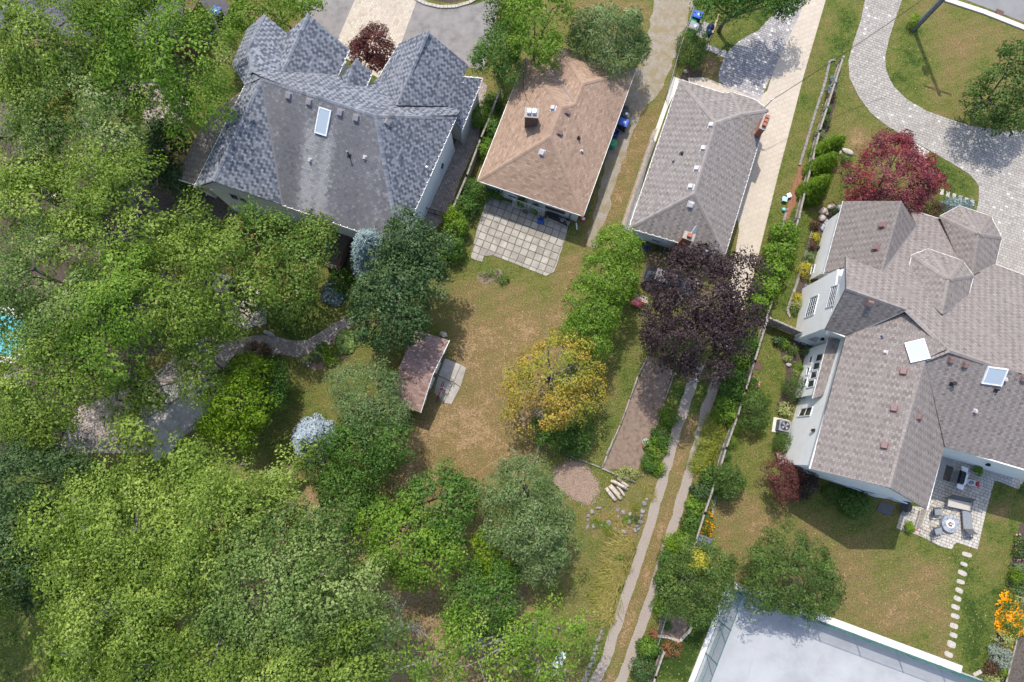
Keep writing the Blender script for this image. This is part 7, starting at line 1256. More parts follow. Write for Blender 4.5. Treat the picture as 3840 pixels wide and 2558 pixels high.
pot('H2', 870, 535, 0.17, 0.3, 'black_plastic', 'dark empty plant pot under the white trellis'); pot('H2', 1508, 690, 0.12, 0.3, 'white_plastic', 'white plastic bucket in the timber planter', 'bucket', 0.05, 'bucket'); pot('H2', 1612, 740, 0.12, 0.32, 'sky_plastic', 'pale blue bucket at the planter end', 'bucket', 0.05, 'bucket'); pot('H2', 1655, 715, 0.09, 0.2, 'terracotta', 'small orange clay pot beside the pale blue bucket'); pot('H2', 1545, 665, 0.13, 0.3, 'grey_plastic', 'grey pail behind the white bucket', 'bucket', 0.05, 'bucket')
a, b = at('H2', 1250, 640, 0.2), at('H2', 1600, 800, 0.2); t = thing('timber_planter', 'long timber edged planter below the bungalow window', 'planter', (a.x, a.y, 0.05)); off = Vector((0.16, 0.42, 0))
obj('side', MB().beam(a, b, 0.09, 0.28), 'wood_grey', t); obj('side', MB().beam(a + off, b + off, 0.06, 0.28), 'wood_grey', t); obj('end', MB().beam(a, a + off, 0.06, 0.26), 'wood_grey', t); obj('end', MB().beam(b, b + off, 0.06, 0.26), 'wood_grey', t); obj('earth', MB().hexa([a + Vector((0.02, 0.03, -0.14)), b + Vector((0.02, 0.03, -0.14)), b + off + Vector((0, -0.03, -0.14)), a + off + Vector((0, -0.03, -0.14)), a + Vector((0.02, 0.03, 0.06)), b + Vector((0.02, 0.03, 0.06)), b + off + Vector((0, -0.03, 0.06)), a + off + Vector((0, -0.03, 0.06))]), 'mulch_dark', t)
p = at('H2', 1345, 600, 0.3); single('black_trough', MB().box((p.x, p.y, 0.32), 1.0, 0.34, 0.18, R(-20), 0.8), 'black_plastic', 'black plastic trough standing in the timber planter', 'trough')
p = at('H2', 1140, 670, 0.3); t = thing('push_mower', 'blue hand mower parked beside the white trellis', 'mower', (p.x, p.y, 0.05)); obj('deck', MB().lathe((p.x, p.y, 0.15), [(0.24, 0), (0.26, 0.1), (0.15, 0.18)], 12), 'blue_plastic', t); obj('engine', MB().lathe((p.x, p.y, 0.33), [(0.1, 0), (0.1, 0.12), (0.05, 0.15)], 10), 'black_plastic', t); obj('handle', MB().tube([(p.x - 0.15, p.y + 0.15, 0.3), (p.x - 0.2, p.y + 0.6, 0.85), (p.x + 0.2, p.y + 0.6, 0.85), (p.x + 0.15, p.y + 0.15, 0.3)], 0.014, 6), 'steel', t)
for dx, dy in ((-0.24, 0.2), (0.24, 0.2), (-0.24, -0.2), (0.24, -0.2)): obj('wheel', MB().tube([(p.x + dx - 0.02, p.y + dy, 0.13), (p.x + dx + 0.02, p.y + dy, 0.13)], 0.09, 10), 'black_plastic', t)
a, b = at('H2', 1757, 720, 0.05), at('H2', 1770, 835, 0.05); single('downspout_length', MB().beam(a, b, 0.09, 0.08), 'gutter_white', 'loose white downspout piece lying on the grass', 'pipe')
p = at('H2', 1875, 655); t = thing('red_basin', 'red plastic basin of rags by the bungalow corner', 'basin', (p.x, p.y, 0)); obj('vessel', MB().lathe((p.x, p.y, 0.008), [(0.16, 0), (0.22, 0.15), (0.24, 0.15), (0.2, 0.1)], 14), 'red_plastic', t); obj('rags', MB().rock((p.x, p.y, 0.1), 0.15, 0.14, 0.1, 6), 'white_plastic', t, True)
a, b = at('H2', 1990, 330, 1.3), at('H2', 1925, 540, 1.2); t = thing('wire_trellis', 'small green wire trellis standing beside the tan eave', 'trellis', (a.x, a.y, 0))
for k in range(9): p = a.lerp(b, k/8); obj('wire', MB().tube([Vector((p.x, p.y, 0)), Vector((p.x + 0.1, p.y + 0.03, 1.4))], 0.008, 4), 'court_post', t)
for z in (0.3, 0.7, 1.1, 1.38): obj('wire', MB().tube([Vector((a.x + z*0.07, a.y, z)), Vector((b.x + z*0.07, b.y, z))], 0.008, 4), 'court_post', t)
# ------------------------------------------------------------------ patio of the taupe house
PA = R(-21)
def loc2(p, ang): ca, sa = math.cos(ang), math.sin(ang); return lambda x, y, z: Vector((p.x + x*ca - y*sa, p.y + x*sa + y*ca, z))
Z = 0.035
p = at('PT', 1215, 440, 0.9); X = loc2(p, R(70)); t = thing('gas_grill', 'gas barbecue with black hood and white side shelves on the patio', 'grill', (p.x, p.y, Z)); an = R(70)
obj('cart', MB().box(X(0, 0, Z + 0.08), 0.85, 0.5, 0.72, an), 'grey_metal', t); mb = MB(); mb.box(X(0, 0.1, 0.85), 0.86, 0.34, 0.24, an, 1.25); obj('hood', mb, 'black_metal', t); obj('control_panel', MB().box(X(0, -0.27, 0.7), 0.86, 0.2, 0.2, an), 'white_enamel', t)
for s in (-1, 1): obj('side_shelf', MB().box(X(s*0.66, -0.02, 0.84), 0.42, 0.5, 0.05, an), 'white_enamel', t); obj('wheel', MB().tube([X(s*0.36, -0.2, Z + 0.07), X(s*0.36 + 0.04, -0.2, Z + 0.07)], 0.07, 10), 'black_plastic', t)
obj('handle', MB().tube([X(-0.35, -0.14, 1.0), X(0.35, -0.14, 1.0)], 0.018, 6), 'steel', t)
p2 = X(0.1, 0.62, 0); single('grill_mat', MB().box((p2.x, p2.y, 0.049), 1.2, 0.55, 0.02, an), 'wood_dark', 'dark rubber mat behind the gas barbecue', 'mat')
p = at('PT', 1360, 515, 0.3); X = loc2(p, R(-14)); t = thing('toy_wagon', 'white toy wagon with red front beside the barbecue', 'wagon', (p.x, p.y, Z)); an = R(-14)
obj('tub', MB().box(X(0, 0, 0.12), 0.72, 0.4, 0.12, an, 0.9), 'white_plastic', t); obj('side', MB().box(X(0, 0.2, 0.24), 0.74, 0.04, 0.16, an), 'white_plastic', t); obj('side', MB().box(X(0, -0.2, 0.24), 0.74, 0.04, 0.16, an), 'white_plastic', t); obj('front', MB().box(X(0.36, 0, 0.2), 0.16, 0.42, 0.22, an), 'red_plastic', t); obj('seat', MB().rock(tuple(X(-0.08, 0, 0.3)), 0.2, 0.14, 0.1, 5), 'grey_plastic', t)
for s in (-1, 1):
    for x in (-0.25, 0.25): obj('wheel', MB().tube([X(x, s*0.2, Z + 0.08), X(x, s*0.25, Z + 0.08)], 0.08, 10), 'black_plastic', t)
def frame_seat(name, label, fr, x, y, w, d, rz, cloth, seat_h=0.4, back_h=0.55, cat='chair', arms=True, rake=0.25):
    p = at(fr, x, y, seat_h); X = loc2(p, rz); t = thing(name, label, cat, (p.x, p.y, Z), 0)
    obj('seat_cushion', MB().box(X(0, 0, seat_h - 0.02), w, d, 0.13, rz, 0.96), cloth, t)
    b0, b1 = X(-w/2, d/2, seat_h + 0.08), X(w/2, d/2, seat_h + 0.08); up_ = X(0, rake, back_h) - X(0, 0, 0); th_ = X(0, 0.07, 0.02) - X(0, 0, 0); obj('backrest', MB().hexa([b0, b1, b1 + th_, b0 + th_, b0 + up_, b1 + up_, b1 + up_ + th_, b0 + up_ + th_]), 'charcoal_cloth', t)
    for s in (-1, 1):
        for yy in (-d/2, d/2): obj('leg', MB().beam(X(s*(w/2 + 0.05), yy, Z), X(s*(w/2 + 0.05), yy, seat_h + (0.2 if yy < 0 else 0.3)), 0.04), 'charcoal_cloth', t)
        if arms: obj('armrest', MB().beam(X(s*(w/2 + 0.05), -d/2 - 0.03, seat_h + 0.22), X(s*(w/2 + 0.05), d/2 + 0.1, seat_h + 0.26), 0.06, 0.035), 'charcoal_cloth', t)
    obj('front_rail', MB().beam(X(-w/2 - 0.05, -d/2, seat_h - 0.06), X(w/2 + 0.05, -d/2, seat_h - 0.06), 0.03), 'charcoal_cloth', t); obj('rear_rail', MB().beam(X(-w/2 - 0.05, d/2, seat_h - 0.06), X(w/2 + 0.05, d/2, seat_h - 0.06), 0.03), 'charcoal_cloth', t); return t
frame_seat('patio_sofa', 'patio sofa with long beige cushion and dark sling back', 'PT', 1145, 830, 1.75, 0.6, R(-12), 'beige_cloth', cat='sofa'); frame_seat('patio_chair', 'grey cushioned patio chair beside the wall, facing the fire pit', 'PT', 845, 935, 0.5, 0.56, R(88), 'grey_plastic', 0.42, 0.5); frame_seat('patio_chair', 'grey cushioned patio chair on the lawn side of the fire pit', 'PT', 850, 1215, 0.5, 0.56, R(102), 'grey_plastic', 0.42, 0.5)
p = at('PT', 1285, 1080, 0.35); X = loc2(p, R(-92)); t = thing('sun_lounger', 'grey sling sun lounger with raised back beside the fire pit', 'sun lounger', (p.x, p.y, Z)); obj('sling', MB().box(X(-0.1, 0, 0.33), 1.35, 0.66, 0.04, R(-92)), 'grey_plastic', t); mb = MB(); a_, b_2 = X(0.55, -0.33, 0.36), X(0.55, 0.33, 0.36); u_ = X(0.35, 0, 0.55) - X(0, 0, 0); w_ = Vector((0, 0, 0.04)); mb.hexa([a_, b_2, b_2 + w_, a_ + w_, a_ + u_, b_2 + u_, b_2 + u_ + w_, a_ + u_ + w_]); obj('backrest', mb, 'charcoal_cloth', t)
for s in (-1, 1): obj('side_rail', MB().beam(X(-0.8, s*0.35, 0.32), X(1.25, s*0.35, 0.32), 0.04), 'charcoal_cloth', t)
for xx in (-0.7, 1.2):
    for s in (-1, 1): obj('leg', MB().beam(X(xx, s*0.35, Z), X(xx, s*0.35, 0.31), 0.035), 'charcoal_cloth', t)
for xx in (0.7, 0.95, 1.22): obj('cross_bar', MB().beam(X(xx, -0.35, 0.3), X(xx, 0.35, 0.3), 0.025), 'charcoal_cloth', t)
p = at('PT', 1035, 1115, 0.35); t = thing('fire_pit', 'round grey stone fire pit with white bowl in the middle of the seating', 'fire pit', (p.x, p.y, Z))
for lv in range(2):
    for k in range(14):
        a0, a1 = (k + 0.5*lv + 0.03) * 2*math.pi/14, (k + 0.5*lv + 0.97) * 2*math.pi/14; z0 = Z + lv*0.17; z1 = z0 + 0.165; r0_, r1_ = 0.36, 0.66
        c8 = [Vector((p.x + r_*math.cos(a_), p.y + r_*math.sin(a_), z)) for z in (z0, z1) for r_, a_ in ((r0_, a0), (r1_, a0), (r1_, a1), (r0_, a1))]; obj('stone_block', MB().hexa(c8), 'rock_blue', t)
obj('bowl', MB().lathe((p.x, p.y, Z), [(0.35, 0), (0.35, 0.3), (0.33, 0.36), (0.27, 0.36), (0.24, 0.28)], 20), 'white_enamel', t); mb = MB()
for k in range(16): mb.rock((p.x + 0.2*math.sqrt(rnd.random())*math.cos(k*2.4), p.y + 0.2*math.sqrt(rnd.random())*math.sin(k*2.4), Z + 0.31), 0.055, 0.05, 0.045, k, n=6, m=4)
obj('lava_rock', mb, 'grate_rust', t)
a, b = at('PT', 640, 930, 0.2), at('PT', 560, 1190, 0.2); t = thing('timber_step', 'weathered timber retaining sleeper stepping down the patio', 'sleeper', (a.x, a.y, Z))
for k in range(3): o_ = Vector((0.18*k - 0.18, 0.06*k, 0)); obj('sleeper', MB().beam(a + o_ + Vector((0, 0, -0.08)), b + o_ + Vector((0, 0, -0.08)), 0.165, 0.17), 'wood_grey', t)
q = [at('PT', x, y) for x, y in ((0, 790), (205, 840), (160, 1000), (-60, 930))]; single('door_mat', MB().prism(q, 0.037, 0.06), 'charcoal_cloth', 'large black rubber mat beside the house wall', 'mat')
def potted(fr, x, y, r, mat, label, vessel='terracotta', lf=(0.16, 0.09), pr=0.17, z=Z):
    p = at(fr, x, y, z); k = mpp(fr); t = thing('potted_plant', label, 'plant', (p.x, p.y, z)); obj('pot', MB().lathe((p.x, p.y, z), [(pr*0.7, 0), (pr, 0.28), (pr*1.08, 0.32), (pr*0.85, 0.31)], 14), vessel, t); TSEED[0] += 7
    me = leaves_mesh('foliage', *crown_cloud([(Vector((p.x, p.y, z + 0.45)), (r*k, r*k, 0.24))], lf, 110, 0.16, 0.1, TSEED[0], 0.3, 0.3, -0.6), mat); o = bpy.data.objects.new('foliage', me); COL.objects.link(o); o.parent = t; o.matrix_parent_inverse = Matrix.Translation((-p.x, -p.y, -z)); return t
potted('PT', 1385, 325, 62, 'leaf_hedge', 'bushy green potted plant behind the barbecue', 'black_plastic'); potted('PT', 385, 1150, 64, 'leaf_lime', 'pale green potted hosta at the patio edge'); potted('PT', 2085, 610, 46, 'leaf_mid', 'potted plant at the far corner of the patio', 'grey_plastic'); pot('PT', 490, 1200, 0.1, 0.2, 'terracotta', 'small orange clay pot on the patio edge', z=0.035)
mb = MB(); mb.beam(at('PT', 500, 1190, 0.08), at('PT', 600, 1225, 0.08), 0.05, 0.04); single('garden_trowel', mb, 'pink_cloth', 'pink handled tool lying by the clay pot', 'tool')
for k, (x, y) in enumerate([(625, 1180), (600, 1255), (690, 1205), (780, 1370), (700, 1320)]): p = at('PT', x, y); single('edging_block', MB().box((p.x, p.y, 0.035), 0.24, 0.16, 0.08, R(-60 + 23*k)), 'step_stone', 'pale edging block loose along the patio border', 'stone', 'loose pale blocks on the patio border')
# wrought iron table set
p = at('PT', 390, 860, 0.7); t = thing('bistro_table', 'black wrought iron table under the house eave', 'table', (p.x, p.y, Z)); obj('table_top', MB().lathe((p.x, p.y, 0.7), [(0.42, 0), (0.44, 0.02), (0.42, 0.035)], 20), 'black_metal', t)
for k in range(3): a_ = k*2.09; obj('leg', MB().tube([(p.x + 0.3*math.cos(a_), p.y + 0.3*math.sin(a_), 0.7), (p.x + 0.1*math.cos(a_), p.y + 0.1*math.sin(a_), 0.4), (p.x + 0.32*math.cos(a_), p.y + 0.32*math.sin(a_), Z)], 0.014, 5), 'black_metal', t)
def iron_chair(label, fr, x, y, rz):
    p = at(fr, x, y, 0.42); X = loc2(p, rz); t = thing('iron_chair', label, 'chair', (p.x, p.y, Z)); mb = MB(); mb.tube([X(0.19*math.cos(k*0.35), 0.19*math.sin(k*0.35), 0.42) for k in range(19)], 0.012, 5)
    for k in range(-2, 3): mb.tube([X(-0.19, k*0.07, 0.42), X(0.19, k*0.07, 0.42)], 0.008, 4)
    obj('seat', mb, 'black_metal', t); mb = MB()
    for k in range(5): mb.tube([X(-0.18, (k-2)*0.08, 0.42), X(-0.26, (k-2)*0.085, 0.86)], 0.009, 4)
    mb.tube([X(-0.26, -0.2, 0.82), X(-0.27, 0, 0.92), X(-0.26, 0.2, 0.82)], 0.014, 5); obj('backrest', mb, 'black_metal', t)
    for a_ in (0.7, 2.4, 3.9, 5.4): obj('leg', MB().tube([X(0.17*math.cos(a_), 0.17*math.sin(a_), 0.42), X(0.22*math.cos(a_), 0.22*math.sin(a_), Z)], 0.011, 5), 'black_metal', t)
    return t
iron_chair('black wrought iron chair beside the iron table', 'PT', 480, 920, R(60)); iron_chair('black wrought iron chair nearest the black mat', 'PT', 345, 940, R(150))
# air conditioner
p = at('RW', 150, 1180, 0.75); X = loc2(p, R(-12)); t = thing('air_conditioner', 'grey outdoor air conditioner with round fan grille by the white wall', 'air conditioner', (p.x, p.y, 0)); an = R(-12); obj('pad', MB().box(X(-0.08, 0, 0), 1.2, 1.15, 0.07, an), 'curb', t)
obj('cabinet', MB().box(X(0, 0, 0.07), 0.85, 0.85, 0.68, an), 'ac_grey', t); obj('top_rim', MB().box(X(0, 0, 0.75), 0.88, 0.88, 0.05, an, 1.0), 'ac_grey', t); obj('fan_well', MB().lathe(X(0, 0, 0.8), [(0.36, 0), (0.36, 0.01), (0.02, 0.012)], 20), 'black_metal', t)
for k in range(4): a_ = k*math.pi/2 + 0.4; obj('fan_blade', MB().hexa([X(0.05*math.cos(a_+i), 0.05*math.sin(a_+i), 0.815) if j else X(0.3*math.cos(a_+i), 0.3*math.sin(a_+i), 0.815) for j, i in ((1, 0), (0, 0), (0, 0.7), (1, 0.7))] + [X(0.05*math.cos(a_+i), 0.05*math.sin(a_+i), 0.83) if j else X(0.3*math.cos(a_+i), 0.3*math.sin(a_+i), 0.84) for j, i in ((1, 0), (0, 0), (0, 0.7), (1, 0.7))]), 'steel', t)
mb = MB()
for r_ in (0.12, 0.2, 0.28, 0.35): mb.tube([X(r_*math.cos(k*0.3142), r_*math.sin(k*0.3142), 0.86) for k in range(21)], 0.006, 4)
obj('grille', mb, 'ac_grey', t); obj('fan_hub', MB().lathe(X(0, 0, 0.815), [(0.09, 0), (0.09, 0.05), (0.04, 0.06)], 12), 'rust_brown', t)
for k in range(11): obj('louvre', MB().beam(X(-0.44, -0.38 + k*0.076, 0.12), X(-0.44, -0.38 + k*0.076, 0.72), 0.03, 0.03), 'ac_grey', t)
# stack of timber beside it, grey sleepers
p = at('RW', 110, 1445, 0.3); t = thing('wood_bin', 'small weathered wooden box by the white wall corner', 'box', (p.x, p.y, 0))
for k in range(5): obj('board', MB().box((p.x + (k-2)*0.13*math.cos(R(10)), p.y + (k-2)*0.13*math.sin(R(10)), 0.45), 0.12, 0.5, 0.03, R(10)), 'wood_grey', t)
obj('body', MB().box((p.x, p.y, 0), 0.6, 0.46, 0.44, R(10)), 'wood_dark', t)
# ------------------------------------------------------------------ stones, rocks, stepping stones, logs
GR = 'boulders beside the house wall'
for lab, x, y, rx, ry, m_ in (('large tan boulder in front of the white wall', 575, 295, 0.42, 0.28, 'rock_pale'), ('tan boulder nearest the red maple', 672, 245, 0.38, 0.26, 'rock_pale'), ('round tan boulder next to the purple shrub', 563, 378, 0.32, 0.28, 'rock_pale'), ('blue grey boulder against the eave', 762, 258, 0.26, 0.26, 'rock_blue'), ('small tan boulder between the larger ones', 628, 325, 0.16, 0.14, 'rock_pale'), ('pale flat rock at the corner of the white wall', 700, 375, 0.22, 0.2, 'step_stone')):
    p = at('WB', x, y); mb = MB(); mb.rock((p.x, p.y, 0.12), rx, ry, min(rx, ry)*0.95, x, 0.3); single('boulder', mb, m_, lab, 'rock', GR, True)
p = at('WB', 620, 430); mb = MB(); [mb.rock((p.x - 0.14*k, p.y - 0.2*k + 0.1, 0.12), 0.14, 0.2, 0.2 - 0.03*k, 40 + k) for k in range(4)]; single('garden_statue', mb, 'rock_blue', 'grey stone garden figures in a row by the wall', 'statue', None, True)
for fr, x, y, rx, ry, lab in (('R4', 835, 995, 0.55, 0.25, 'pale flat angular stone above the cedars'), ('R4', 775, 1000, 0.2, 0.25, 'pale upright stone beside the flat angular one'), ('RW', 183, 638, 0.24, 0.18, 'pale flat rock in the shrub bed'), ('RW', 210, 572, 0.16, 0.16, 'small pale rock behind the sedum'), ('HG', 1310, 740, 0.3, 0.17, 'pale rock in the island bed'), ('HG', 430, 590, 0.5, 0.2, 'long pale rock beside the garden path'), ('SH', 850, 165, 0.35, 0.22, 'broken pale concrete lump behind the shed'), ('TB', 45, 1325, 0.2, 0.14, 'small pale stone in the dark corner bed')):
    p = at(fr, x, y); mb = MB(); mb.rock((p.x, p.y, 0.06), rx, ry, 0.16, x + 3, R(-25)); single('rock', mb, 'step_stone', lab, 'rock', None, True)
GK = 'grey rocks of the old stone ring'
for k, (x, y, rx, ry) in enumerate([(538, 1155, .28, .1), (440, 1215, .18, .22), (370, 1285, .12, .16), (373, 1352, .12, .12), (370, 1450, .12, .28), (455, 1450, .14, .22), (590, 1440, .1, .14), (705, 1405, .24, .24), (850, 1185, .2, .16), (945, 1230, .2, .18), (1055, 1260, .2, .16), (855, 1300, .18, .12), (1040, 1385, .2, .18), (950, 1540, .28, .22), (1215, 1380, .2, .2), (1240, 1295, .2, .14), (1262, 1215, .22, .2), (1290, 1085, .2, .2), (1170, 1450, .18, .14), (1140, 1520, .14, .2), (820, 1500, .12, .24), (1195, 1500, .1, .16), (1330, 1010, .14, .12), (1270, 620, .1, .1)]):
    p = at('LG', x, y); mb = MB(); mb.rock((p.x, p.y, 0.0), rx*1.05, ry*1.05, 0.13, k + 60, k*0.7, rough=0.5); single('ring_stone', mb, 'rock', 'rough grey stone of the old rockery ring beside the lane', 'rock', GK, True)
for k, (x, y) in enumerate([(905, 330), (935, 280), (862, 440), (820, 550), (785, 620), (755, 740), (720, 850), (700, 930), (650, 1060), (610, 1160), (590, 1220), (555, 1310), (960, 230)]):
    p = at('BL', x, y); mb = MB(); mb.rock((p.x, p.y, -0.01), 0.14 + 0.06*(k % 3), 0.2, 0.1, k + 90, k*0.9, rough=0.5); single('lane_stone', mb, 'rock', 'pale stone lining the edge of the two-track lane', 'rock', 'stones lining the lane edge', True)
for k, (x, y, rx, ry) in enumerate([(1515, 785, .46, .19), (1497, 844, .34, .16), (1487, 898, .42, .21), (1477, 952, .38, .18), (1467, 1005, .36, .2), (1457, 1055, .36, .2), (1445, 1108, .4, .2), (1443, 1163, .4, .2), (1435, 1223, .38, .22), (1433, 1280, .36, .2), (1420, 1336, .4, .28), (1403, 1398, .4, .22)]):
    p = at('B4', x, y); rx, ry = rx*0.82, ry*0.86; an = R(-22 + rnd.uniform(-8, 8)); se = lambda v_: math.copysign(abs(v_)**0.6, v_); pts = [Vector((p.x + rx*q_*se(math.cos(a_))*math.cos(an) - ry*q_*se(math.sin(a_))*math.sin(an), p.y + rx*q_*se(math.cos(a_))*math.sin(an) + ry*q_*se(math.sin(a_))*math.cos(an))) for a_, q_ in [(j*0.349, 1 + 0.1*noise.noise(Vector((k*3.1, j*0.9, 0)))) for j in range(18)]]
    single('stepping_stone', MB().prism(pts, -0.03, 0.018), 'step_stone', 'pale rounded stepping stone crossing the lawn to the sports court', 'stepping stone', 'stepping stones from patio to court')
for k in range(6): p = at('R4', 1448 + k*40, 1255 + k*14); single('stepping_slab', MB().box((p.x, p.y, -0.01), 0.28, 0.5, 0.045, R(-12)), 'step_stone', 'small rectangular stepping slab beside the blue juniper', 'stepping stone', 'stepping slabs by the blue juniper')
for k, (x0, y0, x1, y1, r_, z) in enumerate([(665, 830, 815, 1030, .15, .13), (720, 795, 905, 1005, .15, .13), (745, 775, 890, 935, .09, .09), (850, 800, 965, 955, .1, .1), (745, 710, 1010, 850, .12, .12), (780, 715, 990, 825, .13, .36), (850, 660, 1025, 800, .12, .12)]):
    a, b = at('LG', x0, y0, z), at('LG', x1, y1, z); m_ = a.lerp(b, 0.5) + Vector((rnd.uniform(-.04, .04), rnd.uniform(-.04, .04), 0)); t = thing('log', 'bleached cut log lying in the pile by the vegetable bed', 'log', (a.x, a.y, 0), 0, 'cut logs piled on the grass'); obj('bark', MB().tube([a, a.lerp(m_, 0.5), m_, m_.lerp(b, 0.5), b], [r_*1.0, r_*0.94, r_*1.03, r_*0.92, r_*0.98], 10), 'log', t, True); d = (b - a).normalized()
    obj('sawn_end', MB().tube([b, b + d*0.012], r_*0.93, 10), 'log_end', t); obj('sawn_end', MB().tube([a - d*0.012, a], r_*0.93, 10), 'log_end', t)
# wood chips: loose chips lying on the circle
cpoly = np.array([q[:2] for q in smooth_poly([at('LG', x, y) for x, y in [(0, 430), (200, 380), (330, 480), (450, 640), (545, 800), (520, 930), (420, 1040), (330, 1060), (120, 980), (-160, 800), (-200, 560)]], 1)])
pt = rng.random((12000, 2)) * (cpoly.max(0) - cpoly.min(0) + 1.2) + cpoly.min(0) - 0.6; nd = nearest(cpoly, pt)[1]; pt = pt[inside(cpoly, pt) | (rng.random(len(pt)) < np.exp(-nd / 0.14) * 0.6)][:7000]; K = len(pt); c3 = np.concatenate([pt, 0.02 + 0.05*rng.random((K, 1))], 1)
me = leaves_mesh('wood_chips', c3, unit(rng.normal(0, 0.35, (K, 3)) + np.array([0, 0, 1.0])), rng.normal(0, 1, (K, 3)), 0.06 + 0.1*rng.random(K), 0.025 + 0.035*rng.random(K), rng.random(K), 'chip'); o = bpy.data.objects.new('wood_chips', me); COL.objects.link(o); tag(o, 'circle of loose pale wood chips by the log pile', 'wood chips', None, 'stuff')
# log edging round beds
for lab, fr, pts, w_, m_ in (('weathered log edging along the hedge side of the vegetable bed', 'R7', [(985, 1000), (930, 1110), (880, 1250), (825, 1400), (765, 1530), (740, 1575)], 0.14, 'wood_grey'), ('log edging on the lane side of the vegetable bed', 'R7', [(1145, 1090), (1080, 1270), (1045, 1390), (985, 1520)], 0.12, 'wood_grey'), ('long pale pole edging the wood chip circle', 'LG', [(-20, 265), (200, 350), (400, 430), (585, 500)], 0.11, 'wood_grey'), ('heavy grey log across the foot of the vegetable bed', 'LG', [(595, 510), (760, 580), (900, 640), (1150, 740)], 0.16, 'wood_grey'), ('grey sleeper edging at the corner of the vegetable bed', 'LG', [(600, 490), (680, 300), (790, 10)], 0.16, 'wood_grey')):
    t = thing('log_edging', lab, 'edging', at(fr, *pts[0]))
    for a, b in zip(pts, pts[1:]): a3, b3 = at(fr, *a, 0.07), at(fr, *b, 0.07); obj('pole', MB().tube([a3.lerp(b3, 0.01), a3.lerp(b3, 0.5) + Vector((0.02, 0.01, 0.01)), a3.lerp(b3, 0.98)], [w_/2, w_/2*1.06, w_/2*0.94], 8), m_, t, True)
GT = 'stakes along the vegetable bed'
for x, y in [(935, 1100), (895, 1215), (850, 1330), (815, 1420), (965, 1030)]:
    p = at('R7', x, y); mb = MB(); mb.tube([p, p + Vector((0.03, 0.02, 1.0))], 0.018, 5); single('garden_stake', mb, 'wood_grey', 'thin garden stake standing at the vegetable bed edge', 'stake', GT)
p = at('LG', 1315, 80, 0.3); t = thing('enamel_tub', 'white enamel tub of water on the vegetable bed', 'tub', (p.x, p.y, 0.01)); obj('vessel', MB().lathe((p.x, p.y, 0.01), [(0.19, 0), (0.26, 0.36), (0.28, 0.36), (0.25, 0.33), (0.24, 0.28)], 18), 'white_enamel', t); obj('water', MB().lathe((p.x, p.y, 0.26), [(0.23, 0), (0.235, 0.012), (0.01, 0.013)], 18), 'aqua_plastic', t)
pot('LG', 1285, 135, 0.18, 0.22, 'red_plastic', 'red plastic basin beside the white enamel tub', 'red_basin', 0.01, 'basin')
# low block kerbs
def kerb(name, label, fr, pts, w_=0.2, h=0.12, step=0.38, mat='step_stone'):
    t = thing(name, label, 'edging', at(fr, *pts[0]))
    for a, b in zip(pts, pts[1:]):
        a3, b3 = at(fr, *a, h/2), at(fr, *b, h/2); k = max(1, round((b3 - a3).length / step))
        for j in range(k): obj('block', MB().beam(a3.lerp(b3, (j + 0.03)/k), a3.lerp(b3, (j + 0.97)/k), w_*(0.94 + 0.1*((j*3) % 2)), h), mat, t)
    return t
kerb('stone_kerb', 'low grey block kerb curving round the wall bed', 'WB', [(460, 510), (430, 620), (395, 740), (350, 880), (310, 1010), (270, 1150), (220, 1290), (180, 1400), (165, 1470), (200, 1540)], mat='rock'); kerb('stone_kerb', 'pale block kerb round the small planting bed', 'B3', [(1085, 1285), (1150, 1290), (1225, 1318), (1290, 1250), (1298, 1200)]); kerb('stone_kerb', 'old block kerb along the stamped drive', 'R4', [(755, 390), (715, 400), (690, 520), (660, 620), (620, 740), (585, 860), (550, 980), (520, 1080)], mat='rock'); kerb('stone_kerb', 'low stone strip beside the coneflowers by the fence', 'B3', [(1450, 420), (1430, 500), (1420, 560)], mat='rock'); kerb('stone_kerb', 'old block kerb below the watering can', 'R4', [(430, 1390), (415, 1450), (400, 1500)], mat='rock')
# drain grate in the lawn
p = at('R8', 222, 1056); t = thing('drain_grate', 'square rusty drain cover in the lawn beside the fence', 'grate', (p.x, p.y, 0)); obj('frame', MB().box((p.x, p.y, 0.0), 0.66, 0.62, 0.02, R(-12)), 'black_metal', t)
for k in range(8): obj('bar', MB().box((p.x + (k-3.5)*0.076, p.y - (k-3.5)*0.016, 0.02), 0.045, 0.56, 0.02, R(-12)), 'grate_rust', t)
# things by the stamped drive
p = at('WB', 135, 145, 0.3); t = thing('plastic_stool', 'pale blue plastic stool at the edge of the stamped drive', 'stool', (p.x, p.y, 0.02)); obj('top', MB().box((p.x, p.y, 0.3), 0.42, 0.4, 0.04, R(-15)), 'sky_plastic', t)
for dx, dy in ((-.16, -.14), (.16, -.14), (.16, .14), (-.16, .14)): obj('leg', MB().box((p.x + dx, p.y + dy, 0.02), 0.05, 0.05, 0.29, R(-15)), 'sky_plastic', t)
p = at('WB', 188, 100, 0.3); t = thing('plastic_stool', 'white plastic stool beside the pale blue one', 'stool', (p.x, p.y, 0.02)); obj('top', MB().box((p.x, p.y, 0.27), 0.36, 0.34, 0.04, R(25)), 'white_plastic', t)
for dx, dy in ((-.13, -.12), (.13, -.12), (.13, .12), (-.13, .12)): obj('leg', MB().box((p.x + dx, p.y + dy, 0.02), 0.05, 0.05, 0.26, R(25)), 'white_plastic', t)
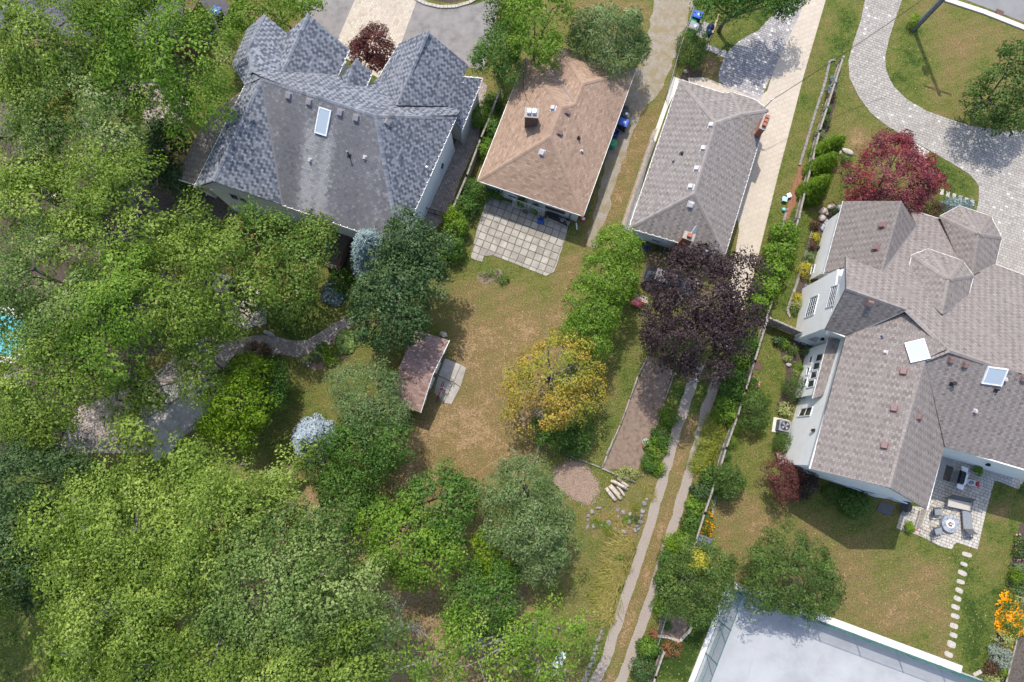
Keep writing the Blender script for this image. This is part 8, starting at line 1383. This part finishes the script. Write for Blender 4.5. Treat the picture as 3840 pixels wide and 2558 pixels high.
p = at('WB', 122, 270, 0.15); t = thing('watering_can', 'aqua watering can beside the stamped drive', 'watering can', (p.x, p.y, 0.02)); obj('vessel', MB().lathe((p.x, p.y, 0.02), [(0.14, 0), (0.16, 0.12), (0.12, 0.26), (0.05, 0.28)], 14), 'aqua_plastic', t); obj('spout', MB().tube([(p.x + 0.1, p.y, 0.1), (p.x + 0.32, p.y + 0.02, 0.32)], [0.03, 0.02], 6), 'aqua_plastic', t); obj('handle', MB().tube([(p.x - 0.1, p.y, 0.26), (p.x - 0.1, p.y + 0.12, 0.36), (p.x + 0.05, p.y + 0.14, 0.3)], 0.014, 5), 'white_plastic', t)
# hose reel, downspout shoe at the white wall
p = at('WB', 385, 1195); t = thing('hose_reel', 'grey hose reel standing in the wall bed', 'hose reel', (p.x, p.y, 0.01)); obj('drum', MB().tube([(p.x - 0.1, p.y, 0.3), (p.x + 0.12, p.y + 0.03, 0.3)], 0.2, 14), 'grey_plastic', t); mb = MB(); mb.tube([(p.x + 0.25*math.cos(k*0.5) + 0.1, p.y + 0.25*math.sin(k*0.5) + 0.1, 0.12 + 0.01*k) for k in range(26)], 0.02, 5); obj('hose', mb, 'grey_metal', t)
for s in (-0.13, 0.15): obj('stand', MB().beam((p.x + s, p.y, 0.01), (p.x + s, p.y, 0.32), 0.04), 'grey_plastic', t)
# lamp post, white table by the lane
p = at('BL', 512, 545); t = thing('lamp_post', 'slim black garden lamp post near the lane', 'lamp post', (p.x, p.y, 0)); obj('base', MB().lathe((p.x, p.y, 0), [(0.14, 0), (0.12, 0.1), (0.05, 0.14)], 10), 'rock', t); obj('pole', MB().tube([p, p + Vector((0, 0, 2.7))], 0.04, 8), 'black_metal', t); obj('collar', MB().lathe((p.x, p.y, 1.6), [(0.05, 0), (0.12, 0.05), (0.12, 0.15), (0.05, 0.2)], 10), 'black_metal', t); obj('lantern', MB().lathe((p.x, p.y, 2.6), [(0.06, 0), (0.14, 0.08), (0.16, 0.3), (0.1, 0.38), (0.02, 0.45)], 8), 'black_metal', t)
q = [at('BL', x, y, 0.7) for x, y in ((90, 770), (235, 840), (105, 1130), (-60, 1060))]; t = thing('garden_table', 'white garden table with scattered things below the yellow green tree', 'table', (q[0].x, q[0].y, 0)); obj('table_top', MB().prism(q, 0.68, 0.72), 'white_plastic', t)
for v_ in q: c_ = (q[0] + q[1] + q[2] + q[3]) / 4; l_ = v_.lerp(c_, 0.12); obj('leg', MB().box((l_.x, l_.y, 0), 0.05, 0.05, 0.68), 'white_plastic', t)
for k, (x, y, m_, lab) in enumerate([(130, 950, 'red_plastic', 'red toy on the white garden table'), (155, 925, 'aqua_plastic', 'aqua cup on the white garden table')]): p = at('BL', x, y, 0.72); single('table_toy', MB().lathe((p.x, p.y, 0.72), [(0.05, 0), (0.07, 0.1), (0.04, 0.1)], 10), m_, lab, 'toy')
a, b = at('B3', 290, 1240, 0.15), at('B3', 380, 1275, 0.15); single('timber_beam', MB().beam(a, b, 0.25, 0.3), 'wood_tan', 'short pale timber block under the open yellow green tree', 'timber')
# corrugated lean-to roofs
def corrugated(name, label, fr, pts, z0, z1, mat, ribs):
    q = [at(fr, pts[0][0], pts[0][1], z1), at(fr, pts[1][0], pts[1][1], z1), at(fr, pts[2][0], pts[2][1], z0), at(fr, pts[3][0], pts[3][1], z0)]; t = thing(name, label, 'shelter', (q[3].x, q[3].y, 0)); obj('roof', MB().hexa([v_ - Vector((0, 0, 0.03)) for v_ in q[::-1]] + q[::-1]), mat, t)
    for k in range(ribs): a, b = q[0].lerp(q[1], (k + 0.5)/ribs) + Vector((0, 0, 0.01)), q[3].lerp(q[2], (k + 0.5)/ribs) + Vector((0, 0, 0.01)); obj('rib', MB().tube([a, b], 0.05, 6), mat, t)
    for v_ in q: obj('post', MB().box((v_.x, v_.y, 0), 0.08, 0.08, v_.z - 0.03), 'wood_dark', t)
    return t
corrugated('lean_to', 'small brown corrugated lean-to roof beside the edge shrub', 'B2', [(290, 235), (360, 270), (310, 370), (240, 340)], 1.5, 1.9, 'rust_brown', 7); corrugated('lean_to', 'small blue grey corrugated roof beside the coneflowers', 'B3', [(1338, 655), (1428, 690), (1415, 755), (1320, 720)], 1.0, 1.2, 'roof_metal', 6)
p = at('B2', 215, 280); t = thing('water_barrel', 'blue grey rain barrel beside the brown lean-to', 'barrel', (p.x, p.y, 0)); obj('barrel', MB().lathe((p.x, p.y, 0), [(0.26, 0), (0.31, 0.3), (0.31, 0.6), (0.27, 0.88), (0.24, 0.88)], 16), 'roof_metal', t); obj('hoop', MB().lathe((p.x, p.y, 0.6), [(0.315, 0), (0.32, 0.02), (0.315, 0.04)], 16), 'black_metal', t)
# dark plank walkway at the right edge
t = thing('plank_walk', 'dark weathered plank walkway beside the orange flowers', 'walkway', at('FB', 700, 1300)); a0_, b0_ = at('FB', 690, 1100, 0.25), at('FB', 575, 1560, 0.25); rt = Vector((math.cos(R(-22)), math.sin(R(-22)), 0)); L_ = (b0_ - a0_).length; n_ = int(L_/0.15) + 14; e_ = (b0_ - a0_).normalized()
for k in range(n_): p = a0_ + e_ * (k*0.15); obj('plank', MB().beam(p, p + rt*2.4, 0.125, 0.035), 'wood_dark', t)
for s in (0, 1.0, 2.2): obj('rail', MB().beam(a0_ + rt*s + Vector((0, 0, 0.06 if s != 1.0 else -0.08)), b0_ + rt*s + e_*1.8 + Vector((0, 0, 0.06 if s != 1.0 else -0.08)), 0.1, 0.07), 'wood_grey', t)
for k in range(3): p = at('FB', 255 + k*27, 1490 - k*14); single('edging_block', MB().box((p.x, p.y, 0), 0.22, 0.26, 0.06, R(25)), 'step_stone', 'pale block at the court end of the right hand border', 'stone', 'pale blocks by the court corner')
# pole light by the garden path
a = at('HG', 1708, 255); t = thing('path_light', 'tall black path light beside the garden path', 'lamp post', (a.x, a.y, 0)); obj('pole', MB().tube([a, a + Vector((0, 0, 2.4))], 0.05, 8), 'black_metal', t); obj('head', MB().lathe((a.x, a.y, 2.35), [(0.06, 0), (0.14, 0.1), (0.12, 0.28), (0.03, 0.34)], 10), 'black_metal', t)
# blue seat on the red deck, pale chairs on the terrace
p = at('R6', 515, 345, 1.1); t = thing('deck_chair', 'blue moulded chair on the dark red deck', 'chair', (p.x, p.y, 0.71)); obj('seat', MB().lathe((p.x, p.y, 1.05), [(0.2, 0), (0.24, 0.06), (0.1, 0.05)], 12), 'blue_plastic', t); obj('backrest', MB().box((p.x - 0.1, p.y + 0.2, 1.1), 0.44, 0.06, 0.45, R(20)), 'blue_plastic', t)
for dx, dy in ((-.15, -.15), (.15, -.15), (.15, .15), (-.15, .15)): obj('leg', MB().box((p.x + dx, p.y + dy, 0.71), 0.04, 0.04, 0.36), 'blue_plastic', t)
# deck rail, pergola, pale deck and steps in the wooded garden
a, b = at('R6', 660, 330, 0.7), at('R6', 590, 500, 0.7); t = thing('deck_railing', 'dark railing along the edge of the red deck', 'railing', (a.x, a.y, 0.7)); obj('top_rail', MB().beam(a + Vector((0, 0, 0.95)), b + Vector((0, 0, 0.95)), 0.09, 0.05), 'deck_red', t)
for k in range(22): p = a.lerp(b, k/21); obj('baluster', MB().box((p.x, p.y, 0.7), 0.04, 0.04, 0.93), 'deck_red', t)
t = thing('timber_pergola', 'open timber pergola half hidden under the light green trees', 'pergola', at('R5', 720, 1080)); c4 = [at('R5', x, y, 2.4) for x, y in ((640, 900), (800, 960), (760, 1220), (560, 1180))]
for v_ in c4: obj('post', MB().box((v_.x, v_.y, 0), 0.14, 0.14, 2.4), 'wood_dark', t)
obj('beam', MB().beam(c4[0], c4[3], 0.1, 0.2), 'wood_dark', t); obj('beam', MB().beam(c4[1], c4[2], 0.1, 0.2), 'wood_dark', t)
for k in range(9): obj('rafter', MB().beam(c4[0].lerp(c4[3], k/8) + Vector((0, 0, 0.15)), c4[1].lerp(c4[2], k/8) + Vector((0, 0, 0.15)), 0.06, 0.12), 'wood_grey', t)
deck('timber_deck', 'R1', [(-120, 620), (60, 640), (220, 700), (200, 830), (60, 900), (-120, 880)], 0.35, 0.15, R(-20), 'deck_pale', 'pale bleached plank deck among the light green trees')
t = thing('garden_steps', 'pale timber garden steps under the light green trees', 'steps', at('R1', 300, 1080))
for k in range(6): a, b = at('R1', 255 + k*28, 955 + k*42, 0.1 + 0.02*k), at('R1', 205 + k*28, 1095 + k*42, 0.1 + 0.02*k); obj('tread', MB().beam(a, b, 0.3, 0.08), 'deck_pale', t)
for k, (x, y) in enumerate([(1300, 770), (1330, 820)]): p = at('R5', x, y, 0.4); mb = MB(); mb.rock((p.x, p.y, 0.2), 0.3, 0.35, 0.3, 140 + k); single('terrace_planter_stone', mb, 'step_stone', ('upright pale stone' if k else 'tilted pale stone') + ' beside the paved terrace', 'rock', None, True)
# dropped leaves and clover flowers in the turf
K = 5200; pt = np.stack([rng.uniform(-16, 36, K * 2), rng.uniform(-19, 36, K * 2)], 1); c3 = np.concatenate([pt, 0.012 + 0.01 * rng.random((K * 2, 1))], 1)
okm = np.zeros(len(pt), bool)
for fr, pts, val, fe in ZONES: okm |= inside(poly_d(fr, pts), pt)
c3 = c3[okm]; K = len(c3); me = leaves_mesh('fallen_leaves', c3, unit(rng.normal(0, 0.3, (K, 3)) + np.array([0, 0, 1.0])), rng.normal(0, 1, (K, 3)), 0.05 + 0.09 * rng.random(K), 0.04 + 0.05 * rng.random(K), rng.random(K), 'leaf_straw'); o = bpy.data.objects.new('fallen_leaves', me); COL.objects.link(o); tag(o, 'dry fallen leaves scattered over the lawns', 'leaves', None, 'stuff')
